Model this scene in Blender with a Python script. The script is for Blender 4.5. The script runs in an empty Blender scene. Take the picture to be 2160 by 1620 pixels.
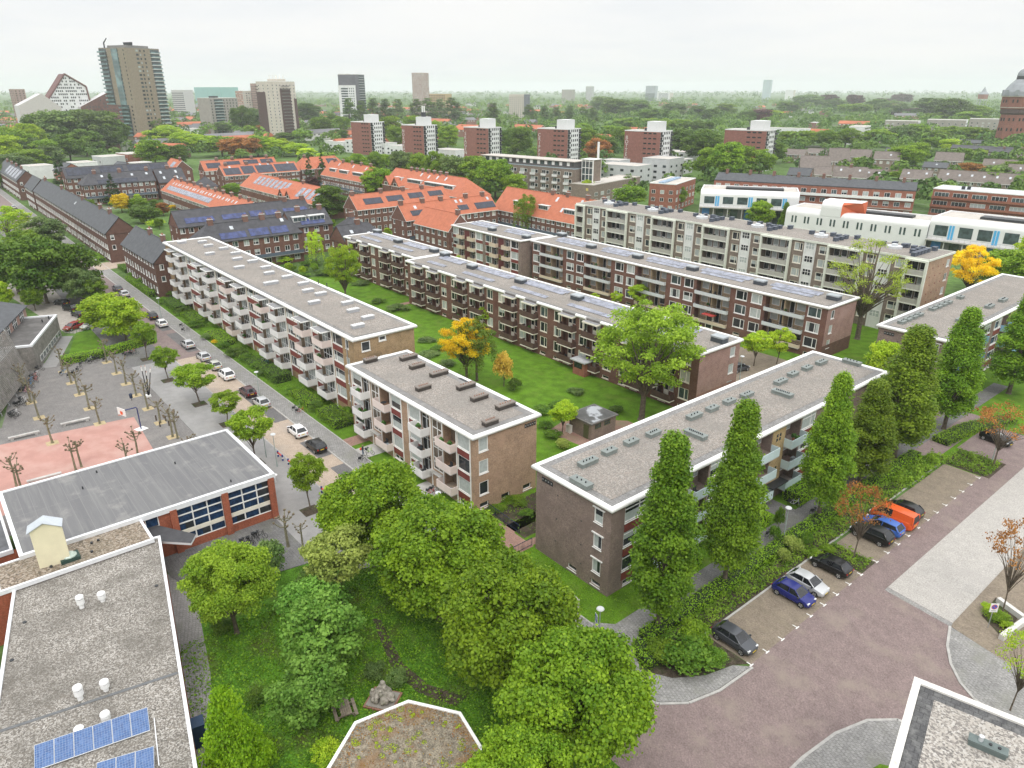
import bpy, bmesh, math, random
import numpy as np
from mathutils import Vector, Matrix
RND = random.Random(7)
sc = bpy.context.scene
COL = sc.collection
# ------------------------------------------------------------------ camera
CF, HY, TH, CH = 1525.0, 188.0, math.radians(-50.35), 46.0     # focal length in px, horizon row, heading, height
PITCH = math.atan((810 - HY) / CF)
_h = np.array([math.sin(TH), math.cos(TH), 0.0])
_F = _h * math.cos(PITCH) + np.array([0, 0, -math.sin(PITCH)])
_R = np.array([math.cos(TH), -math.sin(TH), 0.0])
_U = np.cross(_R, _F)
_C = np.array([0, 0, CH])
def G(u, v, z=0.0):
    """ground point (or point at height z) that the photograph shows at pixel u, v"""
    d = _R * (u - 1080) / CF + _U * (810 - v) / CF + _F
    p = _C + d * ((z - CH) / d[2])
    return float(p[0]), float(p[1]), z
def mpp(x, y, z=0.0):
    """metres per photograph pixel at a place"""
    return float((np.array([x, y, z]) - _C) @ _F) / CF
def pix(x, y, z=0.0):
    d = np.array([x, y, z]) - _C; w = d @ _F
    return 1080 + CF * (d @ _R) / w, 810 - CF * (d @ _U) / w
cam_d = bpy.data.cameras.new('camera'); cam = bpy.data.objects.new('camera', cam_d); COL.objects.link(cam)
cam.location = (0, 0, CH); cam.rotation_euler = (math.pi / 2 - PITCH, 0, -TH)
cam_d.sensor_width = 36; cam_d.lens = CF / 2160 * 36; cam_d.clip_start = 0.5; cam_d.clip_end = 40000
sc.camera = cam
# ------------------------------------------------------------------ things, parts
def tag(o, label=None, cat=None, group=None, kind=None):
    if label: o['label'] = label
    if cat: o['category'] = cat
    if group: o['group'] = group
    if kind: o['kind'] = kind
    return o
def empty(name, loc=(0, 0, 0), rz=0.0, label=None, cat=None, group=None):
    o = bpy.data.objects.new(name, None); COL.objects.link(o)
    o.location = loc; o.rotation_euler = (0, 0, rz); o.empty_display_size = 0.3
    return tag(o, label, cat, group)
def link(name, me, parent=None, loc=(0, 0, 0), rz=0.0, sc_=None):
    o = bpy.data.objects.new(name, me); COL.objects.link(o)
    if parent is not None: o.parent = parent
    o.location = loc
    if isinstance(rz, tuple): o.rotation_euler = rz
    elif rz: o.rotation_euler = (0, 0, rz)
    if sc_: o.scale = sc_ if isinstance(sc_, tuple) else (sc_,) * 3
    return o
KIDS = {}
def copy_tree(root, loc=None, rz=None, scale=None, label=None, group=None):
    """copy of a thing with copies of its parts and sub-parts (mesh data shared)"""
    def kids(o):
        if o.name not in KIDS: KIDS[o.name] = list(o.children)
        return KIDS[o.name]
    r = root.copy(); COL.objects.link(r)
    if loc is not None: r.location = loc
    if rz is not None: r.rotation_euler = (0, 0, rz)
    if scale is not None: r.scale = scale if isinstance(scale, tuple) else (scale,) * 3
    if label: r['label'] = label
    if group: r['group'] = group
    for ch in kids(root):
        c = ch.copy(); COL.objects.link(c); c.parent = r
        for g in kids(ch):
            d = g.copy(); COL.objects.link(d); d.parent = c
    return r
class MB:
    """collects polygons and makes ONE mesh of them"""
    def __init__(s): s.v = []; s.f = []; s.m = []; s.marks = []
    def face(s, pts, mi=0):
        n = len(s.v); s.v += [tuple(p) for p in pts]; s.f.append(tuple(range(n, n + len(pts)))); s.m.append(mi)
    def mesh(s, vs, fs, mi=0):
        n = len(s.v); s.v += [tuple(p) for p in vs]
        for f in fs: s.f.append(tuple(n + i for i in f)); s.m.append(mi)
    def box(s, x0, y0, z0, x1, y1, z1, mi=0, skip=''):
        x0, x1 = min(x0, x1), max(x0, x1); y0, y1 = min(y0, y1), max(y0, y1); z0, z1 = min(z0, z1), max(z0, z1)
        v = [(x0,y0,z0),(x1,y0,z0),(x1,y1,z0),(x0,y1,z0),(x0,y0,z1),(x1,y0,z1),(x1,y1,z1),(x0,y1,z1)]
        F = {'b':(3,2,1,0),'t':(4,5,6,7),'s':(0,1,5,4),'e':(1,2,6,5),'n':(2,3,7,6),'w':(3,0,4,7)}
        s.mesh(v, [F[k] for k in F if k not in skip], mi)
    def prism(s, poly, z0, z1, mi=0, mt=None, bottom=True):
        n = len(poly); a = sum(poly[i][0]*poly[(i+1)%n][1]-poly[(i+1)%n][0]*poly[i][1] for i in range(n))
        if a < 0: poly = poly[::-1]
        v = [(p[0],p[1],z0) for p in poly] + [(p[0],p[1],z1) for p in poly]
        s.mesh(v, [(i,(i+1)%n,n+(i+1)%n,n+i) for i in range(n)], mi)
        s.face([(p[0],p[1],z1) for p in poly], mi if mt is None else mt)
        if bottom: s.face([(p[0],p[1],z0) for p in poly[::-1]], mi)
    def cyl(s, x, y, z0, z1, r0, r1=None, n=10, mi=0, caps=True):
        r1 = r0 if r1 is None else r1
        c = [(math.cos(2*math.pi*i/n), math.sin(2*math.pi*i/n)) for i in range(n)]
        v = [(x+r0*a,y+r0*b,z0) for a,b in c] + [(x+r1*a,y+r1*b,z1) for a,b in c]
        fs = [(i,(i+1)%n,n+(i+1)%n,n+i) for i in range(n)]
        if caps: fs += [tuple(range(n,2*n)), tuple(range(n-1,-1,-1))]
        s.mesh(v, fs, mi)
    def tube(s, pts, rad, n=6, mi=0):
        """tapered tube through points"""
        pts = [Vector(p) for p in pts]; k = len(pts)
        if not hasattr(rad, '__len__'): rad = [rad]*k
        vs = []; up = None
        for i, p in enumerate(pts):
            d = (pts[min(i+1,k-1)] - pts[max(i-1,0)])
            d = d.normalized() if d.length > 1e-9 else Vector((0,0,1))
            a = d.cross(Vector((0,0,1)) if abs(d.z) < .9 else Vector((1,0,0))).normalized()
            if up is not None and a.dot(up) < 0: a = -a
            up = a; b = d.cross(a)
            for j in range(n):
                t = 2*math.pi*j/n; vs.append(p + (a*math.cos(t) + b*math.sin(t))*rad[i])
        fs = [(i*n+j, i*n+(j+1)%n, (i+1)*n+(j+1)%n, (i+1)*n+j) for i in range(k-1) for j in range(n)]
        fs += [tuple(range(n-1,-1,-1)), tuple((k-1)*n+j for j in range(n))]
        s.mesh(vs, fs, mi)
    def sphere(s, c, r, n=8, mi=0, sq=(1,1,1)):
        vs = [(c[0],c[1],c[2]-r*sq[2])]; m = n//2
        for i in range(1, m):
            t = -math.pi/2 + math.pi*i/m
            for j in range(n):
                p = 2*math.pi*j/n
                vs.append((c[0]+r*sq[0]*math.cos(t)*math.cos(p), c[1]+r*sq[1]*math.cos(t)*math.sin(p), c[2]+r*sq[2]*math.sin(t)))
        vs.append((c[0],c[1],c[2]+r*sq[2])); L = len(vs)-1
        fs = [(0,1+(j+1)%n,1+j) for j in range(n)]
        for i in range(m-2):
            for j in range(n):
                a = 1+i*n+j; b = 1+i*n+(j+1)%n; fs.append((a,b,b+n,a+n))
        q = 1+(m-2)*n
        fs += [(q+j,q+(j+1)%n,L) for j in range(n)]
        s.mesh(vs, fs, mi)
    def ring(s, x0, y0, x1, y1, prof, mi=0):
        """moulding swept round a rectangle: prof = [(outward, z), ...] closed"""
        k = len(prof); vs = []
        for dr, z in prof: vs += [(x0-dr,y0-dr,z),(x1+dr,y0-dr,z),(x1+dr,y1+dr,z),(x0-dr,y1+dr,z)]
        fs = []
        for i in range(k):
            j = (i+1)%k
            for c in range(4):
                d = (c+1)%4; fs.append((i*4+c, i*4+d, j*4+d, j*4+c))
        s.mesh(vs, fs, mi)
    def make(s, name, mats, smooth=False):
        me = bpy.data.meshes.new(name); me.from_pydata(s.v, [], s.f)
        for m in (mats if isinstance(mats, (list, tuple)) else [mats]): me.materials.append(m)
        if s.m and max(s.m) > 0: me.polygons.foreach_set('material_index', s.m)
        if smooth: me.polygons.foreach_set('use_smooth', [True]*len(s.f))
        me.update(); return me
    def split(s, name, mats, parent):
        """every marked piece as a part of its own (the hundred nearest the start; the rest as one)"""
        mk = s.marks + [(len(s.v), len(s.f))]; out = None
        for i in range(len(s.marks)):
            (v0, f0), (v1, f1) = mk[i], mk[i+1] if i < 99 else mk[-1]
            p = MB(); p.v = s.v[v0:v1]; p.f = [tuple(k-v0 for k in f) for f in s.f[f0:f1]]; p.m = s.m[f0:f1]; out = p.build(name, mats, parent)
            if i == 99: tag(out, kind='stuff'); break
        return out
    def build(s, name, mats, parent=None, loc=(0,0,0), rz=0.0, smooth=False):
        return link(name, s.make(name, mats, smooth), parent, loc, rz)
# ------------------------------------------------------------------ materials
MATS = {}
def _base(name):
    m = bpy.data.materials.new(name); m.use_nodes = True; nt = m.node_tree; nt.nodes.clear()
    out = nt.nodes.new('ShaderNodeOutputMaterial'); b = nt.nodes.new('ShaderNodeBsdfPrincipled')
    nt.links.new(b.outputs[0], out.inputs[0]); return m, nt, b
def _n(nt, typ, **kw):
    n = nt.nodes.new('ShaderNode' + typ)
    for k, v in kw.items(): setattr(n, k, v)
    return n
def _set(n, **kw):
    for k, v in kw.items(): n.inputs[k].default_value = v
    return n
def _mix(nt, a, b, fac, mode='MIX'):
    n = _n(nt, 'Mix', data_type='RGBA', blend_type=mode)
    for i, v in ((6, a), (7, b)):
        if isinstance(v, tuple): n.inputs[i].default_value = (*v[:3], 1)
        else: nt.links.new(v, n.inputs[i])
    if isinstance(fac, (int, float)): n.inputs[0].default_value = fac
    else: nt.links.new(fac, n.inputs[0])
    return n.outputs[2]
def _pos(nt, obj=False):
    return _n(nt, 'TexCoord').outputs['Object'] if obj else _n(nt, 'NewGeometry').outputs['Position']
def _noise(nt, vec, scale, detail=3, rough=.55, lo=.35, hi=.65, w=None):
    n = _set(_n(nt, 'TexNoise'), Scale=scale, Detail=detail, Roughness=rough)
    nt.links.new(vec, n.inputs['Vector'])
    r = _n(nt, 'MapRange'); _set(r, **{'From Min': lo, 'From Max': hi}); nt.links.new(n.outputs['Fac'], r.inputs['Value'])
    return r.outputs[0]
def M(name, col, rough=.75, var=.12, scale=2.0, fine=0.0, fscale=30.0, spec=.3, metal=0.0, obj=False, stain=None, sscale=.25, slo=.5, shi=.75, bump=0.0, coat=0.0):
    """plain surface: base colour with coarse and fine mottling of its own, optional stains"""
    if name in MATS: return MATS[name]
    m, nt, b = _base(name); p = _pos(nt, obj)
    c = _mix(nt, tuple(x*(1-var) for x in col), tuple(min(1, x*(1+var)) for x in col), _noise(nt, p, scale))
    if fine:
        f = _noise(nt, p, fscale, 2)
        g = _n(nt, 'MapRange'); _set(g, **{'To Min': 1-fine, 'To Max': 1+fine}); nt.links.new(f, g.inputs['Value'])
        cc = _n(nt, 'CombineColor'); [nt.links.new(g.outputs[0], cc.inputs[i]) for i in range(3)]
        c = _mix(nt, c, cc.outputs[0], 1.0, 'MULTIPLY')
    if stain: c = _mix(nt, c, stain, _noise(nt, p, sscale, 5, .6, slo, shi))
    nt.links.new(c, b.inputs['Base Color'])
    _set(b, Roughness=rough, Metallic=metal); b.inputs['Specular IOR Level'].default_value = spec
    if coat: b.inputs['Coat Weight'].default_value = coat; b.inputs['Coat Roughness'].default_value = .06
    if bump:
        bp = _set(_n(nt, 'Bump'), Strength=bump, Distance=.05); nn = _set(_n(nt, 'TexNoise'), Scale=fscale, Detail=3)
        nt.links.new(p, nn.inputs['Vector']); nt.links.new(nn.outputs['Fac'], bp.inputs['Height']); nt.links.new(bp.outputs[0], b.inputs['Normal'])
    MATS[name] = m; return m
def BRICK(name, c1, c2, mortar, bw=.22, bh=.066, ms=.012, floor=False, rot=0.0, stain=None, rough=.85, off=.5, big=.12, sscale=.3, obj=False):
    """brickwork or paving: courses in the plane of the wall (x+y, z) or of the ground (x, y)"""
    if name in MATS: return MATS[name]
    m, nt, b = _base(name); p = _pos(nt, obj)
    if floor:
        mp = _n(nt, 'Mapping'); mp.inputs['Rotation'].default_value = (0, 0, rot); nt.links.new(p, mp.inputs['Vector']); vec = mp.outputs[0]
    else:
        s = _n(nt, 'SeparateXYZ'); nt.links.new(p, s.inputs[0])
        a = _n(nt, 'Math', operation='ADD'); nt.links.new(s.outputs[0], a.inputs[0]); nt.links.new(s.outputs[1], a.inputs[1])
        k = _n(nt, 'CombineXYZ'); nt.links.new(a.outputs[0], k.inputs[0]); nt.links.new(s.outputs[2], k.inputs[1]); vec = k.outputs[0]
    t = _n(nt, 'TexBrick'); t.offset = off
    _set(t, Color1=(*c1, 1), Color2=(*c2, 1), Mortar=(*mortar, 1), Scale=1.0, **{'Mortar Size': ms, 'Brick Width': bw, 'Row Height': bh, 'Bias': 0.0, 'Mortar Smooth': .3})
    nt.links.new(vec, t.inputs['Vector'])
    f = _noise(nt, p, .9, 4, .6); g = _n(nt, 'MapRange'); _set(g, **{'To Min': 1-big, 'To Max': 1+big}); nt.links.new(f, g.inputs['Value'])
    cc = _n(nt, 'CombineColor'); [nt.links.new(g.outputs[0], cc.inputs[i]) for i in range(3)]
    c = _mix(nt, t.outputs['Color'], cc.outputs[0], 1.0, 'MULTIPLY')
    f2 = _noise(nt, p, 7.0, 2, .6); g2 = _n(nt, 'MapRange'); _set(g2, **{'To Min': .82, 'To Max': 1.18}); nt.links.new(f2, g2.inputs['Value'])
    c2_ = _n(nt, 'CombineColor'); [nt.links.new(g2.outputs[0], c2_.inputs[i]) for i in range(3)]
    c = _mix(nt, c, c2_.outputs[0], 1.0, 'MULTIPLY')
    if stain: c = _mix(nt, c, stain, _noise(nt, p, sscale, 5, .65, .52, .72))
    nt.links.new(c, b.inputs['Base Color']); _set(b, Roughness=rough); b.inputs['Specular IOR Level'].default_value = .2
    MATS[name] = m; return m
def GRAVEL(name, cols, size=9.0, stain=(.2,.19,.18), amt=.5, sscale=.22):
    """loose stones: every cell has its own stone colour"""
    if name in MATS: return MATS[name]
    m, nt, b = _base(name); p = _pos(nt)
    v = _set(_n(nt, 'TexVoronoi'), Scale=size); nt.links.new(p, v.inputs['Vector'])
    s = _n(nt, 'SeparateColor'); nt.links.new(v.outputs['Color'], s.inputs[0])
    r = _n(nt, 'ValToRGB'); r.color_ramp.interpolation = 'CONSTANT'
    while len(r.color_ramp.elements) < len(cols): r.color_ramp.elements.new(.5)
    for i, (e, c) in enumerate(zip(r.color_ramp.elements, cols)): e.position = i/len(cols); e.color = (*c, 1)
    nt.links.new(s.outputs[0], r.inputs[0])
    f = _noise(nt, p, sscale, 5, .65, .38, .66)
    mm = _n(nt, 'Math', operation='MULTIPLY'); mm.inputs[1].default_value = amt; nt.links.new(f, mm.inputs[0])
    c = _mix(nt, r.outputs[0], stain, mm.outputs[0])
    nt.links.new(c, b.inputs['Base Color']); _set(b, Roughness=.9); b.inputs['Specular IOR Level'].default_value = .15
    bp = _set(_n(nt, 'Bump'), Strength=.5, Distance=.03); nt.links.new(v.outputs['Distance'], bp.inputs['Height']); nt.links.new(bp.outputs[0], b.inputs['Normal'])
    MATS[name] = m; return m
def GLASS(name, col, rough=.06, spec=.55, var=.3, scale=.8):
    if name in MATS: return MATS[name]
    m, nt, b = _base(name); p = _pos(nt)
    c = _mix(nt, tuple(x*(1-var) for x in col), tuple(x*(1+var) for x in col), _noise(nt, p, scale, 2, .5, .4, .6))
    nt.links.new(c, b.inputs['Base Color']); _set(b, Roughness=rough); b.inputs['Specular IOR Level'].default_value = spec
    MATS[name] = m; return m
def LEAF(name, c_lo, c_hi, trans=.35, hue=.0, k=(1.95,1.68,1.1)):
    """foliage: each leaf spray carries its own tint (attribute), each plant a slight shift"""
    if name in MATS: return MATS[name]
    c_lo, c_hi = (tuple(min(.95, a*b) for a, b in zip(c, k)) for c in (c_lo, c_hi))
    m = bpy.data.materials.new(name); m.use_nodes = True; nt = m.node_tree; nt.nodes.clear()
    out = _n(nt, 'OutputMaterial'); d = _n(nt, 'BsdfPrincipled'); t = _n(nt, 'BsdfTranslucent'); mx = _n(nt, 'MixShader')
    a = _n(nt, 'Attribute', attribute_name='tint'); c = _mix(nt, c_lo, c_hi, a.outputs['Fac'])
    oi = _n(nt, 'ObjectInfo'); hs = _n(nt, 'HueSaturation')
    g = _set(_n(nt, 'MapRange'), **{'To Min': .495 - hue, 'To Max': .505 + hue}); nt.links.new(oi.outputs['Random'], g.inputs['Value']); nt.links.new(g.outputs[0], hs.inputs['Hue'])
    w = _n(nt, 'Math', operation='MULTIPLY'); w.inputs[1].default_value = 7.31; nt.links.new(oi.outputs['Random'], w.inputs[0])
    fr = _n(nt, 'Math', operation='FRACT'); nt.links.new(w.outputs[0], fr.inputs[0])
    g2 = _set(_n(nt, 'MapRange'), **{'To Min': .82, 'To Max': 1.2}); nt.links.new(fr.outputs[0], g2.inputs['Value']); nt.links.new(g2.outputs[0], hs.inputs['Value'])
    nt.links.new(c, hs.inputs['Color'])
    nt.links.new(hs.outputs[0], d.inputs['Base Color']); _set(d, Roughness=.55); d.inputs['Specular IOR Level'].default_value = .25
    nt.links.new(hs.outputs[0], t.inputs['Color']); mx.inputs[0].default_value = trans
    nt.links.new(d.outputs[0], mx.inputs[1]); nt.links.new(t.outputs[0], mx.inputs[2]); nt.links.new(mx.outputs[0], out.inputs[0])
    MATS[name] = m; return m
WHITE = M('white_paint', (.78,.78,.76), .5, .04, 1.5, stain=(.55,.54,.5), sscale=.7, slo=.6, shi=.85)
CREAM = M('cream_paint', (.76,.72,.62), .5, .05, 1.5)
BALC_W = M('white_panel', (.74,.73,.72), .55, .05, 1.0, stain=(.62,.58,.55), sscale=.8, slo=.55, shi=.85)
BALC_P = M('pale_pink_panel', (.72,.62,.58), .55, .05, 1.0)
CONC = M('concrete', (.46,.45,.43), .85, .1, 1.2, .08, 25, stain=(.3,.29,.27), sscale=.5)
DARK = M('dark_metal', (.035,.038,.042), .5, .2, 2)
STEEL = M('galvanised_steel', (.42,.44,.45), .45, .1, 3, metal=.5)
ALU = M('aluminium', (.62,.64,.66), .4, .06, 2, metal=.3)
REDP = M('red_brown_panel', (.19,.045,.038), .6, .1, 1.5)
G_DARK = GLASS('dark_glass', (.022,.027,.031))
G_MID = GLASS('blue_green_glass', (.06,.085,.09))
G_CURT = GLASS('curtained_glass', (.42,.46,.45), .18, .5, .08, 3)
G_BLIND = GLASS('blind_behind_glass', (.52,.51,.47), .25, .4, .06, 3)
G_WARM = GLASS('warm_room_glass', (.11,.085,.06))
BR_TAN = BRICK('tan_brick', (.36,.235,.115), (.28,.175,.085), (.33,.27,.19), stain=(.2,.15,.09))
BR_BUFF = BRICK('pinkish_buff_brick', (.4,.25,.155), (.31,.185,.11), (.36,.3,.24), stain=(.42,.28,.2))
BR_PURP = BRICK('brown_grey_brick', (.245,.175,.145), (.19,.13,.11), (.26,.225,.2), stain=(.2,.15,.13))
BR_RED = BRICK('red_brown_brick', (.19,.085,.06), (.14,.06,.045), (.17,.12,.1), stain=(.12,.055,.042))
BR_PINK = BRICK('pink_and_lit_brick', (.34,.2,.17), (.28,.155,.13), (.33,.25,.22), stain=(.37,.25,.22))  # pink brick; on block ends its paleness carries the daylight falling there
BR_DK = BRICK('dark_red_brick', (.15,.075,.055), (.105,.052,.04), (.13,.09,.075))
BR_GREY = BRICK('grey_brown_brick', (.24,.19,.155), (.185,.145,.12), (.24,.2,.17))
BR_SCH = BRICK('bright_red_brick', (.36,.088,.045), (.28,.066,.035), (.3,.14,.09))
BR_YEL = BRICK('yellow_brick', (.46,.33,.16), (.38,.26,.12), (.4,.32,.2))
BR_ORG = BRICK('orange_red_brick', (.33,.12,.08), (.27,.095,.062), (.28,.15,.11))
TOWER_RED = BRICK('plum_red_brick', (.29,.12,.095), (.24,.1,.08), (.25,.13,.11))
GRAV = GRAVEL('roof_gravel', [(.25,.225,.2),(.32,.29,.262),(.19,.175,.158),(.36,.335,.305),(.27,.23,.2),(.22,.205,.19)], 9.0, (.2,.188,.172), .6)
GRAV_D = GRAVEL('mossy_dark_gravel', [(.19,.175,.155),(.36,.34,.31),(.13,.12,.108),(.28,.26,.235),(.2,.18,.155),(.43,.41,.38)], 11.0, (.125,.115,.1), .7, .3)
GRAV_W = GRAVEL('white_grey_gravel', [(.38,.355,.32),(.22,.2,.185),(.46,.44,.41),(.29,.27,.245),(.16,.15,.14),(.41,.38,.34)], 9.0, (.3,.28,.25), .35)
GRAV_B = GRAVEL('brown_weathered_gravel', [(.2,.155,.115),(.28,.23,.18),(.12,.1,.08),(.36,.31,.26)], 7.0, (.16,.14,.1), .5)
BITUM = M('grey_bitumen', (.2,.195,.19), .85, .12, 1.2, .1, 18, stain=(.29,.28,.265), sscale=.35)
TILE_EDGE = BRICK('grey_roof_slabs', (.25,.245,.24), (.21,.205,.2), (.13,.13,.125), .5, .5, .02, True)
SLATE = M('blue_grey_slate_tiles', (.075,.08,.088), .65, .16, 1.0, .14, 12, .35)
SLATE_D = M('dark_slate_tiles', (.06,.06,.068), .65, .2, .8, .18, 10, .35)
ORANGE = M('orange_clay_tiles', (.44,.15,.085), .75, .1, .8, .12, 9, .25, stain=(.42,.14,.08), sscale=.4, slo=.52, shi=.8)
BROWNT = M('brown_concrete_tiles', (.17,.145,.13), .8, .14, .8, .12, 9)
PV = None
def _pv():
    m, nt, b = _base('solar_cells'); p = _pos(nt)
    t = _n(nt, 'TexBrick'); t.offset = 0
    _set(t, Color1=(.05,.075,.19,1), Color2=(.04,.06,.15,1), Mortar=(.2,.24,.36,1), Scale=1.0, **{'Mortar Size': .008, 'Brick Width': .17, 'Row Height': .17})
    nt.links.new(p, t.inputs['Vector']); nt.links.new(t.outputs['Color'], b.inputs['Base Color'])
    _set(b, Roughness=.12); b.inputs['Specular IOR Level'].default_value = .6
    return m
PV = _pv()
PV_D = GLASS('dark_solar_glass', (.022,.026,.045), .1, .5)
PV_B = GLASS('blue_solar_glass', (.035,.05,.15), .12, .5)
PV_L = GLASS('sky_painted_solar_glass', (.2,.215,.27), .16, .5)  # sky reflection painted into the panels' base colour
# leaves
LF_MAPLE = LEAF('maple_leaves', (.058,.135,.011), (.145,.255,.02))
LF_YEL = LEAF('fresh_yellow_green_leaves', (.12,.235,.018), (.24,.36,.03))
LF_OAK = LEAF('columnar_oak_leaves', (.05,.125,.011), (.125,.235,.02), .3)
LF_DARK = LEAF('dark_green_leaves', (.03,.078,.013), (.075,.14,.02), .25)
LF_BLUE = LEAF('grey_green_leaves', (.05,.105,.045), (.11,.18,.075), .3)
LF_MID = LEAF('mid_green_leaves', (.055,.13,.013), (.13,.225,.022))
LF_GOLD = LEAF('golden_leaves', (.42,.31,.008), (.6,.46,.02), .3, -.01)
LF_COPPER = LEAF('copper_leaves', (.13,.065,.025), (.26,.14,.05), .3)
LF_PURPLE = LEAF('purple_leaves', (.028,.012,.02), (.06,.025,.035), .2)
LF_LIME = LEAF('lime_leaves', (.15,.29,.02), (.3,.43,.04))
LF_FIR = LEAF('fir_needles', (.016,.045,.018), (.036,.08,.03), .1)
LF_AMBER = LEAF('amber_leaves', (.28,.22,.05), (.42,.36,.1), .3)
LF_PALE = LEAF('pale_catkin_leaves', (.13,.2,.06), (.22,.3,.1), .3)
BARK = M('bark', (.13,.105,.08), .9, .25, 3, .2, 20)
BARK_P = M('pale_plane_bark', (.2,.185,.12), .9, .25, 2, .15, 15, stain=(.13,.125,.07), sscale=1.5)
# ------------------------------------------------------------------ setting: ground, roads, pavements, lawns
GRASS = M('mown_grass', (.09,.185,.012), .9, .22, .55, .3, 9, .15, stain=(.13,.19,.03), sscale=.35, slo=.52, shi=.8, bump=.4)
GRASS_R = M('rough_grass', (.07,.165,.015), .95, .3, .9, .4, 6, .1, stain=(.10,.10,.035), sscale=.3, slo=.5, shi=.75, bump=.6)
SOIL = M('dark_soil', (.075,.06,.045), .95, .3, 1.5, .35, 10, .1, stain=(.04,.075,.015), sscale=.8)
EARTH = M('town_ground', (.085,.145,.04), .95, .3, .03, .25, .6, .1, stain=(.2,.19,.175), sscale=.02, slo=.58, shi=.7)
CLINK = BRICK('purple_clinker_road', (.245,.18,.175), (.19,.14,.135), (.2,.175,.16), .21, .1, .012, True, math.radians(45), stain=(.26,.215,.185), big=.1)
CLINK_B = BRICK('mossy_brown_clinker', (.25,.195,.165), (.2,.155,.13), (.2,.19,.12), .21, .1, .014, True, 0, stain=(.25,.21,.155), big=.12, sscale=.6)
BEIGE = BRICK('beige_brick_road', (.44,.355,.285), (.39,.315,.25), (.36,.3,.24), .21, .1, .01, True, 0, stain=(.36,.31,.27), big=.08)
PLATE = BRICK('pale_concrete_paving', (.42,.4,.375), (.385,.365,.34), (.34,.33,.3), .2, .2, .01, True, 0, stain=(.37,.35,.33), big=.06)
FLAG = BRICK('grey_pavement_tiles', (.29,.285,.275), (.245,.24,.235), (.17,.165,.155), .3, .3, .018, True, math.radians(20), stain=(.22,.22,.19), big=.1)
FLAG_D = BRICK('dark_pavement_tiles', (.185,.18,.18), (.15,.148,.148), (.11,.11,.1), .3, .3, .018, True, 0, stain=(.15,.155,.125), big=.12)
YARD = BRICK('grey_brown_yard_tiles', (.205,.195,.188), (.18,.17,.165), (.15,.145,.135), .3, .3, .012, True, 0, stain=(.24,.225,.21), big=.08)
ASPH = M('light_grey_asphalt', (.275,.27,.265), .9, .07, .8, .08, 20, .2, stain=(.33,.32,.31), sscale=.3)
COURT = M('faded_red_court', (.42,.235,.2), .9, .07, .5, .06, 12, .2, stain=(.45,.3,.26), sscale=.25, slo=.45, shi=.75)
REDPATH = BRICK('red_brick_path', (.34,.19,.155), (.29,.16,.13), (.25,.2,.16), .21, .1, .014, True, 0, stain=(.24,.2,.13))
KERB = M('pale_kerb_stone', (.4,.39,.37), .85, .12, 2)
LINE = M('white_road_paint', (.72,.72,.7), .7, .1, 3)
SAND = M('yellow_sand', (.42,.34,.2), .95, .12, 2, .15, 14)
PARK_D = BRICK('dark_parking_bricks', (.17,.165,.165), (.145,.14,.14), (.11,.11,.11), .21, .1, .012, True, 0, big=.1)
def sheet(name, pts, z, mat, kind='structure', px=False, thick=0.0):
    P_ = [G(*p)[:2] for p in pts] if px else pts
    mb = MB()
    if thick: mb.prism(P_, z - thick, z, 0, bottom=False)
    else:
        a = sum(P_[i][0]*P_[(i+1)%len(P_)][1]-P_[(i+1)%len(P_)][0]*P_[i][1] for i in range(len(P_)))
        mb.face([(x, y, z) for x, y in (P_ if a > 0 else P_[::-1])])
    o = mb.build(name, mat); return tag(o, kind=kind)
def rect(x0, y0, x1, y1): return [(x0,y0),(x1,y0),(x1,y1),(x0,y1)]
_g = MB(); _g.face([(11500*math.cos(t*math.pi/24), 11500*math.sin(t*math.pi/24), 0) for t in range(48)]); tag(_g.build('ground', EARTH), kind='structure')
# estate lawns round the flats
sheet('lawn', rect(-178,39,-30,150), .004, GRASS)
sheet('lawn', rect(-30,98,-23.5,200), .004, GRASS)
sheet('lawn', rect(-64,-30,-22.6,31), .004, GRASS_R)
# streets
sheet('road', rect(-56,30.6,-10,37.0), .010, CLINK)
sheet('road', [(-30,36.9),(-24,36.9),(-24,44),(-25.0,40.5),(-27,38)], .0095, CLINK)
sheet('road', rect(-135,31.8,-56,37.0), .010, BEIGE)
sheet('road', rect(-480,31.0,-135,37.0), .010, CLINK)
sheet('road', rect(-22.6,-40,-14.5,30.6), .010, CLINK)
sheet('road', [(-24.2,37),(-14,37),(-8,37),(-8,58),(-13.5,66.2),(-21.6,66.6),(-21.6,145),(-24.3,145),(-24.3,44)], .010, CLINK)
sheet('concrete_road', [(-21.6,66.6),(-14.9,65.9),(-15.2,72),(-15.5,200),(-21.6,200)], .012, PLATE)
sheet('concrete_road', [(-21.6,65.9),(-14.7,65.2),(-14.9,65.86),(-21.6,66.56)], .014, FLAG)
sheet('parking_bay', rect(-29.0,46.9,-24.3,66.8), .012, CLINK_B)
sheet('parking_bay', rect(-28.7,69.6,-24.3,98.2), .012, CLINK_B)
sheet('parking_bay', rect(-29.5,104.5,-24.3,116), .012, CLINK)
sheet('kerb', rect(-29.2,46.9,-29.0,98), .05, KERB, thick=.05)
for x0, x1 in ((-160,-154.6),(-152,-146.6),(-146.5,-138),(-113.6,-104),(-103,-97.5),(-89,-83),(-79.6,-76.5),(-71.5,-66.5)):
    sheet('parking_bay', rect(x0,35.0,x1,36.98), .014, PARK_D)
_m = MB()
for y in (46.9,49.35,51.8,54.25,56.7,59.15,61.6,64.1,66.5,69.9,72.4,74.9,77.4,79.9,82.4,84.9,87.4,89.9,92.4,95,97.6):
    _m.box(-24.7,y-.05,.0125,-24.26,y+.05,.0165); _m.box(-24.26,y-.26,.0125,-24.15,y+.26,.0163)
tag(_m.build('road_marking', LINE), kind='structure')
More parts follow.
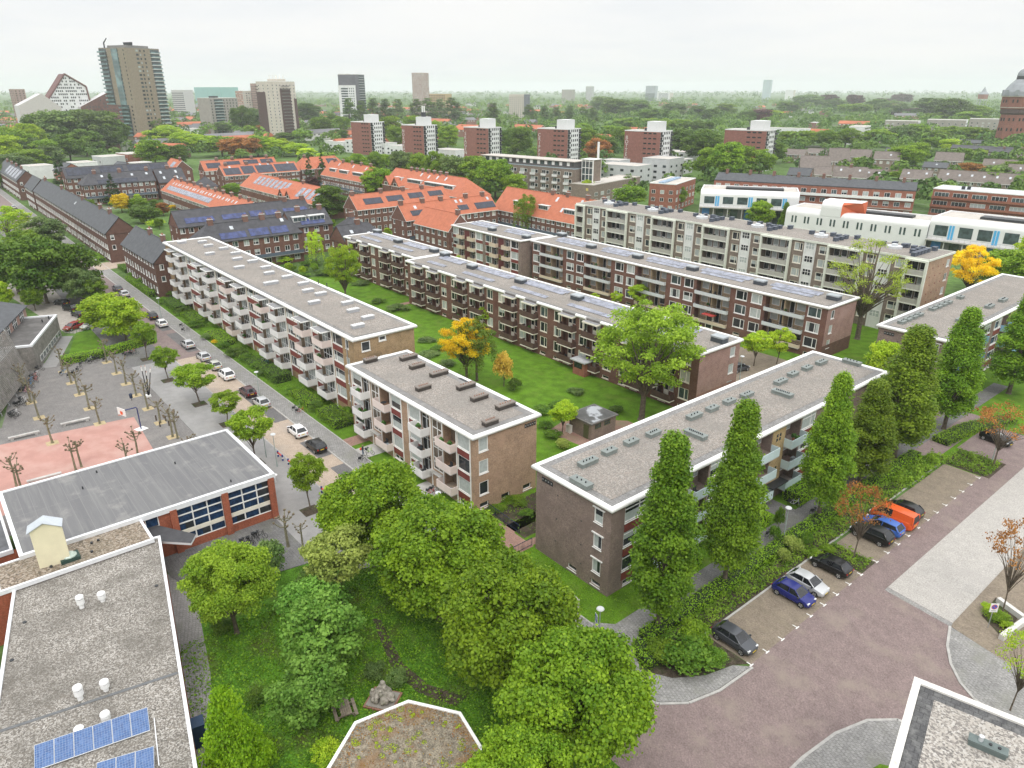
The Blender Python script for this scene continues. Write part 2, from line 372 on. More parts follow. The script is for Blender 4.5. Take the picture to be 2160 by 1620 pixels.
# footway along the main street with kerb
sheet('pavement', rect(-480,37.2,-57,39.9), .08, FLAG, thick=.08)
sheet('pavement', [(-57,37.2),(-33,37.2),(-28.6,36.6),(-26.6,37.6),(-25.2,39.4),(-24.4,42.4),(-24.15,46.6),(-25.2,45.6),(-26.0,42.8),(-27.6,40.4),(-30,39.0),(-31.6,40.6),(-31.9,42.5),(-33.0,45.5),(-35.2,45.5),(-35.2,41.6),(-37,39.9),(-57,39.9)], .08, FLAG, thick=.08)
sheet('kerb', rect(-480,37.0,-33,37.2), .075, KERB, thick=.075)
sheet('kerb', rect(-480,39.9,-36.5,40.05), .09, KERB, thick=.09)
def arc_kerb(pts, w=.22, z=.085):
    P_ = [Vector((*p, 0)) for p in pts]; mb = MB()
    for a, b in zip(P_[:-1], P_[1:]):
        n = (b-a).normalized().cross(Vector((0,0,1)))*w
        mb.prism([a[:2], b[:2], (b+n)[:2], (a+n)[:2]], 0, z, bottom=False)
    tag(mb.build('kerb', KERB), kind='structure')
arc_kerb([(-33,37.1),(-28.6,36.5),(-26.6,37.5),(-25.15,39.4),(-24.35,42.4),(-24.1,46.7)])
arc_kerb([(-15.4,65.2),(-14.5,62.3),(-13.4,60.2),(-12,58.5),(-10.6,57.5),(-8.7,56.9),(-4,56.4)][::-1])
arc_kerb([(-6,51.4),(-12.2,51.2),(-13.6,50.7),(-15.1,48.8),(-16.1,45.6),(-16.55,41.6),(-16.7,30)][::-1])
sheet('pavement', [(-15.2,65.2),(-14.3,62.3),(-13.2,60.3),(-11.9,58.7),(-10.5,57.7),(-8.7,57.1),(0,56.4),(0,63.5),(-9,63.8)], .08, FLAG, thick=.08)
sheet('pavement', [(-15.3,66),(-15.2,65.25),(-9,63.8),(0,63.5),(0,140),(-15.3,140)], .07, CLINK_B, thick=.07)
sheet('pavement', [(-2,51.2),(-12.2,51.0),(-13.5,50.5),(-14.9,48.7),(-15.9,45.6),(-16.35,41.6),(-16.5,20),(-2,20)], .08, FLAG, thick=.08)
sheet('lawn', [(-12.5,45.5),(-11,46.5),(-8,20),(-14.2,20),(-14.2,38)], .086, GRASS)
# west side of the main street: school forecourt
sheet('pavement', rect(-136,24.6,-62,31.8), .06, ASPH, thick=.06)
sheet('pavement', [(-62,24.6),(-62,31.8),(-56,31.8),(-58,27)], .06, ASPH, thick=.06)
sheet('kerb', rect(-136,31.65,-58,31.8), .07, KERB, thick=.07)
sheet('schoolyard', [(-152,9.5),(-149,12.0),(-146,25),(-88,24.6),(-88,-12),(-118,-12),(-121.5,3.5)], .008, YARD)
sheet('sports_court', [(-113.2,19.4),(-95.7,18.4),(-91.5,-14),(-117,-14)], .012, COURT)
sheet('pavement', [(-76,24.6),(-62,24.6),(-64,13.5),(-69,12),(-73,12)], .05, FLAG_D, thick=.05)
sheet('path', [G(*p)[:2] for p in ((352,1212),(402,1196),(420,1290),(444,1420),(452,1620),(400,1640),(380,1400))], .012, FLAG)
sheet('path', [G(*p)[:2] for p in ((785,1305),(802,1305),(850,1400),(905,1445),(985,1470),(960,1490),(880,1460),(826,1410))], .009, SOIL)
sheet('car_park', [(-230,12),(-166,19.5),(-160,25),(-160,29),(-230,30)], .008, M('worn_paving', (.3,.275,.245), .9, .12, 1.2, .1, 14))
sheet('lawn', [G(*p)[:2] for p in ((144,752),(160,702),(225,686),(330,700),(332,722),(250,748))], .012, GRASS)
sheet('path', [(-164,18.4),(-146,12.2),(-145.2,14.4),(-163,20.3)], .010, ASPH)
sheet('pavement', rect(-480,24,-136,31), .05, FLAG_D, thick=.05)
# side street between the terraces and the white-balconied block, little square beyond
sheet('road', rect(-232,37.2,-222,60), .084, BEIGE)
sheet('road', rect(-480,31,-250,37), .013, CLINK)
# paths and beds round the flats
sheet('path', [G(*p)[:2] for p in ((995,1126),(1050,1168),(1088,1120),(1132,1098),(1132,1078),(1060,1112),(1030,1118))], .012, REDPATH)
sheet('path', rect(-57.6,41.5,-49.4,44.0), .011, REDPATH)
sheet('path', [(-50.6,43),(-49.6,43),(-49.6,64),(-58,76),(-64.5,76),(-71,70),(-69.5,64),(-58,65.5),(-50.6,58)], .010, REDPATH)
sheet('flower_bed', rect(-57.8,44.2,-51.2,52), .012, SOIL)
sheet('flower_bed', rect(-88,53.5,-74,66), .012, SOIL)
sheet('path', rect(-35.2,45.5,-33.0,135), .03, FLAG_D, thick=.03)
sheet('path', rect(-38.4,69.8,-35.2,72.6), .03, FLAG_D, thick=.03)
sheet('path', rect(-141.5,80,-139.8,92), .010, REDPATH)
sheet('path', rect(-82.2,40.05,-79.0,42.9), .03, CONC, thick=.03)
sheet('path', rect(-68.6,40.05,-65.0,42.9), .03, CONC, thick=.03)
sheet('path', rect(-86.0,39.9,-83.4,44.5), .032, REDPATH, thick=.03)
sheet('road', rect(-59,98.5,-30,118.5), .012, CLINK)
sheet('road', rect(-150,100,-59,118), .010, CLINK_B)
sheet('flower_bed', [(-31.2,41.2),(-30,39.1),(-27.6,40.5),(-26.1,42.9),(-25.3,45.6),(-24.5,46.8),(-29.2,46.9),(-29.2,100),(-31.2,100)], .04, SOIL, thick=.04)
sheet('flower_bed', rect(-29,66.8,-24.3,69.6), .04, SOIL, thick=.04)
sheet('flower_bed', rect(-29,98.4,-23.4,104.3), .04, SOIL, thick=.04)
sheet('lawn', rect(-31,140,-5,200), .02, GRASS)
# ------------------------------------------------------------------ building kit
WMESH = {}
PANES = {'d': [(0,0,1,1,0)], 'c': [(0,0,1,1,1)], 'b': [(0,.45,1,1,1),(0,0,1,.45,0)], 's': [(0,0,.24,1,1),(.76,0,1,1,1),(.24,0,.76,1,0)],
         'l': [(0,0,.55,1,1),(.55,0,1,1,0)], 'h': [(0,0,1,.55,1),(0,.55,1,1,0)], 'm': [(0,0,1,1,2)], 'w': [(0,0,1,1,3)], 'p': [(0,0,1,1,4)]}
PM = [G_DARK, G_CURT, G_MID, G_WARM, G_BLIND]
def win_meshes(w, h, lay, fm, dep, var, sill, fw):
    k = (round(w,2), round(h,2), lay, fm.name, dep, var, sill, fw)
    if k in WMESH: return WMESH[k]
    a = MB(); y0, y1 = dep-.07, dep+.015
    if dep < .05: y0, y1 = -.05, .01
    X = w/2
    a.box(-X,y0,0,-X+fw,y1,h); a.box(X-fw,y0,0,X,y1,h); a.box(-X+fw,y0,h-fw,X-fw,y1,h); a.box(-X+fw,y0,0,X-fw,y1,fw)
    iw, ih = w-2*fw, h-2*fw; vs, hs = [], []
    for tok in lay.split():
        if tok[0] == 'v': vs.append(float(tok[1:]))
        else: hs.append(float(tok[1:]))
    for t in vs: a.box(-X+fw+iw*t-fw*.45, y0+.004, fw, -X+fw+iw*t+fw*.45, y1, h-fw)
    for t in hs: a.box(-X+fw, y0+.008, fw+ih*t-fw*.4, X-fw, y1, fw+ih*t+fw*.4)
    if sill: a.box(-X-.04,-.07,-.08,X+.04,dep+.01,-.002)
    b = MB(); yp = dep if dep >= .05 else -.015
    for x0,z0,x1,z1,mi in PANES[var]:
        q = [(-X+fw+iw*x0,yp,fw+ih*z0),(-X+fw+iw*x1,yp,fw+ih*z0),(-X+fw+iw*x1,yp,fw+ih*z1),(-X+fw+iw*x0,yp,fw+ih*z1)]; b.face(q, mi)
    WMESH[k] = (a.make('window', fm), b.make('pane', PM)); return WMESH[k]
def one_mesh(w, h, lay, fm, var, fw):
    """window of a far house: frame and pane in one mesh"""
    k = ('far', round(w,2), round(h,2), lay, fm.name, var, fw)
    if k in WMESH: return WMESH[k]
    a, b = MB(), None; X = w/2
    for x0,z0,x1,z1,mi in PANES[var]:
        a.face([(-X+w*x0,-.03,h*z0),(-X+w*x1,-.03,h*z0),(-X+w*x1,-.03,h*z1),(-X+w*x0,-.03,h*z1)], mi+1)
    a.box(-X,-.08,0,-X+fw,-.0,h); a.box(X-fw,-.08,0,X,-.0,h); a.box(-X+fw,-.08,h-fw,X-fw,-.0,h); a.box(-X+fw,-.08,0,X-fw,-.0,fw)
    for tok in lay.split():
        t = float(tok[1:])
        if tok[0] == 'v': a.box(-X+w*t-fw*.4,-.078,fw,-X+w*t+fw*.4,-.0,h-fw)
        else: a.box(-X+fw,-.076,h*t-fw*.4,X-fw,-.0,h*t+fw*.4)
    WMESH[k] = a.make('window', [fm]+PM); return WMESH[k]
class Bld:
    def __init__(s, name, label, cat, loc=(0,0), rz=0.0, group=None, z=0.0, near=True):
        s.root = empty(name, (loc[0],loc[1],z), rz, label, cat, group); s.loc, s.rz, s.near = loc, rz, near
        s.wins = []; s.facs = []; s.wall = MB(); s.mats = []
    def mi(s, m):
        if m not in s.mats: s.mats.append(m)
        return s.mats.index(m)
    def fac(s, o, u, L, z0, z1, mat): f = Fac(s, o, u, L, z0, z1, mat); s.facs.append(f); return f
    def world(s, x, y): c, n = math.cos(s.rz), math.sin(s.rz); return s.loc[0]+c*x-n*y, s.loc[1]+n*x+c*y
    def part(s, name, mb, mats, loc=(0,0,0), rz=0.0, smooth=False, parent=None): return mb.build(name, mats, parent or s.root, loc, rz, smooth)
    def finish(s):
        for f in s.facs: f.emit()
        if s.wall.f: s.part('wall', s.wall, s.mats)
        s.wins.sort(key=lambda w: (lambda p: p[0]**2+p[1]**2)(s.world(w[0][0], w[0][1])))
        rest = []
        for i, (p, a, z, args) in enumerate(s.wins):
            if i >= 100: rest.append((p, a, z, args)); continue
            w, h, lay, fm, dep, var, sill, fw = args
            if s.near:
                fr, pn = win_meshes(*args); o = link('window', fr, s.root, (p[0],p[1],z), a); link('pane', pn, o)
            else: link('window', one_mesh(w, h, lay, fm, var, fw), s.root, (p[0],p[1],z), a)
        if rest:
            mb = MB(); mats = []
            for p, a, z, args in rest:
                w, h, lay, fm, dep, var, sill, fw = args
                for me in (win_meshes(*args) if s.near else (one_mesh(w, h, lay, fm, var, fw),)):
                    ca, sa = math.cos(a), math.sin(a); n = len(mb.v)
                    mb.v += [(p[0]+ca*v.co.x-sa*v.co.y, p[1]+sa*v.co.x+ca*v.co.y, z+v.co.z) for v in me.vertices]
                    for pl in me.polygons:
                        m = me.materials[pl.material_index]
                        if m not in mats: mats.append(m)
                        mb.f.append(tuple(n+i for i in pl.vertices)); mb.m.append(mats.index(m))
            tag(mb.build('window', mats, s.root), kind='stuff')
        return s
class Fac:
    """one wall face: origin, direction along the wall, outward = direction turned right"""
    def __init__(f, b, o, u, L, z0, z1, mat):
        f.b, f.o, f.L, f.z0, f.z1, f.mat = b, o, L, z0, z1, mat
        l = math.hypot(*u); f.u = (u[0]/l, u[1]/l); f.n = (f.u[1], -f.u[0]); f.a = math.atan2(f.u[1], f.u[0]); f.holes = []
    def pt(f, s, out=0.0): return (f.o[0]+f.u[0]*s+f.n[0]*out, f.o[1]+f.u[1]*s+f.n[1]*out)
    def win(f, s, z, w, h, lay='', fm=None, dep=.12, var=None, sill=True, fw=.08):
        """s = left edge"""
        fm = fm or WHITE
        if var is None: var = RND.choices('dcbslhmp', [6,4,2,2,1.5,1.5,3,1])[0]
        if dep >= .05: f.holes.append((s, z, s+w, z+h, dep))
        f.b.wins.append((f.pt(s+w/2), f.a, z, (w, h, lay, fm, dep, var, sill, fw)))
    def hole(f, s0, z0, s1, z1, dep): f.holes.append((s0, z0, s1, z1, dep))
    def emit(f):
        mb = f.b.wall; mi = f.b.mi(f.mat)
        xs = sorted({0.0, f.L, *[min(max(h[i],0),f.L) for h in f.holes for i in (0,2)]}); zs = sorted({f.z0, f.z1, *[min(max(h[i],f.z0),f.z1) for h in f.holes for i in (1,3)]})
        def P3(s, z, out=0.0): p = f.pt(s, out); return (p[0], p[1], z)
        inside = lambda x, z: any(h[0]-1e-6 < x < h[2]+1e-6 and h[1]-1e-6 < z < h[3]+1e-6 for h in f.holes)
        for i in range(len(xs)-1):
            j = 0
            while j < len(zs)-1:
                if xs[i+1]-xs[i] < 1e-6 or inside((xs[i]+xs[i+1])/2, (zs[j]+zs[j+1])/2): j += 1; continue
                k = j
                while k+1 < len(zs)-1 and not inside((xs[i]+xs[i+1])/2, (zs[k+1]+zs[k+2])/2): k += 1
                mb.face([P3(xs[i],zs[j]),P3(xs[i+1],zs[j]),P3(xs[i+1],zs[k+1]),P3(xs[i],zs[k+1])], mi); j = k+1
        for s0,z0,s1,z1,d in f.holes:
            d = -d
            mb.face([P3(s0,z0),P3(s0,z0,d),P3(s0,z1,d),P3(s0,z1)][::-1], mi); mb.face([P3(s1,z0),P3(s1,z0,d),P3(s1,z1,d),P3(s1,z1)], mi)
            mb.face([P3(s0,z1),P3(s0,z1,d),P3(s1,z1,d),P3(s1,z1)][::-1], mi); mb.face([P3(s0,z0),P3(s0,z0,d),P3(s1,z0,d),P3(s1,z0)], mi)
def lbox(f, mb, s0, s1, o0, o1, z0, z1, mi=0):
    """box along a face: s along, o outward"""
    mb.marks.append((len(mb.v), len(mb.f))); a, b, c, d = f.pt(s0,o0), f.pt(s1,o0), f.pt(s1,o1), f.pt(s0,o1); mb.prism([a,b,c,d], z0, z1, mi)
def flat_roof(b, x0, y0, x1, y1, z, gravel, edge, ew=.9, r=.27, fas=WHITE, zg=.12):
    """flat gravel roof with slab border and rounded white eaves bead"""
    m = MB()
    o = .08
    m.box(x0-o, y0-o, z-.25, x1+o, y1+o, z-.02, 1, skip='')
    m.face([(x0-o,y0-o,z),(x1+o,y0-o,z),(x1+o,y1+o,z),(x0-o,y1+o,z)], 1)
    m.face([(x0+ew,y0+ew,z+.03),(x1-ew,y0+ew,z+.03),(x1-ew,y1-ew,z+.03),(x0+ew,y1-ew,z+.03)], 0)
    roof = b.part('roof', m, [gravel, edge])
    p = MB(); c = .12
    prof = [(c+r*math.cos(t), z-.12+r*math.sin(t)) for t in [2*math.pi*i/12 for i in range(12)]]
    p.ring(x0, y0, x1, y1, prof); b.part('fascia', p, fas, parent=roof, smooth=True)
    return roof
VBOX = {}
def vent_box(parent, x, y, z, lx, ly, h, mat, cap=None, pipes=4, top=None):
    k = (lx, ly, h, mat.name, pipes)
    if k not in VBOX:
        m = MB(); m.box(-lx/2,-ly/2,0,lx/2,ly/2,h*.75,0); m.box(-lx/2-.05,-ly/2-.05,h*.75,lx/2+.05,ly/2+.05,h,1)
        for i in range(pipes):
            t = (i+.5)/pipes-.5
            px, py = (t*lx*.75, 0) if lx > ly else (0, t*ly*.75)
            m.cyl(px, py, h, h+.16, .07, .07, 7, 2)
        VBOX[k] = m.make('vent_box', [mat, cap or mat, top or DARK])
    return link('vent_box', VBOX[k], parent, (x, y, z))
def solar_row(parent, x0, y0, z, n, pw, pl, tilt, ax, mat, name='solar_panel', gap=.05, each=False):
    """row of n panels along X ('x') or Y; tilt rises towards the inside"""
    m = MB()
    for i in range(n):
        a, b_ = i*(pw+gap), i*(pw+gap)+pw; h = pl*math.sin(tilt); d = pl*math.cos(tilt)
        q = [(a,0,.12),(b_,0,.12),(b_,d,.12+h),(a,d,.12+h)]
        if ax == 'y': q = [(-y,x,zz) for x,y,zz in q]
        m.face(q, 0); m.face([(p[0],p[1],p[2]-.035) for p in q[::-1]], 1)
        for k in range(4): u, v = q[k], q[(k+1)%4]; m.face([(u[0],u[1],u[2]-.035),(v[0],v[1],v[2]-.035),v,u], 1)
    return m.build(name, [mat, ALU], parent, (x0, y0, z))
BALM = {}
def balcony(b, f, s0, s1, dep, z, mat, h=1.0, slab=CONC, edge=None, rail=None, th=.06, open_ends=False):
    """slab with parapet panels standing out from face f; the slab's edge strip in its own colour"""
    L = s1-s0; k = (round(L,2), dep, mat.name, h, edge.name if edge else '', open_ends)
    if k not in BALM:
        m = MB(); m.box(0,-dep,-.16,L,0,0,0)
        m.box(-.01,-dep-.01,-.05,L+.01,-dep+th,h,1)
        if not open_ends: m.box(-.01,-dep+th,-.05,th,0,h,1); m.box(L-th,-dep+th,-.05,L+.01,0,h,1)
        if edge: m.box(-.04,-dep-.05,-.22,L+.04,-dep+.05,-.055,2); m.box(-.04,-dep+.05,-.22,.05,0,-.055,2); m.box(L-.05,-dep+.05,-.22,L+.04,0,-.055,2)
        BALM[k] = m.make('balcony', [slab, mat, edge or slab])
    p = f.pt(s0); return link('balcony', BALM[k], b.root, (p[0], p[1], z), f.a)
CLUT = {}
def clutter(b, f, s, o, z, parent):
    """a chair, table or plant left on a balcony"""
    kind = RND.choice(['chair','table','plant','crate'])
    if kind not in CLUT:
        m = MB()
        if kind == 'chair': m.box(-.25,-.25,.35,.25,.25,.42); m.box(-.25,.2,.42,.25,.27,.9); [m.box(x-.025,y-.025,0,x+.025,y+.025,.35) for x in (-.2,.2) for y in (-.2,.2)]
        elif kind == 'table': m.cyl(0,0,.68,.72,.4,.4,10); m.cyl(0,0,0,.68,.04,.04,6)
        elif kind == 'plant': m.cyl(0,0,0,.35,.16,.2,8,1); [m.sphere((RND.uniform(-.2,.2),RND.uniform(-.2,.2),RND.uniform(.5,.95)), .2, 6, 2) for _ in range(6)]
        else: m.box(-.3,-.2,0,.3,.2,.4,3)
        CLUT[kind] = m.make({'chair':'garden_chair','table':'balcony_table','plant':'potted_plant','crate':'storage_box'}[kind], [RND.choice([DARK, STEEL]), M('terracotta',(.35,.15,.08)), M('plant_green',(.05,.13,.02)), M('plastic_box',(.3,.34,.36))])
    p = f.pt(s, o); nm = CLUT[kind].name.split('.')[0]
    o_ = link(nm, CLUT[kind], parent, (0,0,0)); o_.location = (s-b._s0, -o, .0); return o_
# ------------------------------------------------------------------ the long block with white balconies
def block_a():
    x0, x1, y0, y1, H = -181.6, -90.2, 45.2, 55.4, 12.85
    b = Bld('apartment_block', 'long four storey tan brick block with stacks of white balconies over front gardens', 'apartment block', (x1, y0))
    L = x1-x0; fl = [1.5, 4.3, 7.1, 9.9]
    F = b.fac((-L,0), (1,0), L, 0, H-.2, BR_TAN); E = b.fac((0,0), (0,1), y1-y0, 0, H-.2, BR_TAN)
    b.fac((0,y1-y0), (-1,0), L, 0, H-.2, BR_TAN); b.fac((-L,y1-y0), (0,-1), y1-y0, 0, H-.2, BR_TAN)
    S = lambda X: X-x0
    rr = [(-104.25,-97.4),(-121.0,-114.3),(-137.9,-131.7),(-154.6,-148.3),(-173.0,-166.8)]
    spand = MB(); posts = MB(); fin = MB()
    for k, (r1, r2) in enumerate(rr):
        prev = -93.6 if k == 0 else rr[k-1][0]-3.4
        for z in fl:
            for r in (r1, r2):
                F.win(S(r-3.25), z+.03, 3.1, 2.3, 'v.33 v.66 h.38' if r == r1 else 'v.3 v.62 h.4', WHITE, .12, RND.choice('scdlb'), False, .09)
            a, c = S(r1)+.35, S(r2-3.4)-.1
            if c-a > 1.2: F.win(a, z+.8, c-a, 1.6, 'v.5' , WHITE, .1, RND.choice('cdbm'), True); lbox(F, spand, a, c, -.04, .03, z-.25, z+.66)
            a, c = S(r2)+.3, S(prev)-.15
            n = max(1, round((c-a)/2.9)); w = (c-a)/n
            for i in range(n):
                F.win(a+i*w+.12, z+.75, w-.24, 1.68, 'v.28', WHITE, .1, RND.choice('cdmbh'), True); lbox(F, spand, a+i*w+.1, a+(i+1)*w-.1, -.04, .03, z-.25, z+.6)
        for r in (r1, r2):
            lbox(F, posts, S(r)+.02, S(r)+.26, -.02, .1, 0, H-.3); lbox(F, fin, S(r-3.5), S(r-3.32), 0, .45, 1.3, H-.4)
            cn = MB(); cn.box(0,-1.65,0,3.45,0,.1); cn.box(-.03,-1.7,-.05,3.48,-1.6,.13,1); cn.box(-.03,-1.6,-.05,.06,0,.13,1); cn.box(3.39,-1.6,-.05,3.48,0,.13,1)
            p = F.pt(S(r-3.4)); b.part('canopy', cn, [M('canopy_felt',(.22,.22,.225)), WHITE], (p[0],p[1],12.22))
            for z in fl:
                o = balcony(b, F, S(r-3.4), S(r)+.02, 1.65, z, BALC_P if RND.random() < .22 else BALC_W, .98); b._s0 = S(r-3.4)
                for _ in range(RND.choice([0,1,1,2])): clutter(b, F, S(r-3.4)+RND.uniform(.5,2.8), RND.uniform(.4,1.2), z, o)
    for z in fl: F.win(S(-93.0)+.1, z+.9, 1.05, 1.45, '', WHITE, .1, RND.choice('dmc'), True, .12)
    for k in range(9): F.win(S(-180+k*10), .35, 1.3, .6, 'v.5', WHITE, .1, 'd', False)
    E.win(1.2, 10.6, 1.45, 1.5, '', WHITE, .1, 'd', True, .12); E.win(4.1, 11.6, 1.25, .8, '', WHITE, .1, 'd', True, .16)
    E.win(4.1, 8.6, 1.25, .8, '', WHITE, .1, 'c', True, .16); E.win(1.2, 7.8, 1.45, 1.5, '', WHITE, .1, 'c', True, .12)
    spand.split('spandrel', REDP, b.root); posts.split('white_post', WHITE, b.root); fin.split('wooden_fin', M('weathered_wood', (.26,.2,.14), .8, .2, 2), b.root)
    roof = flat_roof(b, -L, 0, 0, y1-y0, H, GRAV, BITUM, .8, .3)
    wb = M('pale_grey_zinc', (.36,.37,.39), .5, .08, 2)
    for u, v in ((384,510),(427,509),(440,517),(472,523),(443,534),(497,533),(501,545),(533,550),(505,563),(561,563),(568,575),(606,583),(572,596),(640,597),(650,612),(677,619),(663,637),(733,638),(745,654),(776,669),(755,687)):
        X, Y, _ = G(u, v+3, H+.1); vent_box(roof, X-x1, Y-y0, H+.03, .75, 2.6 if (u,v) == (572,596) else 1.9, .55, wb, M('zinc_lid',(.6,.61,.62)), 4, WHITE)
    for u, v in ((672,600),(690,607)): X, Y, _ = G(u, v, H); m = MB(); m.cyl(0,0,0,.9,.09,.09,8); m.build('vent_pipe', DARK, roof, (X-x1, Y-y0, H))
    for k in (0, 1): m = MB(); m.cyl(0,0,.0,12,.07,.07,6); m.build('drainpipe', STEEL, b.root, (-2.1-k*16.75+.0, -.1, 0))
    return b.finish()
# ------------------------------------------------------------------ the short block at the street corner
def block_b():
    x0, x1, y0, y1, H = -87.7, -58.65, 42.95, 52.45, 10.05
    b = Bld('apartment_block', 'short three storey buff brick block with dark vent boxes, nearest beside the street', 'apartment block', (x1, y0))
    L = x1-x0; F = b.fac((-L,0), (1,0), L, 0, H-.2, BR_BUFF); E = b.fac((0,0), (0,1), y1-y0, 0, H-.2, BR_BUFF)
    b.fac((0,y1-y0), (-1,0), L, 0, H-.2, BR_BUFF); b.fac((-L,y1-y0), (0,-1), y1-y0, 0, H-.2, BR_BUFF)
    S = lambda X: X-x0; fl = [1.3, 4.15, 7.0]; spand = MB(); posts = MB()
    for q in (0, 14.75):
        for z in fl:
            for a, c, l in ((-86.95+q,-84.35+q,''),(-76.55+q,-74.1+q,'')):
                F.win(S(a), z+.65, c-a, 1.9, l, WHITE, .1, RND.choice('cchdb'), True, .1); lbox(F, spand, S(a), S(c), -.05, .03, z-.28, z+.55)
            F.win(S(-84.3+q), z+.05, 1.9, 2.35, 'v.55 h.75', M('pale_grey_paint',(.6,.61,.61)), .3, 'd', False, .1)
            F.hole(S(-79.3+q), z+.02, S(-76.75+q), z+2.55, 1.1)
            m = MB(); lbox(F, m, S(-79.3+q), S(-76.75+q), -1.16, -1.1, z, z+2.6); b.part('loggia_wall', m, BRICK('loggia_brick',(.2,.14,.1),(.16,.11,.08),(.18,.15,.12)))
            m = MB(); lbox(F, m, S(-78.0+q), S(-77.1+q), -1.09, -1.02, z+.03, z+2.2, 0); lbox(F, m, S(-77.95+q), S(-77.15+q), -1.02, -1.0, z+1.0, z+2.1, 1); b.part('balcony_door', m, [WHITE, G_DARK])
            o = balcony(b, F, S(-85.1+q), S(-82.3+q), 1.35, z, BALC_W, .95); b._s0 = S(-85.1+q); [clutter(b, F, S(-85.1+q)+RND.uniform(.5,2.2), RND.uniform(.4,1.0), z, o) for _ in range(RND.choice([1,2]))]
            o = balcony(b, F, S(-79.75+q), S(-76.65+q), 1.0, z, BALC_P, .95); b._s0 = S(-79.75+q); [clutter(b, F, S(-79.75+q)+RND.uniform(.5,2.6), RND.uniform(.1,.7), z, o) for _ in range(RND.choice([1,2,3]))]
        for a in (-86.95,-76.55):
            F.win(S(a+q)+.2, .25, 2.1, .65, 'v.5', WHITE, .1, 'd', True); lbox(F, spand, S(a+q), S(a+q)+2.5, -.06, .02, .95, 1.02)
        for a in (-87.05,-84.25,-82.05,-79.55,-76.65,-74.0):
            lbox(F, posts, S(a+q)-.1, S(a+q)+.08, -.02, .07, .0, H-.35)
        F.win(S(-81.85+q), 2.5, 2.25, 6.9, 'v.5 h.14 h.23 h.45 h.54 h.62 h.84', WHITE, .14, 'w', False, .1)
        m = MB(); lbox(F, m, S(-81.9+q), S(-79.7+q), .0, .55, 2.2, 2.32, 1); lbox(F, m, S(-81.1+q), S(-80.1+q), -.08, -.02, .1, 2.15, 0); lbox(F, m, S(-80.95+q), S(-80.25+q), -.02, .0, .3, 1.95, 2); b.part('front_door', m, [WHITE, CONC, G_DARK])
    for z in (7.75, 4.9, 2.1): E.win(.75, z, 1.35, 1.75, '', WHITE, .1, 'c' if z > 3 else 'd', True, .1)
    for s in (.8, 4.0, 7.4): E.win(s, .3, 1.35, .75, '', WHITE, .25, 'd', True, .1)
    m = MB()
    for i in range(5): lbox(E, m, 7.6+i*.36, 7.88+i*.36, -.02, .04, 8.75, 9.25); lbox(E, m, 7.65+i*.36, 7.8+i*.36, .04, .05, 8.95, 9.1, 1)
    b.part('wall_vent', m, [DARK, STEEL])
    spand.split('spandrel', REDP, b.root); posts.split('white_post', WHITE, b.root)
    roof = flat_roof(b, -L, 0, 0, y1-y0, H, GRAV, BITUM, 1.1, .3)
    vb = M('dark_brown_zinc', (.055,.047,.042), .55, .2, 3); vt = M('brown_grey_lid', (.2,.175,.155), .7, .1, 2)
    for u, v, l in ((777,755,1.9),(862,752,2.6),(880,770,2.2),(926,786,2.6),(893,816,2.0),(983,813,2.6),(1011,837,2.3),(1066,854,2.6),(1034,889,1.9)):
        X, Y, _ = G(u, v+6, H); vent_box(roof, min(max(X-x1,-L+.6),-.55), Y-y0, H+.02, .8, l, .62, vb, vt, 5, M('terracotta_pipe',(.3,.17,.12)))
    m = MB()
    for s in (3.2, 12.9): m.box(-s-2.4, y1-y0-.5, H-.1, -s, y1-y0+.45, H+.05)
    roofn = m.build('roof_recess', DARK, roof)
    return b.finish()
